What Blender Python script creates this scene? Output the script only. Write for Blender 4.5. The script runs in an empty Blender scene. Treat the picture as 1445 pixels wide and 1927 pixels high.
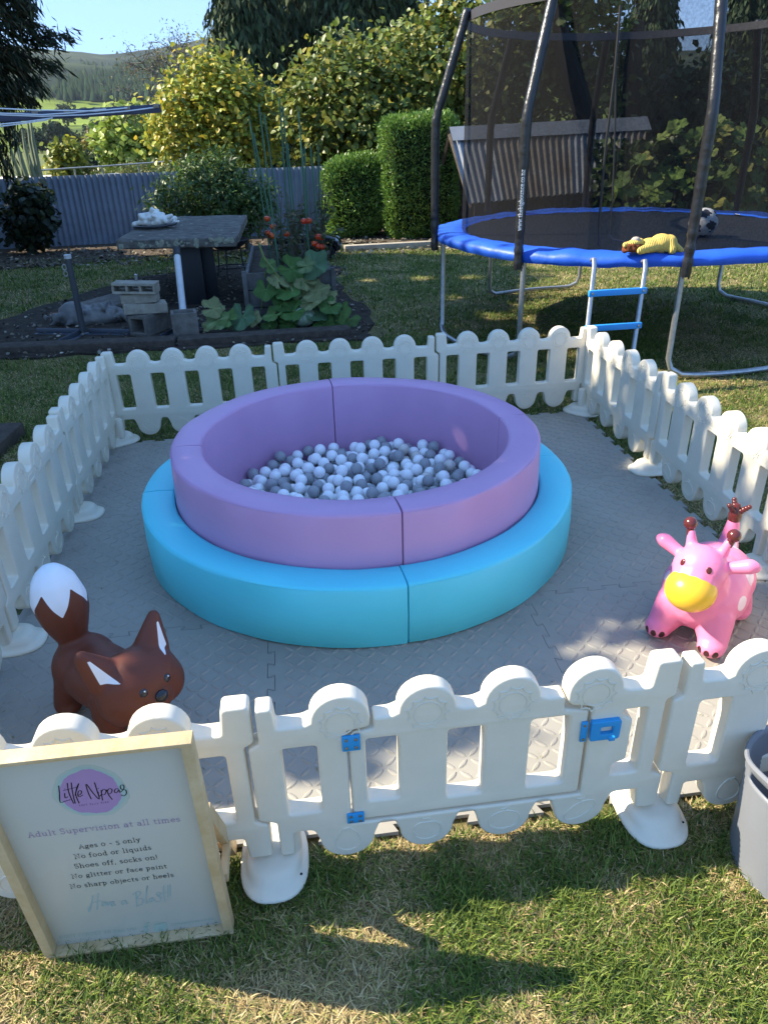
import bpy, bmesh, math, random
import numpy as np
from mathutils import Vector, Matrix
from mathutils.geometry import tessellate_polygon

# ------------------------------------------------------------------ camera, sky, sun, exposure
sc = bpy.context.scene
COL = sc.collection
random.seed(7)
rng = np.random.default_rng(11)
R = math.radians

FPX, PXC, PYC = 1349.65, 722.5, 963.5
YAW, PITCH, ROLL = 0.12047, 0.48431, -0.026666
CAMP = np.array([1.1684, -1.29615, 1.65967])
_f = np.array([math.sin(YAW) * math.cos(PITCH), math.cos(YAW) * math.cos(PITCH), -math.sin(PITCH)])
_r0 = np.array([math.cos(YAW), -math.sin(YAW), 0.0])
_u0 = np.cross(_r0, _f)
_r = _r0 * math.cos(ROLL) + _u0 * math.sin(ROLL)
_u = -_r0 * math.sin(ROLL) + _u0 * math.cos(ROLL)
cam_d = bpy.data.cameras.new('camera')
cam_d.sensor_fit = 'VERTICAL'
cam_d.sensor_height = 36.0
cam_d.lens = FPX / 1927 * 36.0
cam_d.clip_start = 0.05
cam_d.clip_end = 6000
cam = bpy.data.objects.new('camera', cam_d)
COL.objects.link(cam)
m = Matrix.Identity(4)
for i in range(3):
    m[i][0], m[i][1], m[i][2], m[i][3] = _r[i], _u[i], -_f[i], CAMP[i]
cam.matrix_world = m
sc.camera = cam


def ray(px, py):
    return _f + _r * (px - PXC) / FPX - _u * (py - PYC) / FPX


def at(px, py, y):
    """the place seen at a photo pixel, at depth y"""
    d = ray(px, py)
    return CAMP + d * ((y - CAMP[1]) / d[1])


def atz(px, py, z=0.0):
    """the place seen at a photo pixel, at height z"""
    d = ray(px, py)
    return CAMP + d * ((z - CAMP[2]) / d[2])


SUNV = np.array([-1.175, 0.297, 1.0])           # towards the sun, per metre of height
SUN_EL = math.atan2(1.0, math.hypot(SUNV[0], SUNV[1]))
SUN_AZ = math.atan2(SUNV[0], SUNV[1])
w = bpy.data.worlds.new('World')
sc.world = w
w.use_nodes = True
nt = w.node_tree
sky = nt.nodes.new('ShaderNodeTexSky')
sky.sky_type = 'NISHITA'
sky.sun_disc = False
sky.sun_elevation = SUN_EL
sky.sun_rotation = SUN_AZ
sky.altitude = 1500
sky.air_density = 1.0
sky.dust_density = 0.0
sky.ozone_density = 2.0
bg = nt.nodes['Background']
bg.inputs['Strength'].default_value = 0.15
tint = nt.nodes.new('ShaderNodeMix')          # one even tint over the whole sky: the photo's blue daylight
tint.data_type = 'RGBA'
tint.blend_type = 'MULTIPLY'
tint.inputs[0].default_value = 1.0
tint.inputs[7].default_value = (.80, .95, 1.12, 1)
nt.links.new(sky.outputs['Color'], tint.inputs[6])
even = nt.nodes.new('ShaderNodeMix')          # the photo's sky is an even clear blue from the hills upwards
even.data_type = 'RGBA'
even.inputs[0].default_value = .85
even.inputs[7].default_value = (.60, 1.22, 2.45, 1)
nt.links.new(tint.outputs[2], even.inputs[6])
nt.links.new(even.outputs[2], bg.inputs['Color'])
sun_d = bpy.data.lights.new('sun', 'SUN')
sun_d.energy = 3.6
sun_d.angle = R(0.5)
sun_d.color = (1.0, 0.90, 0.72)
sun = bpy.data.objects.new('sun', sun_d)
COL.objects.link(sun)
sun.rotation_euler = Vector(-SUNV).to_track_quat('-Z', 'Y').to_euler()
sun.location = (-6, 2, 8)
sc.view_settings.view_transform = 'Standard'
sc.view_settings.look = 'None'
sc.view_settings.gamma = 1.0
sc.view_settings.use_curve_mapping = False
sc.view_settings.exposure = 1.82
sc.render.engine = 'CYCLES'
sc.cycles.max_bounces = 8
sc.cycles.transparent_max_bounces = 24
sc.cycles.use_denoising = True

# ------------------------------------------------------------------ helpers


def tag(o, label=None, cat=None, group=None, kind=None):
    if label:
        o['label'] = label
    if cat:
        o['category'] = cat
    if group:
        o['group'] = group
    if kind:
        o['kind'] = kind
    return o


def link(name, me, parent=None, mt=None):
    o = bpy.data.objects.new(name, me)
    COL.objects.link(o)
    if parent is not None:
        o.parent = parent
    if mt is not None and me is not None:
        if len(me.materials) == 0:
            me.materials.append(mt)
    return o


def empty(name, loc=(0, 0, 0), rz=0.0):
    o = bpy.data.objects.new(name, None)
    o.empty_display_size = 0.1
    COL.objects.link(o)
    o.location = loc
    o.rotation_euler = (0, 0, rz)
    return o


def copy_tree(o, parent=None):
    c = o.copy()
    COL.objects.link(c)
    c.parent = parent
    for ch in list(o.children):
        copy_tree(ch, c)
    return c


def smooth(me, ang=35):
    me.polygons.foreach_set('use_smooth', [True] * len(me.polygons))
    me.set_sharp_from_angle(angle=R(ang))
    return me


class MB:
    """collects shapes into one mesh"""

    def __init__(self):
        self.v, self.f = [], []

    def add(self, vs, fs):
        n = len(self.v)
        self.v += [tuple(float(c) for c in p) for p in vs]
        self.f += [tuple(i + n for i in f) for f in fs]
        return self

    def box(self, c, s, rz=0.0, M=None):
        hx, hy, hz = s[0] / 2, s[1] / 2, s[2] / 2
        vs = [Vector((x, y, z)) for z in (-hz, hz) for y in (-hy, hy) for x in (-hx, hx)]
        mm = M if M is not None else Matrix.Rotation(rz, 3, 'Z')
        vs = [mm @ p + Vector(c) for p in vs]
        return self.add(vs, [(0, 2, 3, 1), (4, 5, 7, 6), (0, 1, 5, 4), (2, 6, 7, 3), (0, 4, 6, 2), (1, 3, 7, 5)])

    def rbox(self, c, s, b=0.01, rz=0.0, M=None, seg=2):
        bm = bmesh.new()
        bmesh.ops.create_cube(bm, size=1.0)
        for v in bm.verts:
            v.co = Vector((v.co.x * s[0], v.co.y * s[1], v.co.z * s[2]))
        bmesh.ops.bevel(bm, geom=list(bm.edges), offset=b, segments=seg, profile=0.5, affect='EDGES')
        mm = M if M is not None else Matrix.Rotation(rz, 3, 'Z')
        bm.verts.index_update()
        self.add([mm @ v.co + Vector(c) for v in bm.verts], [[v.index for v in f.verts] for f in bm.faces])
        bm.free()
        return self

    def tube(self, pts, r, n=8, cap=True, closed=False):
        P = [Vector(p) for p in pts]
        k = len(P)
        rs = r if hasattr(r, '__len__') else [r] * k
        ref = None
        vs, fs = [], []
        for i in range(k):
            if closed:
                t = P[(i + 1) % k] - P[i - 1]
            else:
                t = P[min(i + 1, k - 1)] - P[max(i - 1, 0)]
            t.normalize()
            if ref is None:
                ref = Vector((0, 0, 1)) if abs(t.z) < 0.9 else Vector((1, 0, 0))
            a = ref - t * ref.dot(t)
            if a.length < 1e-6:
                a = t.orthogonal()
            a.normalize()
            ref = a
            b = t.cross(a)
            for j in range(n):
                th = 2 * math.pi * j / n
                vs.append(P[i] + (a * math.cos(th) + b * math.sin(th)) * rs[i])
        for i in range(k if closed else k - 1):
            i2 = (i + 1) % k
            for j in range(n):
                j2 = (j + 1) % n
                fs.append((i * n + j, i * n + j2, i2 * n + j2, i2 * n + j))
        if cap and not closed:
            fs.append(tuple(range(n - 1, -1, -1)))
            fs.append(tuple((k - 1) * n + j for j in range(n)))
        return self.add(vs, fs)

    def lathe(self, prof, n=24, c=(0, 0, 0), sx=1.0, sy=1.0, M=None):
        vs, fs = [], []
        for (r, z) in prof:
            for j in range(n):
                th = 2 * math.pi * j / n
                p = Vector((r * math.cos(th) * sx, r * math.sin(th) * sy, z))
                if M is not None:
                    p = M @ p
                vs.append(p + Vector(c))
        for i in range(len(prof) - 1):
            for j in range(n):
                j2 = (j + 1) % n
                fs.append((i * n + j, i * n + j2, (i + 1) * n + j2, (i + 1) * n + j))
        if prof[0][0] > 1e-5:
            fs.append(tuple(range(n - 1, -1, -1)))
        if prof[-1][0] > 1e-5:
            fs.append(tuple((len(prof) - 1) * n + j for j in range(n)))
        return self.add(vs, fs)

    def ball(self, c, r, sub=2, M=None):
        bm = bmesh.new()
        bmesh.ops.create_icosphere(bm, subdivisions=sub, radius=1.0)
        s = r if hasattr(r, '__len__') else (r, r, r)
        bm.verts.index_update()
        vs = []
        for v in bm.verts:
            p = Vector((v.co.x * s[0], v.co.y * s[1], v.co.z * s[2]))
            if M is not None:
                p = M @ p
            vs.append(p + Vector(c))
        self.add(vs, [[v.index for v in f.verts] for f in bm.faces])
        bm.free()
        return self

    def mesh(self, name, ang=35, sm=True):
        me = bpy.data.meshes.new(name)
        me.from_pydata(self.v, [], self.f)
        me.update()
        if sm:
            smooth(me, ang)
        return me

    def build(self, name, mt, parent=None, ang=35, sm=True):
        me = self.mesh(name, ang, sm)
        return link(name, me, parent, mt)


def np_mesh(name, V, F, col=None, sm=False, extra=None):
    """V (n,3), F (m,k) all faces k-sided; col (n,3) per vertex"""
    me = bpy.data.meshes.new(name)
    V = np.ascontiguousarray(V, dtype=np.float32)
    F = np.ascontiguousarray(F, dtype=np.int32)
    nf, k = F.shape
    me.vertices.add(len(V))
    me.vertices.foreach_set('co', V.ravel())
    me.loops.add(nf * k)
    me.loops.foreach_set('vertex_index', F.ravel())
    me.polygons.add(nf)
    me.polygons.foreach_set('loop_start', np.arange(0, nf * k, k, dtype=np.int32))
    if sm:
        me.polygons.foreach_set('use_smooth', np.ones(nf, dtype=bool))
    me.update(calc_edges=True)
    if col is not None:
        a = me.attributes.new('col', 'FLOAT_COLOR', 'POINT')
        c4 = np.ones((len(V), 4), dtype=np.float32)
        c4[:, :3] = col
        a.data.foreach_set('color', c4.ravel())
    if extra:
        for kx, arr in extra.items():
            a = me.attributes.new(kx, 'FLOAT', 'POINT')
            a.data.foreach_set('value', np.ascontiguousarray(arr, dtype=np.float32))
    return me


# ------------------------------------------------------------------ materials
MATS = {}


def mat(name, col, rough=0.6, spec=0.4, var=0.0, vscale=20.0, bump=0.0, bscale=80.0, metal=0.0, sub=0.0, attr=None, trans=0.0, coat=0.0, col2=None, detail=4):
    """principled material; var mixes two tones by noise; attr reads the colour from a mesh attribute; trans adds translucency"""
    if name in MATS:
        return MATS[name]
    mt = bpy.data.materials.new(name)
    mt.use_nodes = True
    t = mt.node_tree
    b = t.nodes['Principled BSDF']
    b.inputs['Roughness'].default_value = rough
    b.inputs['Specular IOR Level'].default_value = spec
    b.inputs['Metallic'].default_value = metal
    b.inputs['Coat Weight'].default_value = coat
    b.inputs['Base Color'].default_value = (*col, 1)
    if sub > 0:
        b.inputs['Subsurface Weight'].default_value = sub
        b.inputs['Subsurface Scale'].default_value = 0.02
        b.inputs['Subsurface Radius'].default_value = (1, 0.8, 0.6)
    csock = None
    tc = t.nodes.new('ShaderNodeTexCoord')
    if attr:
        an = t.nodes.new('ShaderNodeAttribute')
        an.attribute_name = attr
        csock = an.outputs['Color']
    if var > 0 or col2 is not None:
        nz = t.nodes.new('ShaderNodeTexNoise')
        nz.inputs['Scale'].default_value = vscale
        nz.inputs['Detail'].default_value = detail
        nz.inputs['Roughness'].default_value = 0.65
        t.links.new(tc.outputs['Object'], nz.inputs['Vector'])
        mx = t.nodes.new('ShaderNodeMix')
        mx.data_type = 'RGBA'
        rp = t.nodes.new('ShaderNodeValToRGB')
        rp.color_ramp.elements[0].position = 0.35
        rp.color_ramp.elements[1].position = 0.65
        t.links.new(nz.outputs['Fac'], rp.inputs['Fac'])
        t.links.new(rp.outputs['Color'], mx.inputs[0])
        if csock is not None:
            mu = t.nodes.new('ShaderNodeMix')
            mu.data_type = 'RGBA'
            mu.blend_type = 'MULTIPLY'
            mu.inputs[0].default_value = 1.0
            mu.inputs[7].default_value = (1 - var, 1 - var, 1 - var, 1)
            t.links.new(csock, mu.inputs[6])
            t.links.new(csock, mx.inputs[6])
            t.links.new(mu.outputs[2], mx.inputs[7])
        else:
            c2 = col2 if col2 is not None else tuple(c * (1 - var) for c in col)
            mx.inputs[6].default_value = (*col, 1)
            mx.inputs[7].default_value = (*c2, 1)
        csock = mx.outputs[2]
    if csock is not None:
        t.links.new(csock, b.inputs['Base Color'])
    if bump > 0:
        n2 = t.nodes.new('ShaderNodeTexNoise')
        n2.inputs['Scale'].default_value = bscale
        n2.inputs['Detail'].default_value = 5
        t.links.new(tc.outputs['Object'], n2.inputs['Vector'])
        bp = t.nodes.new('ShaderNodeBump')
        bp.inputs['Strength'].default_value = bump
        bp.inputs['Distance'].default_value = 0.01
        t.links.new(n2.outputs['Fac'], bp.inputs['Height'])
        t.links.new(bp.outputs['Normal'], b.inputs['Normal'])
    if trans > 0:
        tr = t.nodes.new('ShaderNodeBsdfTranslucent')
        ms = t.nodes.new('ShaderNodeMixShader')
        ms.inputs[0].default_value = trans
        if csock is not None:
            t.links.new(csock, tr.inputs['Color'])
        else:
            tr.inputs['Color'].default_value = (*col, 1)
        t.links.new(b.outputs[0], ms.inputs[1])
        t.links.new(tr.outputs[0], ms.inputs[2])
        t.links.new(ms.outputs[0], t.nodes['Material Output'].inputs['Surface'])
    MATS[name] = mt
    return mt


def plate(name, outline, holes=(), t=0.05, bev=0.006, seg=2):
    """a flat plate standing in the local x-z plane, thickness t along y, rounded edges, with holes"""
    cu = bpy.data.curves.new(name, 'CURVE')
    cu.dimensions = '2D'
    cu.fill_mode = 'BOTH'
    for ring in [outline] + list(holes):
        sp = cu.splines.new('POLY')
        sp.points.add(len(ring) - 1)
        for i, (x, z) in enumerate(ring):
            sp.points[i].co = (x, z, 0, 1)
        sp.use_cyclic_u = True
    cu.extrude = t / 2 - bev
    cu.bevel_depth = bev
    cu.bevel_resolution = seg
    cu.offset = -bev
    o = bpy.data.objects.new(name, cu)
    COL.objects.link(o)
    dg = bpy.context.evaluated_depsgraph_get()
    me = bpy.data.meshes.new_from_object(o.evaluated_get(dg))
    bpy.data.objects.remove(o)
    bpy.data.curves.remove(cu)
    me.transform(Matrix(((1, 0, 0, 0), (0, 0, -1, 0), (0, 1, 0, 0), (0, 0, 0, 1))))
    bm = bmesh.new()
    bm.from_mesh(me)
    bmesh.ops.remove_doubles(bm, verts=bm.verts, dist=1e-5)
    bm.to_mesh(me)
    bm.free()
    me.name = name
    smooth(me, 40)
    return me


def fillet(pts, r=0.01, n=3):
    """rounds the corners of a closed polygon; a point may carry its own radius as third value"""
    out = []
    k = len(pts)
    for i in range(k):
        p = Vector(pts[i][:2])
        rr = pts[i][2] if len(pts[i]) > 2 else r
        a, b = Vector(pts[i - 1][:2]) - p, Vector(pts[(i + 1) % k][:2]) - p
        if rr <= 0:
            out.append(tuple(p))
            continue
        d = min(rr, a.length * 0.45, b.length * 0.45)
        s, e = p + a.normalized() * d, p + b.normalized() * d
        for j in range(n + 1):
            u = j / n
            out.append(tuple((1 - u) ** 2 * s + 2 * u * (1 - u) * p + u * u * e))
    return out


def blob(parts_fn, voxel=0.006, iters=10, fac=0.5):
    """joins overlapping shapes into one smooth continuous skin"""
    mb = MB()
    parts_fn(mb)
    me = mb.mesh('blob', sm=False)
    o = bpy.data.objects.new('blob', me)
    COL.objects.link(o)
    md = o.modifiers.new('r', 'REMESH')
    md.mode = 'VOXEL'
    md.voxel_size = voxel
    ms = o.modifiers.new('s', 'SMOOTH')
    ms.factor = fac
    ms.iterations = iters
    dg = bpy.context.evaluated_depsgraph_get()
    out = bpy.data.meshes.new_from_object(o.evaluated_get(dg))
    bpy.data.objects.remove(o)
    bpy.data.meshes.remove(me)
    out.polygons.foreach_set('use_smooth', [True] * len(out.polygons))
    return out


def mverts(me):
    a = np.empty(len(me.vertices) * 3, dtype=np.float32)
    me.vertices.foreach_get('co', a)
    return a.reshape(-1, 3)


def set_attr(me, name, arr):
    a = me.attributes.new(name, 'FLOAT', 'POINT')
    a.data.foreach_set('value', np.ascontiguousarray(arr, dtype=np.float32))


def masked(name, base, spots, rough=0.45, spec=0.4, bump=0.05, bscale=200, coat=0.0):
    """a painted toy skin: base colour plus flat paint where a signed mesh attribute is positive"""
    mt = mat(name, base, rough, spec, bump=bump, bscale=bscale, coat=coat)
    t = mt.node_tree
    b = t.nodes['Principled BSDF']
    prev = None
    for an, c in spots:
        at_ = t.nodes.new('ShaderNodeAttribute')
        at_.attribute_name = an
        mr = t.nodes.new('ShaderNodeMapRange')
        mr.inputs[1].default_value = -0.0004
        mr.inputs[2].default_value = 0.0004
        t.links.new(at_.outputs['Fac'], mr.inputs[0])
        mx = t.nodes.new('ShaderNodeMix')
        mx.data_type = 'RGBA'
        t.links.new(mr.outputs[0], mx.inputs[0])
        if prev is None:
            mx.inputs[6].default_value = (*base, 1)
        else:
            t.links.new(prev, mx.inputs[6])
        mx.inputs[7].default_value = (*c, 1)
        prev = mx.outputs[2]
    t.links.new(prev, b.inputs['Base Color'])
    return mt


# leaf cards: many small folded leaves as one mesh
LEAF = {
    'broad': (np.array([[0, 0, 0], [.38, .32, .06], [.28, .72, .05], [0, 1, -.06], [-.28, .72, .05], [-.38, .32, .06]], float),
              [[0, 1, 2, 3], [0, 3, 4, 5]]),
    'slim': (np.array([[0, 0, 0], [.16, .45, .03], [0, 1, -.08], [-.16, .45, .03]], float), [[0, 1, 2, 3]]),
    'needle': (np.array([[.0, 0, 0], [.07, .5, .0], [0, 1, -.05], [-.07, .5, .0]], float), [[0, 1, 2, 3]]),
}


def unit(a):
    return a / np.maximum(np.linalg.norm(a, axis=1, keepdims=True), 1e-9)


def leaf_mesh(name, C, D, N, S, col, kind='broad'):
    """C centres, D pointing directions, N rough normals, S sizes, col colours (all per leaf)"""
    T, faces = LEAF[kind]
    D = unit(D)
    X = unit(np.cross(D, N))
    Z = np.cross(X, D)
    n, k = len(C), len(T)
    V = C[:, None, :] + S[:, None, None] * (T[None, :, 0:1] * X[:, None, :] + (T[None, :, 1:2] - 0.4) * D[:, None, :] + T[None, :, 2:3] * Z[:, None, :])
    F = (np.arange(n)[:, None, None] * k + np.array(faces)[None]).reshape(-1, 4)
    return np_mesh(name, V.reshape(-1, 3), F, np.repeat(col, k, axis=0))


def palette(n, cols, jit=0.18):
    c = np.array(cols, float)
    out = c[rng.integers(0, len(c), n)]
    t = rng.random((n, 1))
    c2 = c[rng.integers(0, len(c), n)]
    out = out * (1 - t * .5) + c2 * t * .5
    return np.clip(out * (1 + jit * rng.normal(size=(n, 1))), 0.004, 1)


def crown_points(blobs, n, shell=0.55):
    """n random points in a union of ellipsoids (cx,cy,cz,rx,ry,rz), denser towards the outside; returns points and outward directions"""
    b = np.array(blobs, float)
    vol = b[:, 3] * b[:, 4] * b[:, 5]
    ii = rng.choice(len(b), n, p=vol ** .67 / (vol ** .67).sum())
    d = unit(rng.normal(size=(n, 3)))
    r = shell + (1 - shell) * rng.random((n, 1)) ** .7
    r *= 1 + .12 * rng.normal(size=(n, 1))
    p = b[ii, :3] + d * r * b[ii, 3:6]
    return p, unit(d / b[ii, 3:6])


def clumps(blobs, n, per, spread, shell=0.7):
    """leaf positions gathered in small clumps so that gaps stay between them"""
    p, d = crown_points(blobs, n, shell)
    P = np.repeat(p, per, 0) + rng.normal(size=(n * per, 3)) * spread
    return P, np.repeat(d, per, 0)

# ------------------------------------------------------------------ the ground


def grid_sheet(name, xs, ys, zf, mt):
    X, Y = np.meshgrid(xs, ys)
    V = np.stack([X.ravel(), Y.ravel(), zf(X.ravel(), Y.ravel())], 1)
    nx, ny = len(xs), len(ys)
    i = np.arange(nx * ny).reshape(ny, nx)
    F = np.stack([i[:-1, :-1].ravel(), i[:-1, 1:].ravel(), i[1:, 1:].ravel(), i[1:, :-1].ravel()], 1)
    me = np_mesh(name, V, F, sm=True)
    return link(name, me, None, mt)


def lawn_material():
    mt = bpy.data.materials.new('lawn')
    mt.use_nodes = True
    t = mt.node_tree
    b = t.nodes['Principled BSDF']
    b.inputs['Roughness'].default_value = 0.9
    b.inputs['Specular IOR Level'].default_value = 0.15
    tc = t.nodes.new('ShaderNodeTexCoord')

    def noise(s, d=5):
        n = t.nodes.new('ShaderNodeTexNoise')
        n.inputs['Scale'].default_value = s
        n.inputs['Detail'].default_value = d
        n.inputs['Roughness'].default_value = 0.7
        t.links.new(tc.outputs['Object'], n.inputs['Vector'])
        return n

    def mix(f, a, c):
        x = t.nodes.new('ShaderNodeMix')
        x.data_type = 'RGBA'
        t.links.new(f, x.inputs[0])
        for k, v in ((6, a), (7, c)):
            if isinstance(v, tuple):
                x.inputs[k].default_value = (*v, 1)
            else:
                t.links.new(v, x.inputs[k])
        return x.outputs[2]

    def ramp(s, a, c):
        r = t.nodes.new('ShaderNodeValToRGB')
        r.color_ramp.elements[0].position = a
        r.color_ramp.elements[1].position = c
        t.links.new(s, r.inputs['Fac'])
        return r.outputs['Color']
    n1, n2, n3 = noise(1.1), noise(14, 8), noise(90, 6)
    g = mix(ramp(n2.outputs['Fac'], .35, .65), (.035, .065, .014), (.085, .13, .03))
    s = mix(ramp(n3.outputs['Fac'], .35, .65), (.20, .15, .07), (.38, .30, .15))
    c = mix(ramp(n1.outputs['Fac'], .38, .62), g, s)
    t.links.new(c, b.inputs['Base Color'])
    bp = t.nodes.new('ShaderNodeBump')
    bp.inputs['Strength'].default_value = 0.8
    bp.inputs['Distance'].default_value = 0.03
    t.links.new(n3.outputs['Fac'], bp.inputs['Height'])
    t.links.new(bp.outputs['Normal'], b.inputs['Normal'])
    return mt


def lawn_z(x, y):
    return 0.006 * np.sin(x * 2.1) * np.sin(y * 1.7) - 0.008


lawn = grid_sheet('lawn', np.linspace(-14, 14, 57), np.linspace(-6, 15, 43), lawn_z, lawn_material())
tag(lawn, kind='structure')
fields = grid_sheet('ground', np.concatenate([[-3000, -900, -200, -60], np.linspace(-30, 40, 15), [80, 250, 900, 3000]]),
                    np.concatenate([[-900, -200, -40], np.linspace(-10, 60, 15), [120, 300, 900, 3000]]), lambda x, y: -0.06 + 0 * x,
                    mat('field_grass', (.09, .115, .03), .9, .1, col2=(.15, .16, .055), vscale=.12, bump=.5, bscale=3))
tag(fields, kind='structure')


def poly_sheet(name, pts, z, mt, kind='structure', depth=0.05):
    ps = [Vector((p[0], p[1], 0)) for p in pts]
    tri = tessellate_polygon([ps])
    n = len(ps)
    mb = MB()
    vs = [(p.x, p.y, z) for p in ps] + [(p.x, p.y, z - depth) for p in ps]
    fs = [tuple(t) for t in tri] + [(i, i + n, (i + 1) % n + n, (i + 1) % n) for i in range(n)]
    mb.add(vs, fs)
    me = mb.mesh(name, sm=False)
    bm = bmesh.new()
    bm.from_mesh(me)
    bmesh.ops.recalc_face_normals(bm, faces=bm.faces)
    bm.to_mesh(me)
    bm.free()
    o = link(name, me, None, mt)
    if kind:
        o['kind'] = kind
    return o


def wob(pts, step=0.25, amp=0.06):
    out = []
    for i, p in enumerate(pts):
        q = pts[(i + 1) % len(pts)]
        d = math.hypot(q[0] - p[0], q[1] - p[1])
        n = max(1, int(d / step))
        for j in range(n):
            t = j / n
            out.append((p[0] + (q[0] - p[0]) * t + random.uniform(-amp, amp), p[1] + (q[1] - p[1]) * t + random.uniform(-amp, amp)))
    return out


soil = mat('soil', (.035, .028, .022), .95, .1, col2=(.075, .062, .05), vscale=9, bump=.9, bscale=45, detail=8)
patio = poly_sheet('patio', wob([(-2.3, 5.28), (1.9, 5.25), (2.02, 6.4), (1.78, 7.6), (1.9, 9.4), (.9, 10.3), (-.9, 9.2), (-1.7, 7.4)]), 0.012, soil)
flowerbed = poly_sheet('flower_bed', wob([(-6, 10.2), (-3.4, 10.4), (-1.2, 11.2), (1.0, 12.0), (2.1, 11.9), (5.5, 11.2), (7.5, 11.3), (7.5, 14), (-6, 14.2)]), 0.014,
                       mat('bark_mulch', (.05, .038, .028), .95, .1, col2=(.12, .095, .07), vscale=14, bump=1.0, bscale=40, detail=8))

# ------------------------------------------------------------------ the foam play mat: nine interlocking tiles
foam = mat('grey_foam', (.325, .303, .258), .62, .35, var=.15, vscale=2, bump=.08, bscale=400)


def tile_mesh():
    d, o, h = .0125, .006, .0335

    def edge(sign):
        pts = []
        for k in range(7):
            c = .0667 + .1333 * k + .0335
            g = .0009 * sign
            pts += [(-d + g, c - h + o + g), (d + g, c - h - o + g), (d + g, c + h + o - g), (-d + g, c + h - o - g)]
        return pts
    low, high = edge(1), edge(-1)
    out = [(-d, -d)]
    out += [(t, e) for e, t in low]                      # bottom, left to right
    out += [(1 - d, -d)]
    out += [(1 + e, t) for e, t in high]                 # right, upwards
    out += [(1 - d, 1 - d)]
    out += [(t, 1 + e) for e, t in reversed(high)]       # top
    out += [(-d, 1 - d)]
    out += [(e, t) for e, t in reversed(low)]            # left
    n = len(out)
    T = .013
    tri = tessellate_polygon([[Vector((x, y, 0)) for x, y in out]])
    mb = MB()
    mb.add([(x, y, T) for x, y in out] + [(x, y, 0) for x, y in out], [tuple(t) for t in tri] + [(i, i + n, (i + 1) % n + n, (i + 1) % n) for i in range(n)])
    L, W, H = .0235, .0080, .0027
    base = [(-L, 0), (-L * .6, -W * .75), (0, -W), (L * .6, -W * .75), (L, 0), (L * .6, W * .75), (0, W), (-L * .6, W * .75)]
    P = 1 / 24
    for i in range(24):
        for j in range(24):
            x, y = (i + .5) * P, (j + .5) * P
            if not (.035 < x < .965 and .035 < y < .965):
                continue
            a = R(45) if (i + j) % 2 else R(-45)
            ca, sa = math.cos(a), math.sin(a)
            vs = [(x + ca * u - sa * v, y + sa * u + ca * v, T + .0001) for u, v in base] + [(x + ca * u * .75 - sa * v * .4, y + sa * u * .75 + ca * v * .4, T + H) for u, v in base]
            mb.add(vs, [(k, (k + 1) % 8, (k + 1) % 8 + 8, k + 8) for k in range(8)] + [tuple(range(8, 16))])
    me = mb.mesh('foam_mat_tile', sm=False)
    bm = bmesh.new()
    bm.from_mesh(me)
    bmesh.ops.recalc_face_normals(bm, faces=bm.faces)
    bm.to_mesh(me)
    bm.free()
    return me


tile_me = tile_mesh()
TL = [['grey foam floor tile under the brown fox at the front left corner', 'grey foam floor tile in the middle of the front row behind the gate', 'grey foam floor tile under the pink giraffe at the front right'],
      ['grey foam floor tile along the left fence between fox and rear tile', 'grey foam floor tile mostly hidden under the ball pit', 'grey foam floor tile along the right fence behind the pink giraffe'],
      ['grey foam floor tile at the rear left corner of the mat', 'grey foam floor tile at the middle of the rear edge behind the pit', 'grey foam floor tile at the rear right corner near the trampoline']]
for j in range(3):
    for i in range(3):
        o = link('foam_mat_tile', tile_me, None, foam)
        o.location = (i, j, 0.002)
        tag(o, TL[j][i], 'mat tile', 'interlocking foam floor tiles')

# ------------------------------------------------------------------ the play fence
white = mat('white_plastic', (.85, .78, .625), .38, .45, var=.06, vscale=6, sub=.0, trans=.13, bump=.06, bscale=30)
blue_pl = mat('blue_plastic', (.02, .30, .62), .4, .45)
steel = mat('screw_steel', (.35, .35, .36), .35, .5, metal=.9)


def arc(cx, cz, r, a0, a1, n=12):
    return [(cx + r * math.cos(R(a0 + (a1 - a0) * k / n)), cz + r * math.sin(R(a0 + (a1 - a0) * k / n)), 0) for k in range(n + 1)]


BR = .068
TOPZ, BUMPZ, LOWZ, LBZ = .492, .500, .150, .110


def top_bump(x):
    a = 12
    return [(x - BR - .018, TOPZ, .012)] + arc(x, BUMPZ, BR, 180 - a * 0, 0, 14) + [(x + BR + .018, TOPZ, .012)]


def low_bump(x):
    return [(x + BR + .014, LOWZ, .012)] + arc(x, LBZ, BR, 0, -180, 14) + [(x - BR - .014, LOWZ, .012)]


LEFT_END_UP = [(.032, .19), (-.010, .205), (-.010, .44), (.015, .452), (.015, .552), (.052, .552), (.057, TOPZ)]
RIGHT_END_DOWN = [(.935, TOPZ), (.942, .566, .012), (1.004, .566, .012), (1.004, .458), (.981, .446), (.981, .203), (1.012, .19), (1.012, .078), (.955, .078), (.948, LOWZ)]
LEFT_END_LOW = [(.070, LOWZ), (.068, .072), (.032, .072)]


def hole(x0, x1, z0=.214, z1=.430):
    return fillet([(x0, z0), (x1, z0), (x1, z1), (x0, z1)], .012, 3)


def std_panel():
    o = list(LEFT_END_UP)
    for x in (.2, .4, .6, .8):
        o += top_bump(x)
    o += RIGHT_END_DOWN
    for x in (.8, .6, .4, .2):
        o += low_bump(x)
    o += LEFT_END_LOW
    hs = [hole(c - .041, c + .041) for c in (.103, .3, .5, .7, .897)]
    return plate('picket_panel', fillet(o, .008, 3), hs, .050, .007, 3)


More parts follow.
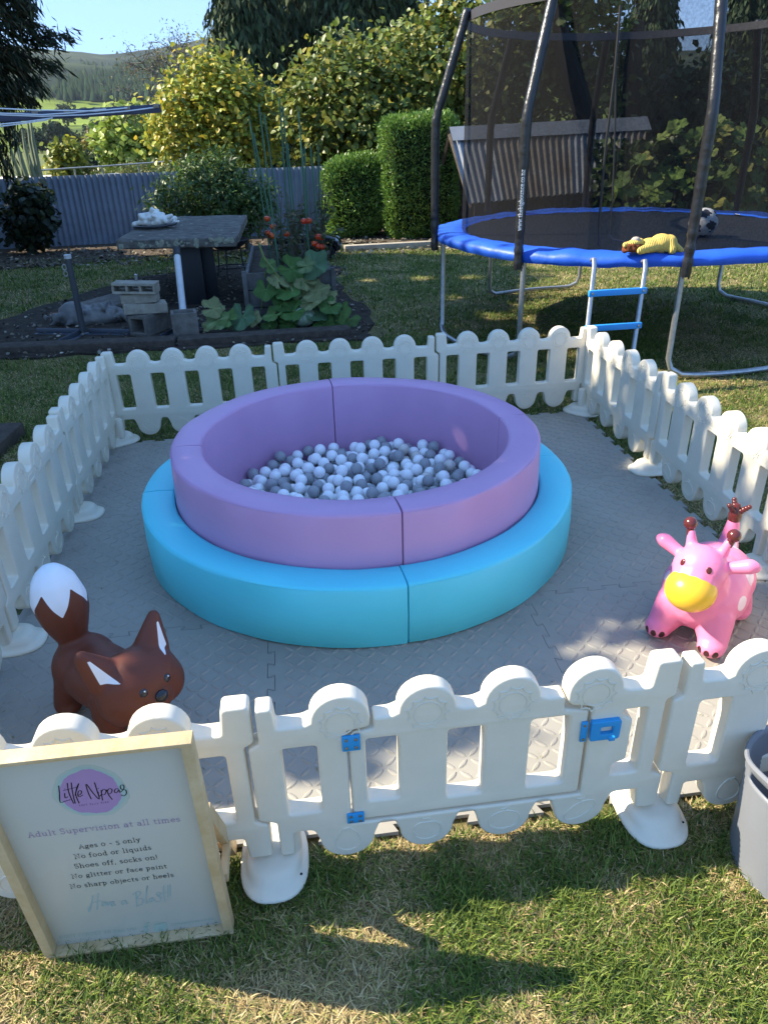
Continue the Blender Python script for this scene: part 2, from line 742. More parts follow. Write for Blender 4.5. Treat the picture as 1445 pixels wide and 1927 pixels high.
def emblem_sun():
    mb = MB()
    for s in (-1, 1):
        y = s * .0252
        ring = []
        for k in range(11):
            a0 = 2 * math.pi * k / 11
            ring.append((.051 * math.cos(a0), y, .051 * math.sin(a0)))
            for u in (.3, .5, .7):
                a = a0 + 2 * math.pi / 11 * u
                ring.append((.043 * math.cos(a), y, .043 * math.sin(a)))
        mb.tube(ring, .0022, 5, closed=True)
        mb.tube([(.033 * math.cos(t), y, .033 * math.sin(t)) for t in np.linspace(0, 2 * math.pi, 25)[:-1]], .002, 5, closed=True)
    return mb.mesh('sun_pattern')


def emblem_fruit(kind):
    mb = MB()
    for s in (-1, 1):
        y = s * .0252
        if kind == 0:      # pear
            rr = lambda t: (.030 * math.cos(t) * (1 - .28 * math.sin(t)), .04 * math.sin(t) + .004)
        elif kind == 1:    # apple
            rr = lambda t: (.036 * math.cos(t), .033 * math.sin(t) - .006 * math.exp(-((t - math.pi / 2) / .35) ** 2))
        elif kind == 2:    # pumpkin
            rr = lambda t: (.041 * math.cos(t), .032 * math.sin(t))
        else:              # plum, leaning
            rr = lambda t: (.038 * math.cos(t) + .008 * math.sin(t), .030 * math.sin(t) + .012 * math.cos(t))
        mb.tube([(rr(t)[0], y, rr(t)[1]) for t in np.linspace(0, 2 * math.pi, 29)[:-1]], .0021, 5, closed=True)
        mb.tube([(0, y, .032), (.003, y, .043), (.010, y, .047)], .0021, 5)
        mb.tube([(-.012, y, .043), (-.003, y, .040), (.004, y, .043)], .002, 5)
    return mb.mesh('fruit_pattern')


def slot_emblem():
    mb = MB()
    for s in (-1, 1):
        y = s * .0252
        mb.tube([(p[0], y, p[1]) for p in fillet([(-.035, -.012), (.035, -.012), (.035, .012), (-.035, .012)], .012, 3)], .0018, 5, closed=True)
    return mb.mesh('slot_pattern')


sun_me, slot_me = emblem_sun(), slot_emblem()
fruit_me = [emblem_fruit(k) for k in range(4)]
panel_me = std_panel()


def emblems(root):
    for k, x in enumerate((.2, .4, .6, .8)):
        e = link('sun_pattern', sun_me, root, white)
        e.location = (x, 0, .490)
        e = link('fruit_pattern', fruit_me[k], root, white)
        e.location = (x, 0, .102)


def panel(loc, rz, sx, label):
    root = empty('picket_fence', loc, rz)
    root.scale = (sx, 1, 1)
    tag(root, label, 'play fence', 'white picket play fence panels')
    link('picket_plate', panel_me, root, white)
    emblems(root)
    e = link('slot_pattern', slot_me, root, white)
    e.location = (.5, 0, .462)
    return root


def gate(loc):
    root = empty('gate_fence', loc, 0)
    tag(root, 'white picket fence panel holding the little gate with blue hinges and blue latch', 'play fence', 'white picket play fence panels')
    o = list(LEFT_END_UP) + top_bump(.2)[:-1] + [(.266, .47, .006), (.212, .462, .006), (.212, .158, .004), (.797, .158, .004), (.797, .452, .006), (.745, .462, .006), (.732, .475, .006)]
    o += top_bump(.8)[1:]
    o += RIGHT_END_DOWN
    for x in (.8, .6, .4, .2):
        o += low_bump(x)
    o += LEFT_END_LOW
    g_hole = fillet([(.868, .214), (.938, .214), (.938, .430), (.876, .430), (.876, .410), (.904, .398), (.904, .262), (.868, .252)], .010, 3)
    link('gate_frame', plate('gate_frame', fillet(o, .008, 3), [hole(.062, .144), g_hole], .050, .007, 3), root, white)
    lo = [(.217, .166), (.217, .447), (.228, .456), (.275, .460), (.275, TOPZ)] + top_bump(.4) + top_bump(.6) + [(.728, TOPZ), (.728, .452), (.790, .440), (.790, .166)]
    leaf = link('gate_leaf', plate('gate_leaf', fillet(lo, .007, 3), [hole(.255, .333, .226), hole(.449, .538, .206), hole(.650, .745, .206)], .046, .007, 3), root, white)
    for k, x in enumerate((.4, .6)):
        e = link('sun_pattern', sun_me, leaf, white)
        e.location = (x, .002, .490)
    for x in (.2, .8):
        e = link('sun_pattern', sun_me, root, white)
        e.location = (x, 0, .490)
    for k, x in enumerate((.2, .4, .6, .8)):
        e = link('fruit_pattern', fruit_me[k], root, white)
        e.location = (x, 0, .102)
    for z in (.431, .182):
        h = link('hinge', MB().rbox((.222, -.0275, z), (.042, .007, .046 if z > .3 else .032), .002).mesh('hinge'), root, blue_pl)
        for dx in (-.011, .011):
            for dz in (-.012, .012):
                s = MB().lathe([(.0042, 0), (.0042, .0015), (.002, .0022), (0, .0022)], 8, (.222 + dx, -.031, z + dz * (1 if z > .3 else .7)), M=Matrix.Rotation(R(90), 3, 'X')).build('screw', steel, h)
    kp = MB().rbox((.781, -.0265, .378), (.017, .007, .062), .002).build('latch_keeper', blue_pl, root)
    for dz in (-.022, .022):
        MB().lathe([(.004, 0), (.004, .0015), (0, .002)], 8, (.780, -.030, .378 + dz), M=Matrix.Rotation(R(90), 3, 'X')).build('screw', steel, kp)
    lt = link('latch', plate('latch', fillet([(.778, .352), (.848, .352), (.852, .358), (.852, .408), (.848, .412), (.778, .412)], .004, 2), [fillet([(.802, .371), (.834, .371), (.834, .394), (.802, .394)], .003, 2)], .014, .002, 2), root, blue_pl)
    lt.location = (.017, -.030, 0)
    MB().rbox((.818, -.031, .382), (.016, .008, .012), .002).build('latch_slide', blue_pl, lt)
    return root


panel((.013, -.06, 0), 0, .99, 'white picket panel behind the signboard at the front left')
gate((1.003, -.06, 0))
panel((2.012, -.06, 0), 0, 1.0, 'white picket panel behind the grey tub at the front right')
panel((3.035, -.03, 0), R(90), 1.03, 'nearest white picket panel on the right side beside the giraffe')
panel((3.035, 1.01, 0), R(90), 1.02, 'second white picket panel on the right side, mostly in shade')
panel((3.035, 2.035, 0), R(90), 1.01, 'white picket panel at the rear of the right side, partly sunlit')
panel((3.035, 3.055, 0), R(180), .985, 'rear white picket panel nearest the trampoline, sunlit at its right end')
panel((2.05, 3.055, 0), R(180), 1.0, 'middle panel of the rear fence, directly behind the purple ring')
panel((1.05, 3.055, 0), R(180), 1.0, 'rear white picket panel at the left, in front of the stone table')
panel((.045, 3.05, 0), R(-90), 1.01, 'white picket panel at the rear of the left side')
panel((.045, 2.04, 0), R(-90), 1.03, 'second white picket panel on the left side')
panel((.045, 1.01, 0), R(-90), 1.03, 'nearest white picket panel on the left side beside the fox')


def foot_mesh():
    mb = MB()
    # stadium-shaped flange and dome, long across the fence
    def ring(sx, sy, z, n=32):
        out = []
        for k in range(n):
            t = 2 * math.pi * k / n
            c, s = math.cos(t), math.sin(t)
            e = 2 / 2.6
            out.append((sx * math.copysign(abs(c) ** e, c), sy * math.copysign(abs(s) ** e, s), z))
        return out
    prof = [(.084, .118, 0), (.0865, .1205, .004), (.086, .120, .010), (.080, .113, .015), (.073, .098, .020), (.070, .090, .030), (.066, .080, .043), (.058, .069, .050), (.040, .050, .052)]
    n = 32
    vs = []
    for p in prof:
        vs += ring(*p)
    fs = []
    for i in range(len(prof) - 1):
        for j in range(n):
            j2 = (j + 1) % n
            fs.append((i * n + j, i * n + j2, (i + 1) * n + j2, (i + 1) * n + j))
    fs.append(tuple((len(prof) - 1) * n + j for j in range(n)))
    mb.add(vs, fs)
    return mb.mesh('base', 50)


foot_me = foot_mesh()
peg_me = MB().lathe([(.0235, .047), (.023, .16), (.020, .165)], 20).mesh('peg')


def foot(x, y, rz, label, corner=False):
    root = empty('fence_stand', (x, y, 0.0145), rz)
    tag(root, label, 'fence foot', 'white plastic feet under the play fence')
    link('base', foot_me, root, white)
    for s in (-.024, .049):
        p = link('peg', peg_me, root, white)
        p.location = (s, 0, 0)
    h = MB().lathe([(.0035, 0), (.0035, .0006), (0, .0007)], 8, (.066, -.062, .0195)).build('hole', mat('dark_hole', (.01, .01, .01), .9, .1), root)
    return root


foot(1.014, -.05, 0, 'white fence foot on the grass between signboard and gate')
foot(2.018, -.05, 0, 'white fence foot on the grass between gate and grey tub')
foot(3.035, 1.02, R(90), 'white fence foot on the right edge beside the giraffe')
foot(3.035, 2.04, R(90), 'white fence foot at the middle of the right side')
foot(3.01, 2.98, R(45), 'white fence foot at the sunlit rear right corner')
foot(.06, 3.02, R(-60), 'white fence foot at the shaded rear left corner')
foot(.045, 2.04, R(-90), 'white fence foot at the middle of the left side')
foot(.045, 1.01, R(-90), 'white fence foot on the left side beside the fox tail')
foot(2.05, 3.055, R(180), 'white fence foot behind the pit at the second rear joint')
foot(1.05, 3.055, R(180), 'white fence foot behind the pit at the first rear joint')

# ------------------------------------------------------------------ the ball pit
PC = (1.4165, 1.7257)
purple = mat('purple_vinyl', (.55, .31, .50), .42, .42, var=.06, vscale=2, bump=.10, bscale=7)
sky_vinyl = mat('blue_vinyl', (.115, .69, .79), .42, .42, var=.05, vscale=2, bump=.10, bscale=7)


def ring_block(name, r0, r1, h, a0, a1, mt, label, group):
    """a curved upholstered block with soft edges and a sewn seam"""
    n = 30
    gap = .0035 / r1
    A = np.linspace(R(a0) + gap, R(a1) - gap, n)
    b = .014
    prof = [(r0, .004), (r0, h - b), (r0 + b * .3, h - b * .3), (r0 + b, h), (r0 + (r1 - r0) * .5, h + .003), (r1 - b, h), (r1 - b * .3, h - b * .3), (r1, h - b), (r1 + .004, h * .5), (r1, .010), (r1 - .006, .003), (r0 + .006, .003)]
    k = len(prof)
    vs, fs = [], []
    ends = []
    for i, a in enumerate(A):
        for q, (r, z) in enumerate(prof):
            dr = .0022 * math.sin(7 * a + q * .9 + a0) + .0012 * math.sin(19 * a + q * 1.7)
            r += dr if 5 <= q <= 9 else -dr * .6
            z += .0018 * math.sin(9 * a + q + a1) if z > .1 else 0
            vs.append((r * math.cos(a), r * math.sin(a), z))
    for i in range(n - 1):
        for j in range(k):
            j2 = (j + 1) % k
            fs.append((i * k + j, (i + 1) * k + j, (i + 1) * k + j2, i * k + j2))
    mb = MB()
    mb.add(vs, fs)
    for a, sgn in ((A[0], 1), (A[-1], -1)):     # pillowed end faces
        cen = len(mb.v)
        rm = (r0 + r1) / 2
        ring_i = [(0 if sgn > 0 else n - 1) * k + j for j in range(k)]
        ins = [((r - rm) * .9 + rm, (z - h / 2) * .95 + h / 2) for r, z in prof]
        aa = a - sgn * .0025 / r1
        base = len(mb.v)
        mb.v += [(r * math.cos(aa), r * math.sin(aa), z) for r, z in ins]
        for j in range(k):
            j2 = (j + 1) % k
            q = (ring_i[j], ring_i[j2], base + j2, base + j)
            mb.f.append(q if sgn > 0 else q[::-1])
        cap = tuple(base + j for j in range(k))
        mb.f.append(cap if sgn > 0 else cap[::-1])
    me = mb.mesh(name, 60)
    bm = bmesh.new()
    bm.from_mesh(me)
    bmesh.ops.recalc_face_normals(bm, faces=bm.faces)
    bm.to_mesh(me)
    bm.free()
    smooth(me, 60)
    o = link(name, me, None, mt)
    o.location = (PC[0], PC[1], .0155)
    tag(o, label, 'soft play block', group)
    sm = MB()
    sm.tube([((r1 - .003) * math.cos(a), (r1 - .003) * math.sin(a), h - .0075) for a in A], .0016, 5)
    sm.tube([((r0 + .003) * math.cos(a), (r0 + .003) * math.sin(a), h - .0075) for a in A], .0016, 5)
    sm.build('seam', mt, o)
    return o


for a0, a1, lab in ((-84, 4, 'purple padded quarter of the ball pit wall nearest the pink giraffe'), (4, 95, 'purple padded quarter at the rear right of the ball pit wall'),
                    (95, 183.5, 'purple padded quarter at the rear left of the ball pit wall'), (183.5, 276, 'purple padded quarter of the ball pit wall nearest the fox')):
    ring_block('pit_wall_block', .677, .814, .468, a0, a1, purple, lab, 'purple quarters of the ball pit wall')
for a0, a1, lab in ((-85.3, 2, 'bright blue padded step block at the front right of the ball pit'), (2, 95, 'bright blue padded step block behind the pit on the right'),
                    (95, 182, 'bright blue padded step block at the rear left of the pit'), (182, 274.7, 'bright blue padded step block at the front left of the ball pit')):
    ring_block('pit_step_block', .824, .966, .259, a0, a1, sky_vinyl, lab, 'blue quarters of the step round the ball pit')

# balls: dropped one by one onto the heap
ball_r = .0305
Rin = .672 - ball_r
heap = []


def heap_ball(k):
    best = None
    for _ in range(18):
        a, r = random.uniform(0, 2 * math.pi), Rin * math.sqrt(random.random())
        x, y = r * math.cos(a), r * math.sin(a)
        z = .016 + ball_r
        if heap:
            H = np.array(heap)
            for _s in range(6):                # roll downhill a little
                d2 = (H[:, 0] - x) ** 2 + (H[:, 1] - y) ** 2
                mk = d2 < (2 * ball_r) ** 2
                z = .016 + ball_r
                if not mk.any():
                    break
                zz = H[mk, 2] + np.sqrt(np.maximum((2 * ball_r) ** 2 - d2[mk], 0))
                i = int(np.argmax(zz))
                z = max(z, float(zz[i]))
                dx, dy = x - H[mk][i, 0], y - H[mk][i, 1]
                L = math.hypot(dx, dy) + 1e-6
                x2, y2 = x + dx / L * .010, y + dy / L * .010
                if math.hypot(x2, y2) > Rin:
                    break
                x, y = x2, y2
        score = z - .022 * (x + .3 * y) / Rin + random.uniform(0, .016)   # the heap is a little higher on the right
        if best is None or score < best[0]:
            best = (score, x, y, z)
    heap.append(best[1:])


for k in range(880):
    heap_ball(k)
H = np.array(heap) + np.array([PC[0], PC[1], 0])
dirs = unit(rng.normal(size=(26, 3)))
vis = np.zeros(len(H))
for i, c in enumerate(H):
    tocam = CAMP - c
    tocam /= np.linalg.norm(tocam)
    pts = c + unit(dirs + tocam * 1.1) * ball_r * 1.01
    D = unit(CAMP - pts)
    ok = np.ones(len(pts), bool)
    near = H[np.linalg.norm(H - c, axis=1) < .35]
    near = near[np.linalg.norm(near - c, axis=1) > 1e-6]
    oc = near[None] - pts[:, None]
    tt = np.einsum('ijk,ik->ij', oc, D)
    d2 = (oc ** 2).sum(2) - tt ** 2
    ok &= ~((tt > 0) & (d2 < (ball_r * .99) ** 2)).any(1)
    # the near wall of the pit hides what lies below its rim
    s = (.484 - pts[:, 2]) / D[:, 2]
    hx = pts + D * s[:, None]
    ok &= np.hypot(hx[:, 0] - PC[0], hx[:, 1] - PC[1]) < .677
    vis[i] = ok.sum()
order = np.argsort(-vis)
bm = bmesh.new()
bmesh.ops.create_icosphere(bm, subdivisions=3, radius=ball_r)
ball_me = {}
ball_cols = {'white': mat('white_ball', (.9, .9, .9), .26, .45, sub=.15), 'grey': mat('grey_ball', (.32, .325, .335), .34, .45), 'pearl': mat('pearl_ball', (.62, .58, .52), .18, .6, coat=.4)}
for key, mm in ball_cols.items():
    me = bpy.data.meshes.new('plastic_ball')
    bm.to_mesh(me)
    me.polygons.foreach_set('use_smooth', [True] * len(me.polygons))
    me.materials.append(mm)
    ball_me[key] = me
bm.free()
BL = {'white': 'white plastic ball lying in the purple ball pit', 'grey': 'grey plastic ball lying in the purple ball pit', 'pearl': 'pearly translucent ball near the right wall of the pit'}
rest = MB()
n_ind = 0
for i in order:
    c = H[i]
    key = 'grey' if random.random() < .33 else 'white'
    if c[0] > PC[0] + .25 and c[1] > PC[1] + .15 and random.random() < .12:
        key = 'pearl'
    if vis[i] > 0 and n_ind < 296:
        o = link('plastic_ball', ball_me[key])
        o.location = c
        o.rotation_euler = (random.random() * 6, random.random() * 6, 0)
        tag(o, BL[key], 'ball', {'white': 'white balls in the ball pit', 'grey': 'grey balls in the ball pit', 'pearl': 'pearly balls in the ball pit'}[key])
        n_ind += 1
    elif n_ind >= 0 and c[2] > .05:
        rest.ball(c, ball_r, 1)
o = rest.build('deeper_balls', ball_cols['white'])
tag(o, 'lower layers of plastic balls in the ball pit', 'balls', None, 'stuff')

# ------------------------------------------------------------------ hopper toys


def capsule(mb, a, b, ra, rb, n=8):
    """overlapping balls from a to b whose radius runs from ra to rb"""
    a, b = np.array(a, float), np.array(b, float)
    for k in range(n + 1):
        t = k / n
        mb.ball(a + (b - a) * t, ra + (rb - ra) * t, 2)


def frame(fwd):
    f = Vector(fwd).normalized()
    up = Vector((0, 0, 1))
    s = f.cross(up).normalized()            # the animal's right side
    return f, s, up


def loc_fn(o, f, s, up):
    o = Vector(o)
    return lambda a, b, c: o + f * a + s * b + up * c


# ---- the fox: body, head, four legs, ears and a raised bushy tail in one skin
f, s, up = frame((.70, -.71, 0))
L = loc_fn((.500, .560, .0155), f, s, up)
MF = Matrix((f, s, up)).transposed()


def fox_parts(mb):
    mb.ball(L(-.02, 0, .155), (.165, .105, .100), 3, MF)
    mb.ball(L(-.11, 0, .155), (.10, .105, .105), 3, MF)
    for a in (-.145, .10):
        for b in (-.065, .065):
            capsule(mb, L(a * .8, b * .7, .15), L(a, b * 1.15, .035), .058, .044)
            mb.ball(L(a + .008, b * 1.18, .030), (.052, .045, .030), 2, MF)
    capsule(mb, L(.06, 0, .17), L(.17, 0, .235), .085, .085)
    mb.ball(L(.195, 0, .245), (.105, .128, .098), 3, MF)
    mb.ball(L(.205, .055, .222), (.088, .078, .080), 3, MF)
    mb.ball(L(.205, -.055, .222), (.088, .078, .080), 3, MF)
    mb.ball(L(.262, 0, .222), (.055, .060, .052), 3, MF)
    for sg in (-1, 1):
        capsule(mb, L(.165, .072 * sg, .30), L(.145, .120 * sg, .385), .050, .020, 10)
        capsule(mb, L(.165, .090 * sg, .29), L(.145, .124 * sg, .375), .046, .018, 10)
    capsule(mb, L(-.13, 0, .19), L(-.155, 0, .265), .055, .046)
    tl = [(-.150, 0, .262, .048), (-.158, 0, .30, .066), (-.166, 0, .345, .081), (-.172, 0, .385, .085), (-.176, 0, .420, .076), (-.178, 0, .452, .057), (-.178, 0, .478, .032), (-.177, 0, .494, .012)]
    for p, q in zip(tl[:-1], tl[1:]):
        capsule(mb, L(*p[:3]), L(*q[:3]), p[3], q[3], 5)


fox_me = blob(fox_parts, .0055, 14, .5)
V = mverts(fox_me)
Ff, Fs, Fu, O = np.array(f), np.array(s), np.array(up), np.array((.500, .560, .0155))
la, lb, lc = (V - O) @ Ff, (V - O) @ Fs, (V - O) @ Fu
phi = np.arctan2(lb, la + .175)
zig = .402 + .040 * (2 * np.abs(((phi / (2 * math.pi) * 5 + .15) % 1) - .5) * 2 - 1)
tip = np.where((la < -.04) & (lc > .30), lc - zig, -.05)
set_attr(fox_me, 'tip', tip)
# white wedge inside each ear, on the side that faces forward
ear = np.full(len(V), -.05)
for sg in (-1, 1):
    u = (lb * sg - .092) - (lc - .29) * .30
    v = lc
    d = np.minimum.reduce([(v - .308), (.0175 - .22 * (v - .300)) - np.abs(u + .004) + .003, (.378 - v), la - .158])
    ear = np.maximum(ear, d)
set_attr(fox_me, 'ear', ear)
fox_m = masked('fox_skin', (.135, .036, .018), [('tip', (.78, .80, .82)), ('ear', (.78, .78, .78))], .5, .35, .05)
fox = link('fox_hopper', fox_me, None, fox_m)
tag(fox, 'brown rubber fox hopper with white tail tip standing behind the front fence', 'toy animal')
gloss = mat('gloss_black', (.012, .012, .014), .18, .6)


def snout(o_me, a, b, c, sx, name, mt, parent):
    """a small button set on the skin, looked up along the forward axis"""
    return None


dark_eye = mat('toy_eye', (.02, .022, .03), .2, .6)
eye_white = mat('eye_glint', (.9, .9, .9), .3, .5)


def on_skin(me, o, d, reach=.6):
    """the point where a line from o along d first meets the skin, with its normal"""
    from mathutils.bvhtree import BVHTree
    vs = [Vector(p) for p in mverts(me)]
    bv = BVHTree.FromPolygons(vs, [tuple(p.vertices) for p in me.polygons])
    hit = bv.ray_cast(Vector(o), Vector(d), reach)
    return hit[0], hit[1]


def button(me, o, d, r, flat, name, mt, parent, glint=True, squash=1.0):
    p, n = on_skin(me, o, d)
    if p is None:
        return None
    q = n.to_track_quat('Z', 'Y').to_matrix()
    mb = MB()
    mb.ball((0, 0, 0), (r, r * squash, r * flat), 2)
    b = mb.build(name, mt, parent)
    b.matrix_world = Matrix.Translation(p) @ q.to_4x4()
    if glint:
        g = MB().ball((r * .25, r * .35, r * flat * .85), (r * .22, r * .22, r * .18), 1).build('eye_glint', eye_white, b)
    return b


bpy.context.view_layer.update()
for sg in (-1, 1):
    button(fox_me, L(.6, .040 * sg, .274), -f, .0125, .35, 'eye', dark_eye, fox)
button(fox_me, L(.6, 0, .247), -f, .021, .6, 'nose', gloss, fox, False, .85)

# ---- the giraffe
f, s, up = frame((-.74, -.67, 0))
GO = Vector((2.585, .715, .0155))
L = loc_fn(GO, f, s, up)
MF = Matrix((f, s, up)).transposed()


def gir_parts(mb):
    mb.ball(L(.01, 0, .160), (.185, .148, .140), 3, MF)
    mb.ball(L(-.09, 0, .165), (.12, .140, .130), 3, MF)
    for a in (-.13, .145):
        for b in (-.1, .1):
            capsule(mb, L(a * .7, b * .65, .12), L(a * 1.02, b * .92, .045), .074, .050)
            mb.ball(L(a * 1.02 + .016, b * .93, .040), (.056, .050, .040), 2, MF)
    capsule(mb, L(.09, 0, .20), L(.145, 0, .285), .105, .085)
    mb.ball(L(.150, 0, .312), (.080, .090, .088), 3, MF)
    capsule(mb, L(.16, 0, .30), L(.205, 0, .262), .080, .078)
    for sg in (-1, 1):
        capsule(mb, L(.115, .05 * sg, .375), L(.108, .062 * sg, .420), .021, .014, 6)
        capsule(mb, L(.12, .085 * sg, .335), L(.112, .142 * sg, .358), .022, .027, 8)
        mb.ball(L(.110, .142 * sg, .359), (.018, .036, .026), 2, MF)
    capsule(mb, L(-.175, 0, .235), L(-.185, 0, .36), .042, .022, 8)


gir_me = blob(gir_parts, .0055, 10, .5)
V = mverts(gir_me)
Ff, Fs, Fu, O = np.array(f), np.array(s), np.array(up), np.array(GO)
la, lb, lc = (V - O) @ Ff, (V - O) @ Fs, (V - O) @ Fu
spots = np.full(len(V), -.05)
for sx, sy, sz, r in ((-.02, .15, .17, .030), (.06, .14, .14, .022), (-.10, .14, .13, .034), (-.14, .10, .24, .034), (.04, .11, .245, .024), (-.03, .02, .31, .040), (-.14, -.02, .28, .03), (-.05, -.12, .23, .036), (.06, -.13, .18, .028), (-.13, -.13, .16, .035), (.09, .115, .21, .02)):
    spots = np.maximum(spots, r - np.sqrt((la - sx) ** 2 + (lb - sy) ** 2 + (lc - sz) ** 2))
spots = np.where(la > .13, -.05, spots)
set_attr(gir_me, 'spots', spots)
toes = np.full(len(V), -.05)
for a in (.165, -.133 + .016 + .04):
    for b in (-.093, .093):
        for k in (-1, 0, 1):
            px_, py_ = (a + .048 - abs(k) * .010, b + k * .026)
            toes = np.maximum(toes, .0105 - np.sqrt(((la - px_) * .8) ** 2 + (lb - py_) ** 2 + ((lc - .036) * .75) ** 2))
set_attr(gir_me, 'toes', toes)
gir_m = masked('giraffe_skin', (.85, .22, .38), [('spots', (.85, .62, .66)), ('toes', (.06, .012, .012))], .33, .45, .03)
gir = link('giraffe_hopper', gir_me, None, gir_m)
tag(gir, 'pink rubber giraffe hopper with yellow muzzle on the mat at the right', 'toy animal')
maroon = mat('maroon_rubber', (.10, .018, .014), .22, .55)
mz = MB()
mz.ball(L(.212, 0, .262), (.082, .083, .074), 4, MF)
mz.build('muzzle', mat('yellow_rubber', (.85, .48, .03), .3, .45), gir)
mo = MB()
mo.tube([L(.212 + .082 * math.cos(t) * math.cos(R(38)), .0825 * math.sin(t), .262 - .075 * math.cos(t) * math.sin(R(30)) - .004) for t in np.linspace(R(-70), R(70), 24)], .0016, 5)
mo.build('mouth', mat('mouth_line', (.55, .28, .02), .4, .4), gir)
for sg in (-1, 1):
    hb = MB()
    capsule(hb, L(.108, .062 * sg, .410), L(.104, .068 * sg, .432), .0135, .0135, 4)
    hb.ball(L(.102, .071 * sg, .446), .0225, 3)
    hb.build('horn', maroon, gir)
bpy.context.view_layer.update()
for sg in (-1, 1):
    button(gir_me, L(.5, .043 * sg, .352), -f, .0095, .3, 'eye', maroon, gir, False, 1.3)
tt = MB()
tt.lathe([(.0, 0), (.022, .004), (.024, .03), (.018, .045), (.010, .07), (0, .074)], 14, L(-.185, 0, .355))
for k in range(3):
    a = k * 2.1 + .5
    capsule(tt, L(-.185, 0, .385), L(-.185 + .035 * math.cos(a), .040 * math.sin(a), .425), .014, .009, 5)
tt.build('tail_tuft', maroon, gir)
pl = MB().lathe([(.014, 0), (.012, .012), (.006, .016), (0, .017)], 14, L(-.005, .0, .303))
pl.build('plug', gloss, gir)

# ------------------------------------------------------------------ the signboard
SO = Vector((.4887, -.2007, 0.0))
s_yaw, s_lean, SW, SH = -.00787, -.0559, .4275, .652
sa = Vector((math.cos(s_yaw), math.sin(s_yaw), 0))
sn = Vector((-math.sin(s_yaw), math.cos(s_yaw), 0))        # away from the camera
su = Vector((0, 0, 1)) * math.cos(s_lean) + sn * math.sin(s_lean)
sk = sa.cross(su)                                           # out of the board, towards the camera
if sk.dot(sn) > 0:
    sk = -sk
SM = Matrix((sa, -sk, su)).transposed().to_4x4()
SM.translation = SO
pine = mat('pine_wood', (.66, .49, .28), .6, .3, col2=(.54, .37, .18), vscale=14, bump=.15, bscale=60)
board_m = mat('white_board', (.55, .525, .44), .28, .5)
sign = empty('signboard', SO)
sign.matrix_world = SM
tag(sign, 'wooden framed white play rules signboard standing on the grass before the fence', 'sign')
fw, fd = .022, .034


def sbox(name, c, sz, mt, par=sign):
    return MB().rbox(c, sz, .0015).build(name, mt, par)


sbox('board', (SW / 2, .012, SH / 2), (SW - .012, .008, SH - .012), board_m)
sbox('frame_rail', (SW / 2, 0, SH - .005), (SW, fd, .010), pine)
sbox('frame_rail', (SW / 2, 0, .005), (SW, fd, .010), pine)
sbox('frame_stile', (fw / 2, 0, SH / 2), (fw, fd - .002, SH - .0205), pine)
sbox('frame_stile', (SW - fw / 2, 0, SH / 2), (fw, fd - .002, SH - .0205), pine)
# the rear leg frame, splayed back
for x in (.012, SW - .012):
    mb = MB()
    a, b = Vector((x, .022, SH * .62)), Vector((x, .20, .012))
    d = (b - a)
    mm = Matrix((Vector((1, 0, 0)), d.normalized().cross(Vector((1, 0, 0))), d.normalized())).transposed()
    mb.rbox((a + b) / 2, (.020, .034, d.length), .002, M=mm)
    mb.build('rear_leg', pine, sign)
sbox('rear_rail', (SW / 2, .188, .055), (SW - .048, .018, .034), pine)
for k, x in enumerate((SW - .012,)):
    sbox('spacer', (x + .004, .10, .135), (.016, .12, .030), pine)

# lettering: pen strokes laid flat on the board
BP = SO + sk * (-.0078)           # the printed face


def onboard(px, py):
    d = Vector(ray(px, py))
    c = Vector(CAMP)
    t = (BP - c).dot(sk) / d.dot(sk)
    q = c + d * t - SO
    return q.dot(sa), q.dot(su)


def ribbons(name, strokes, wd, mt, lift=.0008, parent=sign, y0=.0080, taper=False):
    """strokes: polylines in board coordinates -> flat raised ribbons"""
    mb = MB()
    for st in strokes:
        if len(st) < 2:
            continue
        P = [Vector((p[0], p[1])) for p in st]
        n = len(P)
        lft, rgt = [], []
        for i in range(n):
            t = P[min(i + 1, n - 1)] - P[max(i - 1, 0)]
            if t.length < 1e-9:
                t = Vector((1, 0))
            t.normalize()
            w_ = wd / 2
            if taper:
                w_ *= .65 + .7 * abs(t.y)
            nn = Vector((-t.y, t.x)) * w_
            ex = t * (wd * .35) * (1 if i == n - 1 else (-1 if i == 0 else 0))
            lft.append(P[i] + nn + ex)
            rgt.append(P[i] - nn + ex)
        vs = [(q.x, y0 - lift, q.y) for q in lft] + [(q.x, y0 - lift, q.y) for q in rgt]
        mb.add(vs, [(i, i + 1, n + i + 1, n + i) for i in range(n - 1)])
    return mb.build(name, mt, parent, sm=False)


def A(cx, cy, rx, ry, a0, a1, n=9):
    return [(cx + rx * math.cos(R(a0 + (a1 - a0) * k / n)), cy + ry * math.sin(R(a0 + (a1 - a0) * k / n))) for k in range(n + 1)]


X = .62
SF = .11   # half serif


def st(x, y0, y1, lo=1, hi=1):
    """a stem with slab serifs: lo and hi 1 = both sides, -1 = left only, 2 = right only, 0 = none"""
    out = [[(x, y0), (x, y1)]]
    for y, k in ((y0, lo), (y1, hi)):
        if k == 1:
            out.append([(x - SF, y), (x + SF, y)])
        elif k == -1:
            out.append([(x - SF * 1.2, y), (x, y)])
        elif k == 2:
            out.append([(x, y), (x + SF * 1.2, y)])
    return out


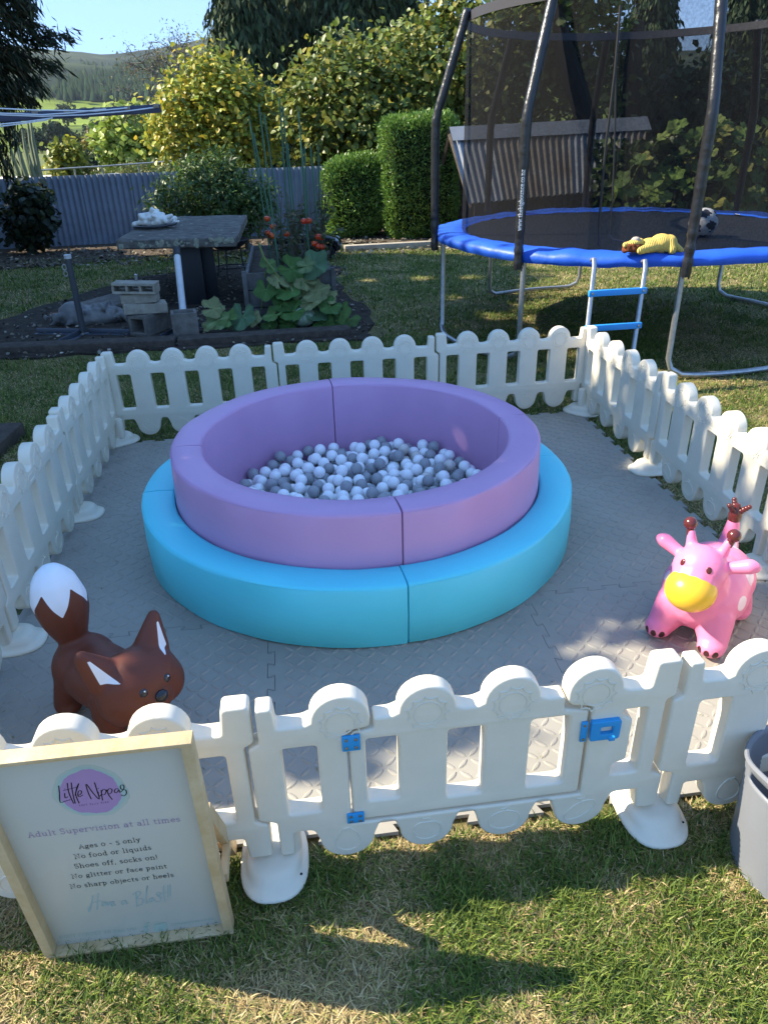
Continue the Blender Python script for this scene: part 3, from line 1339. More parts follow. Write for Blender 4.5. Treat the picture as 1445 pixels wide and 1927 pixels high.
GL = {
    'a': (.58, [A(.26, .19, .19, .20, 90, 360 + 60, 14), A(.26, .44, .19, .18, 150, 0, 7) + [(.45, .05), (.56, 0)]]),
    'b': (.60, st(.13, 0, 1, 0, -1) + [A(.33, .31, .20, .31, 150, -150, 12)]),
    'c': (.52, [A(.30, .31, .24, .31, 50, 315, 12)]),
    'd': (.62, st(.47, 0, 1, 2, -1) + [A(.27, .31, .20, .31, 30, 330, 12)]),
    'e': (.56, [[(.06, .34), (.52, .34)] + A(.29, .31, .24, .31, 10, 320, 12)]),
    'f': (.40, st(.16, 0, .75, 1, 0) + [A(.32, .78, .16, .22, 180, 60, 6), [(.02, X), (.36, X)]]),
    'g': (.58, [A(.26, .38, .18, .24, 0, 360, 14), [(.40, .55), (.56, .60)], [(.16, .16)] + A(.28, -.12, .24, .15, 150, 150 + 360, 14)]),
    'h': (.68, st(.14, 0, 1, 1, -1) + [A(.34, .38, .19, .24, 170, 0, 8) + [(.53, 0)], [(.42, 0), (.64, 0)]]),
    'i': (.34, st(.17, 0, X, 1, -1) + [[(.15, .86), (.19, .86)]]),
    'j': (.30, [[(.06, X), (.18, X), (.18, -.12)] + A(.04, -.14, .14, .16, 0, -90, 5), [(.16, .86), (.20, .86)]]),
    'k': (.62, st(.14, 0, 1, 1, -1) + [[(.50, X), (.17, .27)], [(.26, .36), (.54, 0)], [(.40, X), (.58, X)], [(.46, 0), (.62, 0)]]),
    'l': (.34, st(.17, 0, 1, 1, -1)),
    'm': (1.0, st(.14, 0, X, 1, -1) + [A(.31, .40, .17, .22, 170, 0, 7) + [(.48, 0)], A(.65, .40, .17, .22, 170, 0, 7) + [(.82, 0)], [(.40, 0), (.56, 0)], [(.74, 0), (.92, 0)]]),
    'n': (.68, st(.14, 0, X, 1, -1) + [A(.34, .38, .19, .24, 170, 0, 8) + [(.53, 0)], [(.42, 0), (.64, 0)]]),
    'o': (.60, [A(.30, .31, .24, .31, 0, 360, 16)]),
    'p': (.62, st(.14, -.3, X, 1, -1) + [A(.34, .31, .20, .31, 150, -150, 12)]),
    'q': (.62, st(.48, -.3, X, 1, 0) + [A(.28, .31, .20, .31, 30, 330, 12)]),
    'r': (.48, st(.14, 0, X, 1, -1) + [A(.34, .40, .20, .22, 170, 50, 6)]),
    's': (.48, [A(.24, .46, .16, .16, 30, 250, 8) + A(.24, .15, .18, .16, 80, -150, 8)]),
    't': (.42, [[(.18, .82), (.18, .14)] + A(.30, .14, .12, .14, 180, 300, 5), [(.03, X), (.38, X)]]),
    'u': (.68, [[(.03, X), (.14, X), (.14, .22)] + A(.32, .22, .18, .22, 180, 350, 8), [(.40, X), (.51, X), (.51, 0), (.62, 0)]]),
    'v': (.58, [[(.10, X), (.30, 0), (.48, X)], [(.0, X), (.2, X)], [(.4, X), (.58, X)]]),
    'w': (.86, [[(.08, X), (.24, 0), (.42, X), (.60, 0), (.76, X)], [(0, X), (.18, X)], [(.68, X), (.86, X)]]),
    'y': (.58, [[(.10, X), (.30, .02)], [(.50, X), (.26, -.18), (.16, -.30), (.04, -.28)], [(.0, X), (.2, X)], [(.4, X), (.6, X)]]),
    'z': (.52, [[(.06, X), (.46, X), (.06, 0), (.46, 0)]]),
    'A': (.76, [[(.08, 0), (.38, 1), (.66, 0)], [(.18, .34), (.56, .34)], [(-.02, 0), (.2, 0)], [(.55, 0), (.78, 0)]]),
    'S': (.60, [A(.30, .74, .22, .25, 20, 250, 9) + A(.30, .25, .24, .26, 80, -160, 9)]),
    'N': (.82, [[(.12, 0), (.12, 1), (.66, 0), (.66, 1)], [(0, 0), (.24, 0)], [(0, 1), (.14, 1)], [(.54, 1), (.78, 1)]]),
    'D': (.74, st(.12, 0, 1, -1, -1) + [[(.12, 0), (.3, 0)] + A(.3, .5, .34, .5, -90, 90, 10) + [(.12, 1)]]),
    'O': (.76, [A(.38, .5, .31, .5, 0, 360, 18)]),
    'T': (.66, [[(.33, 0), (.33, 1)], [(.04, .86), (.04, 1), (.62, 1), (.62, .86)], [(.22, 0), (.44, 0)]]),
    'F': (.58, st(.12, 0, 1, 1, -1) + [[(.12, 1), (.54, 1), (.54, .86)], [(.12, .52), (.42, .52)]]),
    'R': (.70, st(.12, 0, 1, 1, -1) + [[(.12, 1)] + A(.32, .75, .22, .25, 90, -90, 8) + [(.12, .5)], [(.34, .5), (.60, 0), (.70, 0)]]),
    'G': (.74, [A(.38, .5, .31, .5, 45, 320, 12) + [(.64, .42)], [(.5, .42), (.74, .42)]]),
    'E': (.60, st(.12, 0, 1, -1, -1) + [[(.12, 1), (.54, 1), (.54, .86)], [(.12, .52), (.42, .52)], [(.12, 0), (.54, 0), (.54, .14)]]),
    'U': (.76, [[(.12, 1), (.12, .3)] + A(.38, .3, .26, .3, 180, 360, 9) + [(.64, 1)], [(.0, 1), (.24, 1)], [(.52, 1), (.76, 1)]]),
    'L': (.56, st(.12, 0, 1, -1, 1) + [[(.12, 0), (.52, 0), (.52, .16)]]),
    'P': (.62, st(.12, 0, 1, 1, -1) + [[(.12, 1)] + A(.32, .74, .22, .26, 90, -90, 8) + [(.12, .48)]]),
    'Y': (.70, [[(.06, 1), (.34, .48), (.62, 1)], [(.34, .48), (.34, 0)], [(.22, 0), (.46, 0)]]),
    'H': (.78, st(.12, 0, 1) + st(.62, 0, 1) + [[(.12, .5), (.62, .5)]]),
    'I': (.36, st(.17, 0, 1)),
    '0': (.62, [A(.30, .34, .25, .34, 0, 360, 16)]),
    '5': (.54, [[(.50, .70), (.14, .70), (.12, .34)] + A(.27, .08, .22, .26, 110, -150, 12)]),
    '-': (.44, [[(.06, .34), (.38, .34)]]), '!': (.28, [[(.13, 1), (.13, .3)], [(.12, .04), (.15, .04)]]),
    ',': (.24, [[(.12, .05), (.12, -.05), (.05, -.17)]]), '.': (.22, [[(.09, .04), (.13, .04)]]), ' ': (.30, []), "'": (.2, []),
}


def text_strokes(txt, p0, p1, gap=.10):
    """fits the text between two baseline points (board u,v)"""
    adv = [(GL[c][0] + gap) for c in txt]
    tot = sum(adv) - gap
    dx, dy = p1[0] - p0[0], p1[1] - p0[1]
    sc_ = math.hypot(dx, dy) / tot
    ux, uy = dx / math.hypot(dx, dy), dy / math.hypot(dx, dy)
    out, x = [], 0
    for c, a in zip(txt, adv):
        for stx in GL[c][1]:
            out.append([(p0[0] + (ux * (x + p[0]) - uy * p[1]) * sc_, p0[1] + (uy * (x + p[0]) + ux * p[1]) * sc_) for p in stx])
        x += a
    return out, sc_


ink = mat('black_print', (.012, .012, .013), .5, .3)
lilac = mat('lilac_print', (.38, .24, .38), .5, .3)
mint = mat('mint_print', (.38, .49, .38), .5, .3)
aqua = mat('pale_blue_print', (.34, .46, .44), .5, .3)
for txt, a, b, mt_ in (('Adult Supervision at all times', (55, 1576), (340, 1545), lilac), ('Ages 0 - 5 only', (150, 1597), (265, 1583), ink), ('No food or liquids', (142, 1616), (286, 1598), ink),
                       ('Shoes off, socks on!', (142, 1634), (298, 1616), ink), ('No glitter or face paint', (137, 1653), (315, 1633), ink), ('No sharp objects or heels', (134, 1672), (328, 1649), ink),
                       ('DONT FORGET TO TAG US!', (114, 1766), (258, 1750), mint), ('littlenippas.co.nz', (323, 1742), (403, 1730), mint)):
    s_, k_ = text_strokes(txt, onboard(*a), onboard(*b))
    ribbons('lettering', s_, k_ * .088, mt_)


def px_strokes(strs, ox, oy, k):
    return [[onboard(ox + x / k, oy + y / k) for x, y in sp] for sp in strs]


def spline(pts, n=5):
    P = [Vector(p) for p in pts]
    out = []
    for i in range(len(P) - 1):
        p0, p1, p2, p3 = P[max(i - 1, 0)], P[i], P[i + 1], P[min(i + 2, len(P) - 1)]
        for j in range(n):
            t = j / n
            out.append(tuple(.5 * ((2 * p1) + (p2 - p0) * t + (2 * p0 - 5 * p1 + 4 * p2 - p3) * t * t + (3 * p1 - p0 - 3 * p2 + p3) * t ** 3)))
    out.append(tuple(P[-1]))
    return out


# the round brush-painted badge: a lilac disc with a pale aqua edge
def disc(name, cx, cy, rx, ry, mt_, lift, rot=R(6), wobl=.03, ph=0.0):
    mb = MB()
    n = 64
    u0 = onboard(cx, cy)
    ring_ = []
    for k in range(n):
        t = 2 * math.pi * k / n
        q = 1 + wobl * math.sin(3 * t + ph) + wobl * .6 * math.sin(7 * t + 1 + ph) + wobl * .5 * random.uniform(-1, 1)
        x, y = rx * q * math.cos(t), ry * q * math.sin(t)
        ring_.append(onboard(cx + x * math.cos(rot) - y * math.sin(rot), cy + x * math.sin(rot) + y * math.cos(rot)))
    vs = [(u0[0], .008 - lift, u0[1])] + [(p[0], .008 - lift, p[1]) for p in ring_]
    mb.add(vs, [(0, 1 + k, 1 + (k + 1) % n) for k in range(n)])
    return mb.build(name, mt_, sign, sm=False)


disc('badge_ring', 171, 1489, 72, 48, mat('pale_mint_print', (.46, .51, .43), .5, .3), .0003, ph=.4)
disc('badge_ring', 171, 1489, 66, 44, mat('pale_aqua_print', (.38, .50, .46), .5, .3), .0005, ph=1.4)
disc('badge_disc', 170, 1490, 58, 41, mat('badge_lilac', (.42, .25, .44), .5, .3), .0007)
T = [  # 'Little Nippas' traced as pen strokes
    spline([(232, 262), (238, 330), (246, 402), (290, 392), (330, 380)]),
    spline([(283, 326), (284, 350), (290, 366), (310, 355)]), [(280, 290), (286, 288)],
    spline([(305, 240), (318, 320), (358, 412)]), spline([(338, 236), (350, 320), (372, 412)]), spline([(272, 303), (330, 288), (398, 270)]),
    spline([(372, 345), (385, 280), (402, 243), (396, 262), (376, 330), (392, 380), (405, 410)]),
    spline([(392, 345), (420, 332), (424, 308), (404, 305), (394, 335), (406, 356), (436, 340)]),
    spline([(508, 374), (482, 320), (464, 258), (474, 256), (520, 320), (576, 376), (556, 300), (536, 236)]),
    spline([(566, 315), (570, 340), (578, 352), (594, 336)]), [(566, 285), (572, 283)],
    spline([(592, 300), (598, 345), (604, 385)]), spline([(592, 318), (612, 292), (634, 306), (622, 336), (602, 338)]),
    spline([(640, 296), (656, 340), (686, 378)]), spline([(642, 312), (660, 286), (684, 296), (676, 324), (654, 332)]),
    spline([(740, 290), (716, 288), (704, 312), (722, 322), (744, 296), (748, 318), (762, 312)]),
    spline([(762, 312), (786, 284), (778, 256), (756, 262), (762, 290), (800, 300), (806, 330), (784, 348), (762, 340)]),
]
ribbons('logo_lettering', px_strokes(T, 60, 1420, 4.5156), 0.0016, ink, .0011, taper=True)
s_, k_ = text_strokes('SOFT PLAY HIRE', onboard(150, 1516.5), onboard(206, 1509.5), .45)
ribbons('lettering', s_, k_ * .12, mat('plum_print', (.09, .04, .12), .5, .3), .0011)
T2 = [
    spline([(520, 1200), (510, 1260), (492, 1330), (484, 1318), (500, 1290)]), spline([(570, 1178), (560, 1250), (556, 1315)]), spline([(510, 1262), (545, 1250), (590, 1240)]),
    spline([(625, 1250), (604, 1252), (596, 1276), (612, 1284), (628, 1254), (634, 1282)]), spline([(642, 1255), (650, 1280), (668, 1248)]), spline([(674, 1276), (700, 1262), (692, 1244), (676, 1260), (684, 1286), (716, 1270)]),
    spline([(800, 1238), (772, 1242), (764, 1264), (782, 1270), (800, 1240), (806, 1268), (822, 1258)]),
    spline([(888, 1172), (890, 1230), (896, 1290)]), spline([(860, 1190), (905, 1158), (924, 1180), (896, 1222), (945, 1226), (940, 1270), (890, 1284)]),
    spline([(978, 1160), (985, 1110), (972, 1180), (974, 1262), (994, 1250)]), spline([(1030, 1214), (1008, 1222), (1004, 1246), (1022, 1246), (1034, 1216), (1042, 1242)]),
    spline([(1062, 1206), (1092, 1190), (1080, 1168), (1060, 1186), (1096, 1216), (1090, 1246), (1054, 1244)]), spline([(1124, 1110), (1122, 1190), (1136, 1244)]), spline([(1100, 1180), (1160, 1164)]),
    spline([(1158, 1108), (1160, 1180), (1158, 1212)]), spline([(1178, 1100), (1180, 1200)]), [(1180, 1220), (1183, 1222)], [(1158, 1226), (1161, 1228)],
]
ribbons('script_lettering', px_strokes(T2, 60, 1420, 4.5156), .0017, aqua, .0009, taper=True)
# the two small social icons in the bottom corner: a letter f and a camera in a rounded square
ribbons('icon_letter', px_strokes([[(1, 30), (1, 9), (4, 3), (10, 2)], [(-5, 15), (9, 13)]], 275, 1735, 1.7), .0042, mint)
ic = [onboard(290 + x, 1738 + y) for x, y in fillet([(0, 1.5), (24, -2.5), (25, 12), (1, 15.5)], 3, 3)]
mb = MB()
mb.add([(p[0], .0074, p[1]) for p in ic], [tuple(range(len(ic)))])
mb.build('icon_square', mint, sign, sm=False)
ribbons('icon_camera', [[onboard(302.6 + 5 * math.cos(t), 1744.5 + 4.6 * math.sin(t)) for t in np.linspace(0, 6.283, 17)], [onboard(*p) for p in ((295, 1741), (309.5, 1738.6), (310, 1747.6), (295.6, 1750), (295, 1741))]], .0013, board_m, .0010)

# ------------------------------------------------------------------ the grey flexible tub at the right edge
tub_m = mat('grey_tub', (.19, .20, .22), .38, .45)
tub_base = Vector((2.338, -.245, .004))
tub = empty('flexible_tub', tub_base, R(12))
tag(tub, 'grey flexible rubber tub with a slotted handle on the grass at the right edge', 'tub')
n = 72
prof = []
hs_ = np.linspace(0, .300, 40)
for z in hs_:
    r = .168 + .016 * (z / .300)
    r += .0012 * math.cos(z / .300 * 2 * math.pi * 19)
    prof.append((r, z))


def tub_wall(ang):
    return .016 * max(0, math.cos(2 * (ang - math.pi))) ** 2


vs, fs = [], []
for i, (r, z) in enumerate(prof):
    for j in range(n):
        a = 2 * math.pi * j / n
        lift = (.045 * max(0, math.cos(a)) ** 6 + .045 * max(0, -math.cos(a)) ** 6) * (z / .300) ** 3
        rr = r * (1 + .035 * math.cos(2 * a) * (z / .300))
        vs.append((rr * math.cos(a), rr * math.sin(a), z + lift))
K = len(prof)
slot = []
for i in range(K - 1):
    for j in range(n):
        j2 = (j + 1) % n
        aj = (j + .5) / n * 360
        side = min(abs(aj), abs(aj - 180), abs(aj - 360))
        if side < 27 and 34 <= i <= 36:
            continue
        fs.append((i * n + j, i * n + j2, (i + 1) * n + j2, (i + 1) * n + j))
fs.append(tuple(range(n - 1, -1, -1)))
mb = MB()
mb.add(vs, fs)
me = mb.mesh('body', 80)
o = link('body', me, tub, tub_m)
md = o.modifiers.new('thick', 'SOLIDIFY')
md.thickness = .005
md.offset = -1
top = [vs[(K - 1) * n + j] for j in range(n)]
MB().tube(top, .0062, 8, closed=True).build('rim', tub_m, tub)

# ------------------------------------------------------------------ the trampoline
TC = Vector((4.30, 5.30, 0))
TR = 1.79
galv = mat('galvanised_steel', (.46, .47, .48), .38, .5, metal=.75, var=.25, vscale=30)
sleeve = mat('black_sleeve', (.016, .016, .018), .33, .55, bump=.5, bscale=28)
blue_pad = mat('blue_pad', (.018, .10, .55), .48, .4, bump=.6, bscale=11)
black_mat = mat('jump_mat', (.014, .015, .018), .6, .3)


def pol(a, r, z):
    return Vector((r * math.cos(R(a)), r * math.sin(R(a)), z))


tramp = empty('trampoline', TC)
tag(tramp, 'round trampoline with blue safety pad, black safety net and sleeved poles', 'trampoline')
MB().lathe([(0, .850), (.8, .848), (1.50, .858)], 64).build('jump_mat', black_mat, tramp)
MB().tube([pol(a, 1.72, .825) for a in range(0, 360, 6)], .024, 8, closed=True).build('frame_ring', galv, tramp)
nA = 220
prof = [(1.775, .795), (1.79, .815), (1.792, .845), (1.765, .872), (1.70, .884), (1.62, .886), (1.55, .876), (1.50, .862)]
vs, fs = [], []
ph = [random.uniform(0, 6.28) for _ in range(8)]
for i in range(nA):
    a = 2 * math.pi * i / nA
    wv = .0030 * math.sin(13 * a + ph[0] + 2 * math.sin(3 * a)) + .0022 * math.sin(29 * a + ph[1] + 3 * math.sin(5 * a)) + .0015 * math.sin(61 * a + ph[2] + 2 * math.sin(7 * a))
    sag = .012 * math.sin(4 * a + ph[3])
    for k, (r, z) in enumerate(prof):
        t = k / (len(prof) - 1)
        wz = wv * (1.2 if 1 <= k <= 5 else .5) + .004 * math.sin(41 * a + 5 * t + ph[4]) * math.sin(3 * a + ph[5])
        vs.append(((r + .5 * wv * (1 - t)) * math.cos(a), (r + .5 * wv * (1 - t)) * math.sin(a), z + wz + sag * (1 - t)))
K = len(prof)
for i in range(nA):
    i2 = (i + 1) % nA
    for k in range(K - 1):
        fs.append((i * K + k, i2 * K + k, i2 * K + k + 1, i * K + k + 1))
MB().add(vs, fs).build('safety_pad', blue_pad, tramp, 80)


def u_leg(a0, a1):
    r = 1.735
    p = [pol(a0, r, .80), pol(a0, r, .14), pol(a0 + (a1 - a0) * .02, r + .01, .07), pol(a0 + (a1 - a0) * .09, r + .015, .028), pol(a0 + (a1 - a0) * .2, r + .015, .022)]
    p += [pol(a0 + (a1 - a0) * t, r + .015, .022) for t in (.35, .5, .65)]
    p += [pol(a0 + (a1 - a0) * .8, r + .015, .022), pol(a0 + (a1 - a0) * .91, r + .015, .028), pol(a0 + (a1 - a0) * .98, r + .01, .07), pol(a1, r, .14), pol(a1, r, .80)]
    MB().tube(p, .021, 10).build('leg', galv, tramp)


for a0, a1 in ((179, 219), (257, 296), (-8, 31), (82, 121)):
    u_leg(a0, a1)


def t_pole(a):
    pts, rs = [], []
    path = [(1.815, .74, .030), (1.815, .80, .034), (1.815, .90, .033), (1.815, 1.2, .036), (1.815, 1.6, .038), (1.812, 1.74, .037), (1.795, 1.82, .035), (1.76, 1.92, .037), (1.60, 2.40, .036), (1.575, 2.49, .034), (1.57, 2.54, .02)]
    for i, (p0, p1) in enumerate(zip(path[:-1], path[1:])):
        n = max(1, int((p1[1] - p0[1]) / .022))
        for j in range(n):
            t = j / n
            z = p0[1] + (p1[1] - p0[1]) * t
            crumple = .0045 if z < 1.05 else .0015
            pts.append(pol(a, p0[0] + (p1[0] - p0[0]) * t, z))
            rs.append(p0[2] + (p1[2] - p0[2]) * t + random.uniform(-crumple, crumple))
    MB().tube(pts, rs, 12).build('pole', sleeve, tramp, 80)


for a in (179, 219, 257, 296, -8, 31, 82, 121):
    t_pole(a)

# the net: a fine black mesh that lets part of the light through
net_m = bpy.data.materials.new('safety_net')
net_m.use_nodes = True
t = net_m.node_tree
b = t.nodes['Principled BSDF']
b.inputs['Base Color'].default_value = (.009, .009, .010, 1)
b.inputs['Roughness'].default_value = .8
b.inputs['Specular IOR Level'].default_value = .12
tp = t.nodes.new('ShaderNodeBsdfTransparent')
ms = t.nodes.new('ShaderNodeMixShader')
tc = t.nodes.new('ShaderNodeTexCoord')
nz = t.nodes.new('ShaderNodeTexNoise')
nz.inputs['Scale'].default_value = 60
nz.inputs['Detail'].default_value = 3
mr = t.nodes.new('ShaderNodeMapRange')
mr.inputs[1].default_value, mr.inputs[2].default_value = .3, .7
mr.inputs[3].default_value, mr.inputs[4].default_value = .46, .64
t.links.new(tc.outputs['Object'], nz.inputs['Vector'])
t.links.new(nz.outputs['Fac'], mr.inputs[0])
t.links.new(mr.outputs[0], ms.inputs[0])
t.links.new(tp.outputs[0], ms.inputs[1])
t.links.new(b.outputs[0], ms.inputs[2])
t.links.new(ms.outputs[0], t.nodes['Material Output'].inputs['Surface'])
NR = 1.545


def net_r(a, z):
    """the net hangs between its poles: drawn in a little between them"""
    return NR - .012 * math.sin(R(a) * 8) ** 2


vs, fs = [], []
zs = list(np.linspace(.868, 2.44, 12))
for z in zs:
    for i in range(120):
        vs.append(pol(i * 3, net_r(i * 3, z), z))
for k in range(len(zs) - 1):
    for i in range(120):
        fs.append((k * 120 + i, k * 120 + (i + 1) % 120, (k + 1) * 120 + (i + 1) % 120, (k + 1) * 120 + i))
MB().add(vs, fs).build('net', net_m, tramp, 80)
vs, fs = [], []
for z, r in ((2.435, NR - .004), (2.50, NR - .002), (2.50, NR + .004), (2.435, NR + .003)):
    vs += [pol(i * 3, r, z) for i in range(120)]
for k in range(3):
    fs += [(k * 120 + i, k * 120 + (i + 1) % 120, (k + 1) * 120 + (i + 1) % 120, (k + 1) * 120 + i) for i in range(120)]
MB().add(vs, fs).build('net_hem', mat('net_hem', (.05, .05, .06), .6, .3), tramp, 80)


def on_net(px, py, r=NR + .006):
    d = Vector(ray(px, py))
    o = Vector(CAMP) - TC
    a = d.x ** 2 + d.y ** 2
    bq = 2 * (o.x * d.x + o.y * d.y)
    c = o.x ** 2 + o.y ** 2 - r * r
    tt_ = (-bq - math.sqrt(max(0, bq * bq - 4 * a * c))) / (2 * a)
    return o + d * tt_


zip_m = mat('zip_tape', (.012, .012, .013), .45, .5)
MB().tube([on_net(*p) for p in ((1167, 10), (1162, 70), (1157, 130), (1150, 190), (1141, 260), (1133, 340), (1128, 410), (1126, 462))], .010, 6).build('zip_edge', zip_m, tramp)
MB().tube([on_net(*p) for p in ((1157, 130), (1158, 165), (1157, 220), (1155, 300), (1152, 370), (1148, 420), (1146, 440), (1152, 450), (1175, 455))], .007, 6).build('zip_edge', zip_m, tramp)

# white web address running up the front pole sleeve
pb = pol(219, 1.815, 0)
d2c = (Vector(CAMP) - TC - pb)
d2c.z = 0
d2c.normalize()
rgt = Vector((0, 0, 1)).cross(d2c)
tw = 'www.thebigbounce.co.nz'
adv = [GL[c][0] + .06 for c in tw]
z0, z1 = 1.015, 1.42
scl = (z1 - z0) / sum(adv)
mb = MB()
x = 0
for c, a_ in zip(tw, adv):
    for s_ in GL[c][1]:
        P = [Vector(((p[1] - .3) * scl, (x + p[0]) * scl)) for p in s_]      # across, up
        for p, q in zip(P[:-1], P[1:]):
            tdir = (q - p)
            if tdir.length < 1e-6:
                continue
            tdir.normalize()
            nn = Vector((-tdir.y, tdir.x)) * scl * .07
            e = tdir * scl * .05
            quad = [p + nn - e, q + nn + e, q - nn + e, p - nn - e]
            vs_ = []
            for w2 in quad:
                th_ = w2.x / .041
                vs_.append(pb + d2c * .0415 * math.cos(th_) - rgt * .0415 * math.sin(th_) + Vector((0, 0, z0 + w2.y)))
            mb.add(vs_, [(0, 1, 2, 3)])
    x += a_
mb.build('lettering', mat('white_print', (.75, .75, .75), .5, .3), tramp, sm=False)
# worn maker's print on the jump mat, too rubbed to read
mb = MB()
for k in range(9):
    p = Vector(atz(1145 + k * 12.0 + random.uniform(-2, 2), 433 - k * .3, .8535)) - TC
    mb.box((p.x, p.y, .8535), (random.uniform(.03, .07), random.uniform(.02, .05), .001), random.uniform(-.3, .3))
mb.build('worn_print', mat('worn_print', (.22, .27, .36), .6, .3, col2=(.05, .06, .08), vscale=60), tramp)
for a in (219, 257, 179, 296):
    mb = MB()
    p = pol(a, 1.80, .775)
    mb.tube([p + Vector((.0, 0, .02)), p + Vector((.015, -.03, -.02)), p + Vector((.01, -.035, -.05))], .006, 5)
    mb.tube([p + Vector((.0, 0, .02)), p + Vector((-.02, -.02, -.03)), p + Vector((-.028, -.022, -.045))], .006, 5)
    mb.build('tie_strap', zip_m, tramp)

# the ladder hooked over the rim
lad = empty('trampoline_ladder', (0, 0, 0))
tag(lad, 'silver trampoline ladder with two blue plastic rungs hooked under the pad', 'ladder')
lp = []
for side in ((1118, 500, 1113, 550, 1105, 615), (1214, 503, 1207, 552, 1197, 618)):
    a, bq = at(side[0], side[1], 3.56), at(side[4], side[5], 3.40)
    d = (bq - a) / (a[2] - bq[2])
    bot = a + d * (a[2] - .005)
    rt_ = MB().tube([a + np.array([0, .05, .03]), a + np.array([0, .02, .04]), a, bq, bot], .016, 10).build('rail', galv, lad)
    lp.append((a, d))
for zz, lb in ((None, 552), (None, 617)):
    yv = 3.485 if lb == 552 else 3.40
    zr = at(1110, lb, yv)[2]
    q = [lp[k][0] + lp[k][1] * (lp[k][0][2] - zr) for k in (0, 1)]
    dv = Vector(q[1] - q[0])
    ang_ = math.atan2(dv.y, dv.x)
    rung = MB().rbox(tuple((q[0] + q[1]) / 2 + np.array([0, -.012, 0])), (dv.length + .05, .028, .042), .006, ang_).build('rung', mat('rung_blue', (.03, .28, .68), .38, .45), lad)
    for k in (0, 1):
        MB().lathe([(.009, 0), (.008, .004), (0, .005)], 10, tuple(q[k] + np.array([0, -.027, 0])), M=Matrix.Rotation(R(90), 3, 'X')).build('bolt', steel, rung)

# the lion lying on the pad
cordy = mat('yellow_corduroy', (.70, .50, .13), .85, .15, bump=.1, bscale=90)
_t = cordy.node_tree
wv_ = _t.nodes.new('ShaderNodeTexWave')
wv_.inputs['Scale'].default_value = 26
wv_.inputs['Distortion'].default_value = 1.2
_tc = _t.nodes.new('ShaderNodeTexCoord')
_t.links.new(_tc.outputs['Object'], wv_.inputs['Vector'])
_bp = _t.nodes.new('ShaderNodeBump')
_bp.inputs['Strength'].default_value = .7
_bp.inputs['Distance'].default_value = .008
_t.links.new(wv_.outputs['Fac'], _bp.inputs['Height'])
_t.links.new(_bp.outputs['Normal'], _t.nodes['Principled BSDF'].inputs['Normal'])
LO = Vector(at(1230, 474, 3.70))
LO.z = .892
kx = 4.95 / 1350 / 1.0


def lw(px, py, dy=0.0):
    p = Vector(at(px, py, LO.y + dy))
    return (p.x, p.y, p.z)


def lion_parts(mb):
    mb.ball(lw(1243, 458), (.080, .075, .066), 3)
    mb.ball(lw(1222, 462), (.075, .07, .052), 3)
    mb.ball(lw(1258, 458), (.055, .062, .060), 3)
    capsule(mb, lw(1240, 462, -.03), lw(1204, 471, -.06), .038, .029, 6)
    capsule(mb, lw(1258, 458, -.03), lw(1264, 470, -.07), .046, .032, 6)
    capsule(mb, lw(1264, 460, 0), lw(1281, 471, -.03), .034, .020, 6)
    capsule(mb, lw(1222, 460, .03), lw(1212, 470, .06), .035, .03, 5)


lion = link('plush_lion', blob(lion_parts, .006, 8), None, cordy)
tag(lion, 'yellow corduroy plush lion with brown mane lying on the blue pad', 'plush toy')


def mane_parts(mb):
    for k in range(46):
        a, e = random.uniform(0, 6.28), random.uniform(-.6, .9)
        c = Vector(lw(1190, 466)) + Vector((.055 * math.cos(a), .05 * math.sin(a), .026 * e))
        mb.ball(c, random.uniform(.014, .026), 1)
    mb.ball(lw(1190, 466), (.062, .055, .034), 2)


link('mane', blob(mane_parts, .005, 2), lion, mat('mane_plush', (.22, .07, .03), .95, .1, bump=1.0, bscale=160))
link('face', blob(lambda mb: (capsule(mb, lw(1176, 461, -.02), lw(1204, 455, -.01), .020, .026, 6), mb.ball(lw(1192, 457, -.02), (.045, .04, .022), 2)), .005, 5), lion, cordy)
MB().ball(lw(1196, 452, -.01), (.034, .030, .024), 2).build('snout', mat('grey_plush', (.42, .36, .31), .9, .1, bump=.6, bscale=120), lion)
MB().ball(lw(1288, 476, -.03), (.016, .014, .010), 2).build('tail_tuft', MATS['mane_plush'], lion)

# a ball and a scrap of paper on the jump mat
bp_ = Vector(atz(1318, 446, .857))
me = MB().ball((0, 0, 0), .112, 4).mesh('soccer_ball')
V = mverts(me) / .112
ico = []
gold = (1 + 5 ** .5) / 2
for s1 in (-1, 1):
    for s2 in (-1, 1):
        ico += [(0, s1, s2 * gold), (s1, s2 * gold, 0), (s2 * gold, 0, s1)]
ico = unit(np.array(ico, float))
nearest = (V @ ico.T).max(1)
set_attr(me, 'patch', (nearest - .93 + .05 * np.sin(V[:, 0] * 17) * np.sin(V[:, 1] * 13) + .03 * np.sin(V[:, 2] * 29)) * .1)
bl = link('soccer_ball', me, None, masked('soccer_skin', (.62, .62, .62), [('patch', (.03, .03, .04))], .45, .4))
bl.location = (bp_.x, bp_.y, .857 + .110)
bl.rotation_euler = (.4, .3, .8)
tag(bl, 'white ball with dark patches lying on the black trampoline mat behind a pole', 'ball')
pp = Vector(atz(1400, 404, .866))
sc_me = grid_sheet('paper_scrap', np.linspace(-.10, .10, 6), np.linspace(-.05, .05, 4), lambda x, y: .008 * np.sin(x * 40) + .006 * np.sin(y * 60), mat('paper', (.75, .75, .73), .8, .2))
sc_me.location = (pp.x, pp.y, .872)
tag(sc_me, 'scrap of white paper lying on the black trampoline mat', 'paper')

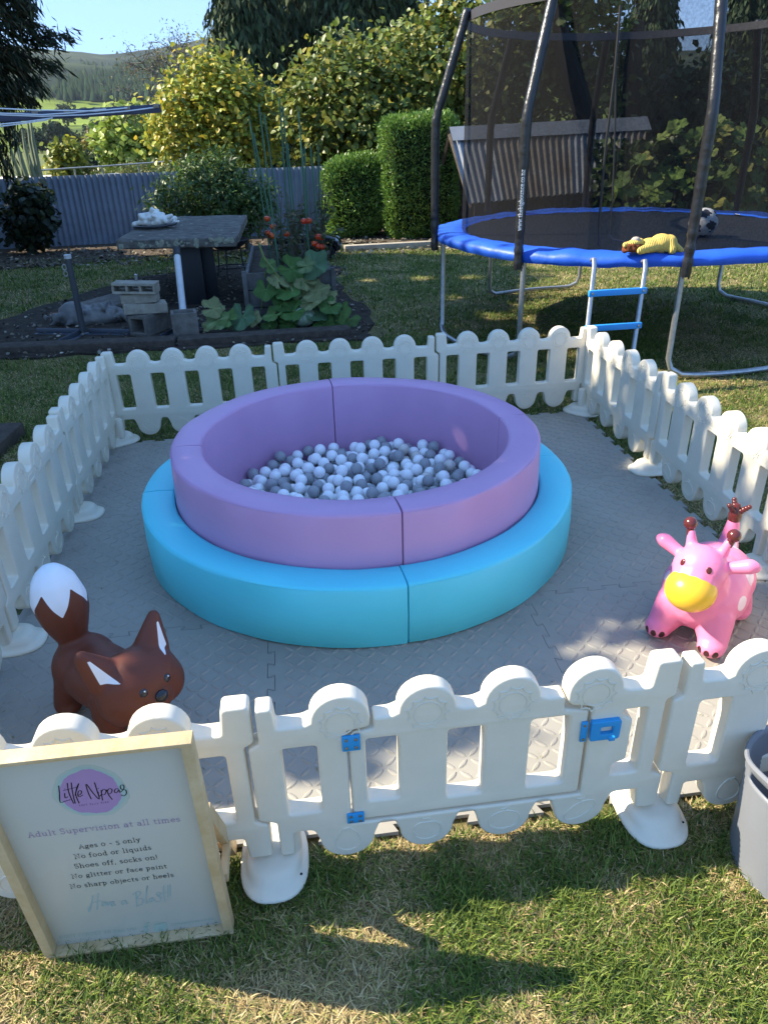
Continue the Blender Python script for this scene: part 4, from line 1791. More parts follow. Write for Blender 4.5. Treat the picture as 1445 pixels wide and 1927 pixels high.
# ------------------------------------------------------------------ the old patio behind the play fence
stone = mat('lichen_stone', (.085, .077, .07), .9, .15, col2=(.19, .175, .15), vscale=10, bump=.7, bscale=35, detail=8)
conc = mat('old_concrete', (.40, .36, .29), .92, .12, col2=(.27, .24, .19), vscale=12, bump=.6, bscale=50, detail=8)
conc_d = mat('dark_concrete', (.22, .20, .175), .92, .12, col2=(.13, .12, .105), vscale=12, bump=.6, bscale=50, detail=8)
black_steel = mat('black_steel', (.022, .024, .028), .5, .4)
timber = mat('old_timber', (.10, .082, .066), .9, .15, col2=(.055, .045, .038), vscale=16, bump=.8, bscale=40, detail=8)
lichen = mat('lichen', (.38, .38, .30), .95, .1, col2=(.20, .21, .15), vscale=40, bump=.5, bscale=60)

# stone table
tz = .735
c_fl, c_fr, c_br = atz(218, 452, tz), atz(444, 447, tz), atz(465, 404, tz)
c_bl = c_fl + (c_br - c_fr) * .98
tbl = empty('stone_table', (float((c_fl[0] + c_br[0]) / 2), float((c_fl[1] + c_br[1]) / 2), .012))
tag(tbl, 'lichen covered stone slab table on a black steel leg', 'table')
bpy.context.view_layer.update()


def to_local(o, p):
    return Vector(p) - o.location


ring_ = []
cs = [c_fl, c_fr, c_br, c_bl]
for i in range(4):
    a, b = cs[i], cs[(i + 1) % 4]
    for k in range(10):
        t = k / 10
        p = a + (b - a) * t
        ring_.append((p[0] + random.uniform(-.008, .008), p[1] + random.uniform(-.008, .008)))
cen = (sum(p[0] for p in ring_) / 40, sum(p[1] for p in ring_) / 40)
mb = MB()
vs = []
for sc_, z in ((.985, tz - .098), (1.0, tz - .086), (1.002, tz - .03), (1.0, tz - .012), (.985, tz)):
    vs += [to_local(tbl, (cen[0] + (p[0] - cen[0]) * sc_, cen[1] + (p[1] - cen[1]) * sc_, z + random.uniform(-.004, .004))) for p in ring_]
fs = [tuple(range(39, -1, -1)), tuple(range(160, 200))]
for k in range(4):
    fs += [(k * 40 + i, k * 40 + (i + 1) % 40, (k + 1) * 40 + (i + 1) % 40, (k + 1) * 40 + i) for i in range(40)]
slab = mb.add(vs, fs).build('slab', stone, tbl, 30)
fdir, rdir = Vector(c_fr - c_fl), Vector(c_br - c_fr)
mb = MB()
fn = Vector((fdir.y, -fdir.x, 0)).normalized()
rn = Vector((rdir.y, -rdir.x, 0)).normalized()
for k in range(90):        # lichen rosettes on the edges and top
    if k < 44:
        p = Vector(c_fl) + fdir * (random.random() ** .9) + fn * .004
        p.z = tz - random.uniform(.012, .080)
        nrm = fn
    elif k < 58:
        p = Vector(c_fr) + rdir * random.random() + rn * .004
        p.z = tz - random.uniform(.012, .080)
        nrm = rn
    else:
        p = Vector(c_fl) + fdir * random.random() + rdir * random.random()
        p.z = tz + .002
        nrm = Vector((0, 0, 1))
    q = nrm.to_track_quat('Z', 'Y').to_matrix()
    r = random.uniform(.008, .034)
    pts = []
    nn = 11
    for j in range(nn):
        a = 6.283 * j / nn
        pts.append(q @ Vector((r * random.uniform(.7, 1.15) * math.cos(a), r * random.uniform(.7, 1.15) * math.sin(a), 0)))
    base = to_local(tbl, p)
    mb.add([base + q @ Vector((0, 0, .005))] + [base + v for v in pts], [(0, 1 + j, 1 + (j + 1) % nn) for j in range(nn)])
o = mb.build('lichen', lichen, slab)
o['kind'] = 'stuff'
lg = Vector(atz(375, 572, .012))
for dx, dy, wd_ in ((-.02, 0, .22), (.115, .16, .20)):
    mb = MB()
    cx_, cy_ = lg.x + dx, lg.y + dy
    mb.rbox(to_local(tbl, (cx_, cy_, .31)), (wd_, .014, .62), .002)
    mb.rbox(to_local(tbl, (cx_ + wd_ / 2 - .01, cy_ + .04, .31)), (.014, .09, .62), .002)
    mb.rbox(to_local(tbl, (cx_ - wd_ / 2 + .01, cy_ + .04, .31)), (.014, .09, .62), .002)
    mb.build('leg', black_steel, tbl)

# bundled cloth on a black hoop, on the table
cc = Vector(atz(293, 428, tz + .01))
ang0 = math.atan2(fdir.y, fdir.x)


def cloth_parts(mb):
    rnd = random.Random(4)
    for k in range(34):
        a, r = rnd.uniform(0, 6.283), rnd.random() ** .6
        x, y = .21 * r * math.cos(a), .15 * r * math.sin(a) + .02
        z = .045 + .125 * (1 - r) + rnd.uniform(0, .05)
        a2 = rnd.uniform(0, 6.283)
        dx, dy = rnd.uniform(.03, .09) * math.cos(a2), rnd.uniform(.03, .09) * math.sin(a2)
        capsule(mb, (x - dx, y - dy, z - .01), (x + dx, y + dy, z + rnd.uniform(-.02, .03)), .034, .024, 5)
    mb.ball((0, .02, .06), (.19, .13, .075), 2)
    capsule(mb, (.17, .06, .04), (.26, .10, .06), .022, .016, 5)


cloth = link('white_cloth', blob(cloth_parts, .008, 9), None, mat('cream_cloth', (.74, .72, .66), .9, .1, bump=.3, bscale=60))
cloth.location = (cc.x, cc.y, tz + .004)
cloth.rotation_euler = (0, 0, ang0)
tag(cloth, 'crumpled white cloth heaped on the lichen covered table', 'cloth')
hoop = MB().tube([(.25 * math.cos(t), .17 * math.sin(t) + .0, .026 + .02 * max(0, math.cos(t))) for t in np.linspace(0, 6.283, 41)[:-1]], .017, 8, closed=True).build('black_hoop', mat('hoop_tube', (.03, .03, .035), .3, .55), None)
hoop.location = (cc.x, cc.y - .02, tz + .004)
hoop.rotation_euler = (0, 0, ang0)
tag(hoop, 'black tubular hoop under the white cloth on the table', 'hoop')

# white pipe standing in a hollow square block
bA = Vector(atz(349, 636, .012))
plb = empty('hollow_block', (bA.x, bA.y + .13, .012), R(8))
tag(plb, 'square hollow concrete block with a white pipe standing in it', 'concrete block')


def hollow(name, mt_, sz, holes, par, loc=(0, 0, 0), M=None, wall=.03):
    """a block of size sz with through-holes along y: built of walls and webs"""
    mb = MB()
    lx, ly, lz = sz
    n = holes
    mb.rbox((0, 0, lz / 2 - wall / 2), (lx, ly, wall), .004)
    mb.rbox((0, 0, -lz / 2 + wall / 2), (lx, ly, wall), .004)
    for k in range(n + 1):
        x = -lx / 2 + wall / 2 + (lx - wall) * k / n
        mb.rbox((x, 0, 0), (wall, ly - .004, lz - wall * 1.6), .004)
    mb.v = [tuple(Vector(v) + Vector((random.uniform(-.002, .002), random.uniform(-.002, .002), random.uniform(-.002, .002)))) for v in mb.v]
    o = mb.build(name, mt_, par, 30)
    o.location = loc
    if M is not None:
        o.rotation_euler = M
    return o


hollow('block_body', conc_d, (.235, .22, .215), 1, plb, (0, 0, .11), (R(90), 0, 0), .028)
wp0, wp1 = Vector(at(333, 474, 6.6)), Vector((bA.x - .01, bA.y + .13, .03))
pipe = MB().tube([wp1, wp1 + (wp0 - wp1) * .97], .034, 14)
o = pipe.build('white_pipe', mat('white_pipe', (.62, .62, .62), .5, .35, var=.15, vscale=12), None)
tag(o, 'white pipe leaning out of the square hollow block beside the table leg', 'pipe')
cap_ = MB().tube([wp1 + (wp0 - wp1) * .94, wp1 + (wp0 - wp1) * 1.04], .038, 12).build('cap', black_steel, o)

# stack of concrete blocks
sb = Vector(atz(278, 634, .012))
sb.y += .10
o = hollow('concrete_block', conc_d, (.20, .36, .19), 1, None, (sb.x, sb.y + .10, .012 + .096), (0, 0, R(-28)))
tag(o, 'dark concrete block standing on edge at the bottom of the block stack', 'concrete block', 'stacked concrete blocks')
o = MB().rbox((0, 0, 0), (.40, .20, .095), .01).build('concrete_block', conc, None, 30)
o.location = (sb.x - .01, sb.y + .09, .205 + .048)
o.rotation_euler = (0, R(3), R(14))
tag(o, 'broken slab of concrete second from the bottom of the block stack', 'concrete block', 'stacked concrete blocks')
o = MB().rbox((0, 0, 0), (.33, .18, .085), .01).build('concrete_block', conc, None, 30)
o.location = (sb.x - .04, sb.y + .10, .302 + .044)
o.rotation_euler = (0, R(-1), R(-4))
tag(o, 'pale solid concrete block just below the top of the stack', 'concrete block', 'stacked concrete blocks')
o = hollow('concrete_block', conc, (.40, .19, .095), 3, None, (sb.x - .06, sb.y + .08, .393 + .048), (0, R(2), R(-6)), .022)
tag(o, 'pale three hole concrete block on top of the stack', 'concrete block', 'stacked concrete blocks')
o = MB().tube([(sb.x - .06, sb.y + .16, .49), (sb.x - .055, sb.y + .15, .545)], .014, 8).build('pipe_stub', galv, None)
tag(o, 'short grey pipe stub standing on the topmost concrete block', 'pipe')

# steel post on a three-armed angle iron base
pb_ = Vector(atz(157, 622, .05))
post = empty('steel_post', (pb_.x, pb_.y, .012))
tag(post, 'dark steel post with pale cap on an angle iron foot by the grey sack', 'post')
ptop = Vector(at(128, 484, pb_.y - .02))
MB().tube([(0, 0, .03), tuple(to_local(post, ptop))], .030, 12).build('pole', mat('grey_steel', (.07, .075, .085), .5, .45, metal=.3), post)
MB().tube([tuple(to_local(post, ptop) * .985), tuple(to_local(post, ptop) * 1.03)], .033, 12).build('cap', mat('pale_cap', (.5, .5, .5), .6, .3), post)
for k in (.88, .80):
    MB().tube([(Vector((-.045, -.01, 0)) + to_local(post, ptop) * k + Vector((.018 * math.cos(t), 0, .024 * math.sin(t)))) for t in np.linspace(0, 6.28, 13)[:-1]], .006, 6, closed=True).build('ring', galv, post)
angm = mat('angle_iron', (.10, .115, .145), .5, .45, metal=.5)
for (p0, p1) in (((70, 623), (150, 624)), ((168, 624), (245, 625)), ((112, 645), (160, 622))):
    a, b = to_local(post, atz(*p0, .03)), to_local(post, atz(*p1, .03))
    d = b - a
    an = math.atan2(d.y, d.x)
    mb = MB()
    mb.rbox(tuple((a + b) / 2 + Vector((0, 0, .005))), (d.length, .006, .05), .001, an)
    nrm = Vector((-d.y, d.x, 0)).normalized()
    mb.rbox(tuple((a + b) / 2 - nrm * .025 + Vector((0, 0, -.018))), (d.length, .05, .006), .001, an)
    mb.build('arm', angm, post)
# loose angle iron pieces by the blocks
for lab, p0, p1 in (('short piece of angle iron lying between the block stack and square block', (302, 634), (326, 622)), ('length of angle iron lying beside the pumpkin leaves', (375, 612), (405, 608))):
    a, b = Vector(atz(*p0, .03)), Vector(atz(*p1, .03))
    d = b - a
    mb = MB()
    an = math.atan2(d.y, d.x)
    mb.rbox((0, 0, 0), (d.length, .005, .045), .001, an)
    mb.rbox(tuple(Vector((-d.y, d.x, 0)).normalized() * -.022 + Vector((0, 0, -.02))), (d.length, .045, .005), .001, an)
    o = mb.build('angle_iron', angm, None)
    o.location = (a + b) / 2
    tag(o, lab, 'angle iron')

# grey crumpled sack
sk0 = Vector(atz(175, 612, .012))


def sack_parts(mb):
    rnd = random.Random(9)
    for k in range(60):
        x = rnd.uniform(-.34, .34)
        y = rnd.uniform(-.12, .16)
        h_ = .11 * (1 - (x / .40) ** 2) * (1 - (y / .24) ** 2) + .02
        z = rnd.uniform(.3, 1.0) * h_
        a2 = rnd.uniform(0, 6.283)
        l_ = rnd.uniform(.03, .10)
        capsule(mb, (x - l_ * math.cos(a2), y - l_ * math.sin(a2), z), (x + l_ * math.cos(a2), y + l_ * math.sin(a2), max(.012, z + rnd.uniform(-.03, .03))), .022, .010, 4)
    mb.ball((0, .02, .03), (.33, .16, .075), 2)
    mb.ball((-.16, 0, .06), (.14, .12, .09), 2)


o = link('grey_sack', blob(sack_parts, .010, 3), None, mat('sack_plastic', (.13, .13, .13), .5, .35, col2=(.20, .19, .175), vscale=5, bump=.5, bscale=26))
o.location = (sk0.x - .02, sk0.y + .16, .012)
o.scale = (1.12, 1.2, 1.5)
o.rotation_euler = (0, 0, R(8))
tag(o, 'crumpled grey plastic sack lying behind the steel post', 'sack')
p = Vector(atz(195, 575, .03))
o = MB().rbox((p.x + .05, p.y + .25, .03), (.5, .75, .04), .008, R(-30)).build('paving_slab', conc_d, None, 30)
tag(o, 'flat grey paving slab on the patio behind the sack', 'paving slab')

# fire bowl under the table's right end
fb = Vector(atz(432, 522, .012))
fbo = empty('fire_bowl', (fb.x + .02, fb.y + .05, .012))
tag(fbo, 'black iron fire bowl on thin legs under the right end of the table', 'fire bowl')
MB().lathe([(0, .34), (.12, .35), (.22, .40), (.27, .46), (.29, .47), (.285, .48), (.255, .462), (.20, .412), (0, .36)], 28).build('bowl', black_steel, fbo)
for k in range(3):
    a = k * 2.094 + .4
    MB().tube([(.17 * math.cos(a), .17 * math.sin(a), .39), (.19 * math.cos(a), .19 * math.sin(a), .15), (.23 * math.cos(a), .23 * math.sin(a), .005)], .010, 6).build('leg', black_steel, fbo)
MB().tube([(.20 * math.cos(t), .20 * math.sin(t), .13) for t in np.linspace(0, 6.28, 25)[:-1]], .008, 6, closed=True).build('ring', black_steel, fbo)

# railway sleepers edging the patio
for i, (p0, p1, lab) in enumerate((((-60, 672), (330, 655), 'weathered sleeper edging the patio on the left, nearest the steel post'), ((335, 655), (660, 634), 'weathered sleeper edging the patio below the pumpkin vine'))):
    a, b = Vector(atz(*p0, .0)), Vector(atz(*p1, .0))
    d = b - a
    o = MB().rbox((0, 0, 0), (d.length, .19, .10), .012, math.atan2(d.y, d.x)).build('sleeper', timber, None, 30)
    o.location = tuple((a + b) / 2 + Vector((0, .10, .022)))
    tag(o, lab, 'timber sleeper', 'sleepers edging the patio')
a, b = Vector(atz(-40, 905, 0)), Vector(atz(30, 838, 0))
d = b - a
o = MB().rbox((0, 0, .03), (d.length + .3, .16, .11), .015, math.atan2(d.y, d.x)).build('sleeper', timber, None, 30)
o.location = tuple((a + b) / 2 + Vector((-.08, .05, 0)))
tag(o, 'dark old sleeper on the lawn outside the left play fence', 'timber sleeper')

# raised timber bed
bq = [Vector(atz(486, 612, .012)), Vector(atz(624, 606, .012))]
BX0, BX1, BY0, BY1 = 1.02, 1.66, 6.0, 8.0
BX0, BX1, BY0 = bq[0].x - .06, bq[1].x + .02, max(bq[0].y, bq[1].y) + .02
bed = empty('raised_bed', ((BX0 + BX1) / 2, (BY0 + BY1) / 2, .012))
tag(bed, 'raised grey timber garden bed full of tomato and pumpkin plants', 'garden bed')
board = mat('grey_boards', (.15, .145, .14), .85, .2, col2=(.09, .086, .08), vscale=9, bump=.5, bscale=40, detail=8)
BH = .50
hw, hl = (BX1 - BX0) / 2, (BY1 - BY0) / 2
for k in range(3):
    z = BH / 3 * (k + .5)
    for sy in (-1, 1):
        MB().rbox((0, sy * hl, z), (2 * hw + .03, .03, BH / 3 - .008), .003).build('plank', board, bed)
    for sx in (-1, 1):
        MB().rbox((sx * hw, 0, z), (.03, 2 * hl - .032, BH / 3 - .008), .003).build('plank', board, bed)
for sx in (-1, 1):
    for sy in (-1, 1):
        MB().rbox((sx * (hw + .022), sy * (hl + .022), BH / 2 + .01), (.045, .045, BH + .02), .004).build('post', board, bed)
sl = grid_sheet('bed_soil', np.linspace(-hw + .01, hw - .01, 8), np.linspace(-hl + .01, hl - .01, 16), lambda x, y: BH - .06 + .015 * np.sin(9 * x + 5 * y), soil)
sl.parent = bed

# stakes
ORD = ['first', 'second', 'third', 'fourth', 'fifth', 'sixth', 'seventh', 'eighth', 'ninth', 'tenth', 'eleventh', 'twelfth', 'thirteenth']
stake_m = mat('green_stake', (.05, .14, .085), .45, .4)
stakes = [((487, 195), (522, 480)), ((497, 215), (530, 440)), ((477, 250), (512, 430)), ((469, 218), (500, 420)), ((526, 185), (545, 470)), ((532, 200), (556, 480)), ((541, 270), (560, 460)), ((562, 210), (583, 490)), ((573, 275), (584, 500)), ((584, 275), (602, 470)), ((598, 272), (607, 500)), ((569, 280), (576, 420))]
for i, (p0, p1) in enumerate(stakes):
    y = BY0 + .25 + (i * 7 % 12) / 12 * 1.5
    a, b = Vector(at(*p0, y)), Vector(at(*p1, y))
    foot_ = b + (b - a).normalized() * ((b.z - .40) / max(.05, (a - b).normalized().z))
    o = MB().tube([a, foot_], .0085, 7).build('garden_stake', stake_m, None)
    k_ = sorted(range(len(stakes)), key=lambda q: stakes[q][0][0]).index(i)
    tag(o, ('tall' if a.z > 1.75 else 'short') + ' thin green garden stake, ' + ORD[k_] + ' from the left of those in the raised bed', 'garden stake', 'green garden stakes in the raised bed')

# tomatoes, two tomato plants
leaf_tom = mat('tomato_leaf', (.06, .09, .035), .7, .3, attr='col', trans=.3)
twig = mat('twig', (.10, .085, .05), .8, .2)


def sprig_plant(name, label, cat, base, h, spread, nstem, nleaf, size, cols, group=None, droop=.3, kind='broad', mt_=None):
    root = empty(name, tuple(base))
    tag(root, label, cat, group)
    mb = MB()
    C, D, N = [], [], []
    for k in range(nstem):
        a = random.uniform(0, 6.283)
        e = Vector((spread * math.cos(a) * random.uniform(.3, 1), spread * math.sin(a) * random.uniform(.3, 1), h * random.uniform(.6, 1)))
        m_ = e * .5 + Vector((random.uniform(-.1, .1) * spread, random.uniform(-.1, .1) * spread, .12 * h))
        pts = [Vector((0, 0, 0)) * (1 - t) ** 2 + m_ * 2 * t * (1 - t) + e * t * t for t in np.linspace(0, 1, 7)]
        mb.tube(pts, [.006 * (1 - .6 * t) * (h / .6) ** .5 for t in np.linspace(0, 1, 7)], 5)
        for q in range(nleaf // nstem):
            t = random.uniform(.25, 1)
            p = pts[min(6, int(t * 6))]
            d = Vector((random.gauss(0, 1), random.gauss(0, 1), random.gauss(0, .6) - droop)).normalized()
            C.append(tuple(p + d * random.uniform(.3, 1.2) * size))
            D.append(tuple(d))
            N.append((random.gauss(0, .5), random.gauss(0, .5), 1))
    mb.build('stem', twig, root)
    n = len(C)
    me = leaf_mesh('foliage', np.array(C), np.array(D), np.array(N), size * rng.uniform(.6, 1.25, n), palette(n, cols), kind)
    o = link('foliage', me, root, mt_ or leaf_tom)
    return root


TOMC = [(.07, .10, .035), (.10, .10, .05), (.13, .10, .06), (.05, .08, .03)]
tp_ = [(1.12, BY0 + .5), (1.28, BY0 + .9), (1.42, BY0 + .5), (1.55, BY0 + 1.2), (1.2, BY0 + 1.5), (1.55, BY0 + .35)]
TPL = ['withered tomato plant at the front left of the raised bed', 'tall tomato plant in the middle of the bed', 'tomato plant with red fruit by the front stakes', 'tomato plant at the back right of the bed near the hedge', 'tomato plant at the back left of the bed', 'tomato plant at the front right corner with a red truss']
for i, (x, y) in enumerate(tp_):
    sprig_plant('tomato_plant', TPL[i], 'plant', (x, y, BH - .05), random.uniform(.55, .95), .26, 6, 110, .055, TOMC, 'tomato plants in the raised bed')
sprig_plant('leafy_herb', 'low dark green feathery plant filling the front of the bed', 'plant', (1.30, BY0 + .35, BH - .05), .22, .42, 26, 700, .035, [(.03, .075, .022), (.045, .09, .03)], None, .0, 'slim')
red = mat('tomato_red', (.55, .035, .015), .25, .5, col2=(.62, .10, .02), vscale=12)
TOM = [(503, 411), (514, 426), (510, 442), (513, 444), (572, 416), (581, 415), (539, 440), (599, 445), (605, 446), (592, 458), (599, 463), (606, 464), (504, 438)]
for i, p in enumerate(sorted(TOM)):
    q = at(*p, BY0 + (.5 if p[0] < 550 else .3))
    o = MB().lathe([(0, -.028), (.018, -.026), (.030, -.012), (.032, .004), (.024, .020), (.008, .024), (0, .021)], 14, q).build('tomato', red, None)
    tag(o, 'ripe red tomato among the garden stakes, ' + ORD[i] + ' from the left in the bed', 'tomato', 'ripe tomatoes in the raised bed')

# the pumpkin vine: big lobed leaves on stalks
pump_leaf = mat('pumpkin_leaf', (.07, .13, .03), .65, .3, attr='col', trans=.25)
vine_m = mat('vine_stem', (.17, .22, .07), .6, .3)
pv = empty('pumpkin_vine', (1.2, BY0 - .2, .012))
tag(pv, 'pumpkin vine with big round leaves trailing from the raised bed over the patio', 'plant')


def lobed(c, nrm, r, twist):
    """a cupped, lobed leaf disc"""
    q = Vector(nrm).to_track_quat('Z', 'Y').to_matrix() @ Matrix.Rotation(twist, 3, 'Z')
    vs = [Vector(c) - q @ Vector((0, 0, r * .12))]
    nn = 31
    fs = []
    for rr in (.33, .66, 1.0):
        for j in range(nn):
            a = -math.pi * .92 + 2 * math.pi * .92 * j / (nn - 1)
            lob = (1 + .12 * math.cos(5 * a)) * (1 - .25 * (abs(a) / math.pi) ** 6) * (1 + (.05 * math.sin(17 * a + twist) if rr == 1.0 else 0))
            z = .10 * r * math.sin(5 * a + 1) * rr + (.06 * rr * rr - .10 * (1 - rr)) * r - .10 * r * rr * rr * math.cos(a) - .035 * r * (math.cos(5 * a) > .9)
            if rr == 1.0:
                z += random.uniform(-.05, .03) * r
            vs.append(Vector(c) + q @ Vector((r * rr * lob * math.sin(a), r * rr * lob * math.cos(a), z)))
    for j in range(nn - 1):
        fs.append((0, 1 + j, 2 + j))
        for k in (0, 1):
            fs.append((1 + k * nn + j, 1 + (k + 1) * nn + j, 2 + (k + 1) * nn + j, 2 + k * nn + j))
    return vs, fs


def big_leaf(c, nrm, r, col, parent, mt_, stalk=None):
    vs, fs = lobed((0, 0, 0), nrm, r, random.uniform(0, 6.28))
    me = bpy.data.meshes.new('leaf')
    me.from_pydata([tuple(v) for v in vs], [], fs)
    smooth(me, 180)
    a = me.attributes.new('col', 'FLOAT_COLOR', 'POINT')
    cols = []
    for k in range(len(vs)):
        a_ = -math.pi * .92 + 2 * math.pi * .92 * ((k - 1) % 31) / 30
        vein = k == 0 or (math.cos(5 * a_) > .9 and k < 63)
        e = (1.35 if vein else random.uniform(.85, 1.1)) - (.10 if k > 62 else 0)
        cols += [col[0] * e, col[1] * e, col[2] * e, 1]
    a.data.foreach_set('color', cols)
    o = link('leaf', me, parent, mt_)
    o.location = Vector(c) - (parent.location if parent else Vector())
    return o


PCOL = [(.08, .17, .04), (.12, .21, .06), (.18, .25, .10), (.06, .13, .03), (.24, .26, .11), (.10, .18, .09)]
PL = [((548, 505), .14, .4), ((590, 498), .17, .45), ((575, 500), .10, .4), ((540, 545), .16, .32), ((500, 545), .12, .25), ((505, 500), .10, .45), ((565, 535), .13, .35), ((592, 548), .16, .25), ((610, 560), .14, .2), ((535, 570), .13, .16), ((515, 590), .12, .12),
      ((552, 585), .14, .1), ((595, 585), .15, .12), ((620, 575), .13, .12), ((640, 590), .14, .1), ((655, 600), .13, .08), ((632, 605), .12, .06), ((610, 610), .12, .05), ((545, 612), .11, .05), ((585, 565), .13, .2), ((570, 555), .12, .3), ((400, 580), .12, .14), ((410, 600), .13, .08), ((455, 595), .15, .10), ((440, 610), .12, .05), ((430, 600), .11, .08), ((395, 610), .09, .04), ((475, 600), .10, .08), ((508, 618), .09, .04), ((545, 600), .12, .08), ((575, 530), .12, .33), ((525, 530), .12, .3)]
stalks = MB()
for (p, r, h_) in PL:
    y = BY0 - .06 - (.5 - h_) * .55 + random.uniform(-.05, .05)
    c = Vector(at(*p, y))
    c.z = max(c.z, .05)
    nrm = Vector((random.uniform(-.6, .6), -random.uniform(.3, 1.0), random.uniform(.5, 1)))
    col = random.choice(PCOL)
    jit = random.uniform(.8, 1.2)
    big_leaf(c, nrm, r * .92, tuple(v * jit for v in col), pv, pump_leaf)
    base = Vector((c.x + random.uniform(-.08, .08), c.y + .12, max(.03, c.z - random.uniform(.10, .25))))
    stalks.tube([to_local(pv, base), to_local(pv, (base + c) / 2 + Vector((0, 0, .03))), to_local(pv, c)], .008, 6)
runner = [atz(*p, .06) for p in ((400, 590), (415, 607), (440, 614), (470, 600), (490, 590), (520, 596), (560, 600))]
stalks.tube([to_local(pv, p) for p in runner], .011, 6)
stalks.tube([to_local(pv, at(*p, BY0 - .1)) for p in ((487, 458), (497, 485), (520, 515), (540, 545), (548, 590))], .010, 6)
o = stalks.build('stem', vine_m, pv)
fl = Vector(atz(452, 603, .10))
mb = MB()
for k in range(5):
    a = k * 1.257
    mb.add([to_local(pv, fl), to_local(pv, fl + Vector((.03 * math.cos(a - .4), .03 * math.sin(a - .4), .03))), to_local(pv, fl + Vector((.06 * math.cos(a), .06 * math.sin(a), .035))), to_local(pv, fl + Vector((.03 * math.cos(a + .4), .03 * math.sin(a + .4), .03)))], [(0, 1, 2, 3)])
mb.build('flower', mat('yellow_flower', (.75, .42, .02), .6, .3), pv)
# a pale pumpkin among the leaves
pk = Vector(atz(571, 618, .02))
pkn = empty('pumpkin', (pk.x, pk.y + .06, .014))
tag(pkn, 'pale green pumpkin lying on the patio among the vine leaves', 'pumpkin')
vs, fs = [], []
for i in range(15):
    t = math.pi * i / 14
    for j in range(48):
        a = 2 * math.pi * j / 48
        r = .135 * math.sin(t) ** .8 * (1 - .07 * abs(math.cos(a * 6)) ** 6)
        vs.append((r * math.cos(a), r * math.sin(a), .105 - .10 * math.cos(t) * (1 - .25 * math.sin(t))))
for i in range(14):
    for j in range(48):
        fs.append((i * 48 + j, i * 48 + (j + 1) % 48, (i + 1) * 48 + (j + 1) % 48, (i + 1) * 48 + j))
MB().add(vs, fs).build('body', mat('pumpkin_skin', (.30, .38, .28), .55, .35, col2=(.22, .30, .20), vscale=20), pkn)
MB().tube([(0, 0, .19), (.01, 0, .23), (.03, -.01, .25)], [.016, .011, .013], 8).build('stalk', vine_m, pkn)

# black ride-on toy car whose nose shows beyond the bed
cp = Vector(atz(640, 487, .014))
car = empty('toy_car', (cp.x - .42, cp.y + .22, .02), R(-8))
tag(car, 'black ride-on toy car with its nose showing beyond the raised bed', 'toy car')
bp2 = []
body_prof = [(-.55, .14), (-.56, .30), (-.40, .34), (-.20, .36), (.02, .35), (.22, .345), (.36, .31), (.44, .26), (.465, .20), (.46, .12), (.38, .10), (.36, .19), (.28, .24), (.20, .19), (.18, .10), (-.22, .10), (-.24, .19), (-.32, .24), (-.40, .19), (-.42, .10), (-.52, .10)]
me = plate('body', fillet(body_prof, .03, 3), (), .40, .03, 3)
link('body', me, car, mat('car_black', (.008, .009, .012), .12, .6, coat=.6))
for sx in (.28, -.32):
    for sy in (-1, 1):
        wh = MB().lathe([(.03, -.035), (.075, -.04), (.092, -.025), (.092, .025), (.075, .04), (.03, .035)], 20, (sx, sy * .175, .092), M=Matrix.Rotation(R(90), 3, 'X')).build('wheel', mat('tyre', (.014, .014, .014), .8, .2), car)
        MB().lathe([(.04, -.042), (.05, -.042), (.03, .042), (0, .042)], 12, (sx, sy * .178, .092), M=Matrix.Rotation(R(90), 3, 'X')).build('rim', steel, wh)
for sy in (-1, 1):
    MB().ball((.385, sy * .165, .268), (.065, .040, .030), 2, Matrix.Rotation(R(25), 3, 'Y')).build('headlight', mat('headlight', (.30, .33, .35), .1, .7), car)
MB().rbox((.467, 0, .17), (.02, .26, .05), .006).build('grille', steel, car)
MB().rbox((.478, -.08, .16), (.006, .07, .045), .001).build('number_plate', mat('plate_yellow', (.45, .38, .14), .5, .3), car)

# clothes line: a beam on a post off to the left, with wires
cl = empty('clothes_line', (-1.6, 3.5, 0))
tag(cl, 'blue-grey clothes line beam with white wires reaching in from the left', 'clothes line')
ba, bb = Vector(at(303, 204, 3.5)), Vector(at(0, 222, 3.5))
bd = (bb - ba).normalized()
ang_ = math.atan2(bd.y, bd.x)
beam_m = mat('beam_steel', (.035, .045, .09), .5, .4)
pitch_ = math.asin(bd.z)
far_end = ba + bd * 2.3
cbm = Matrix((bd, Vector((-bd.y, bd.x, 0)).normalized(), bd.cross(Vector((-bd.y, bd.x, 0)).normalized()))).transposed()
MB().rbox(tuple(to_local(cl, (ba + far_end) / 2)), ((far_end - ba).length, .04, .042), .003, M=cbm).build('beam', beam_m, cl)
MB().tube([tuple(to_local(cl, (far_end.x, far_end.y, -.02))), tuple(to_local(cl, (far_end.x, far_end.y, far_end.z + .05)))], .03, 10).build('post', beam_m, cl)
wire = mat('white_wire', (.62, .66, .72), .4, .4)
clip = mat('clip_brown', (.24, .20, .16), .6, .3)
for pts in (((294, 202), (240, 209), (160, 216), (80, 219), (0, 216), (-80, 210)), ((240, 203), (180, 209), (120, 208), (60, 207), (0, 204), (-80, 200)), ((200, 205), (140, 212), (80, 216), (0, 213), (-80, 211)), ((100, 222), (50, 229), (0, 234), (-80, 240)), ((90, 226), (40, 233), (0, 238), (-80, 246))):
    MB().tube([tuple(to_local(cl, at(x, y, 3.5 - .035 - (294 - x) * .0009))) for x, y in pts], .0032, 5).build('wire', wire, cl)
for x, y in ((294, 199), (240, 203), (184, 206), (126, 209), (66, 212)):
    q = at(x, y, 3.46)
    MB().rbox(tuple(to_local(cl, q)), (.030, .018, .020), .003).build('clip', clip, cl)

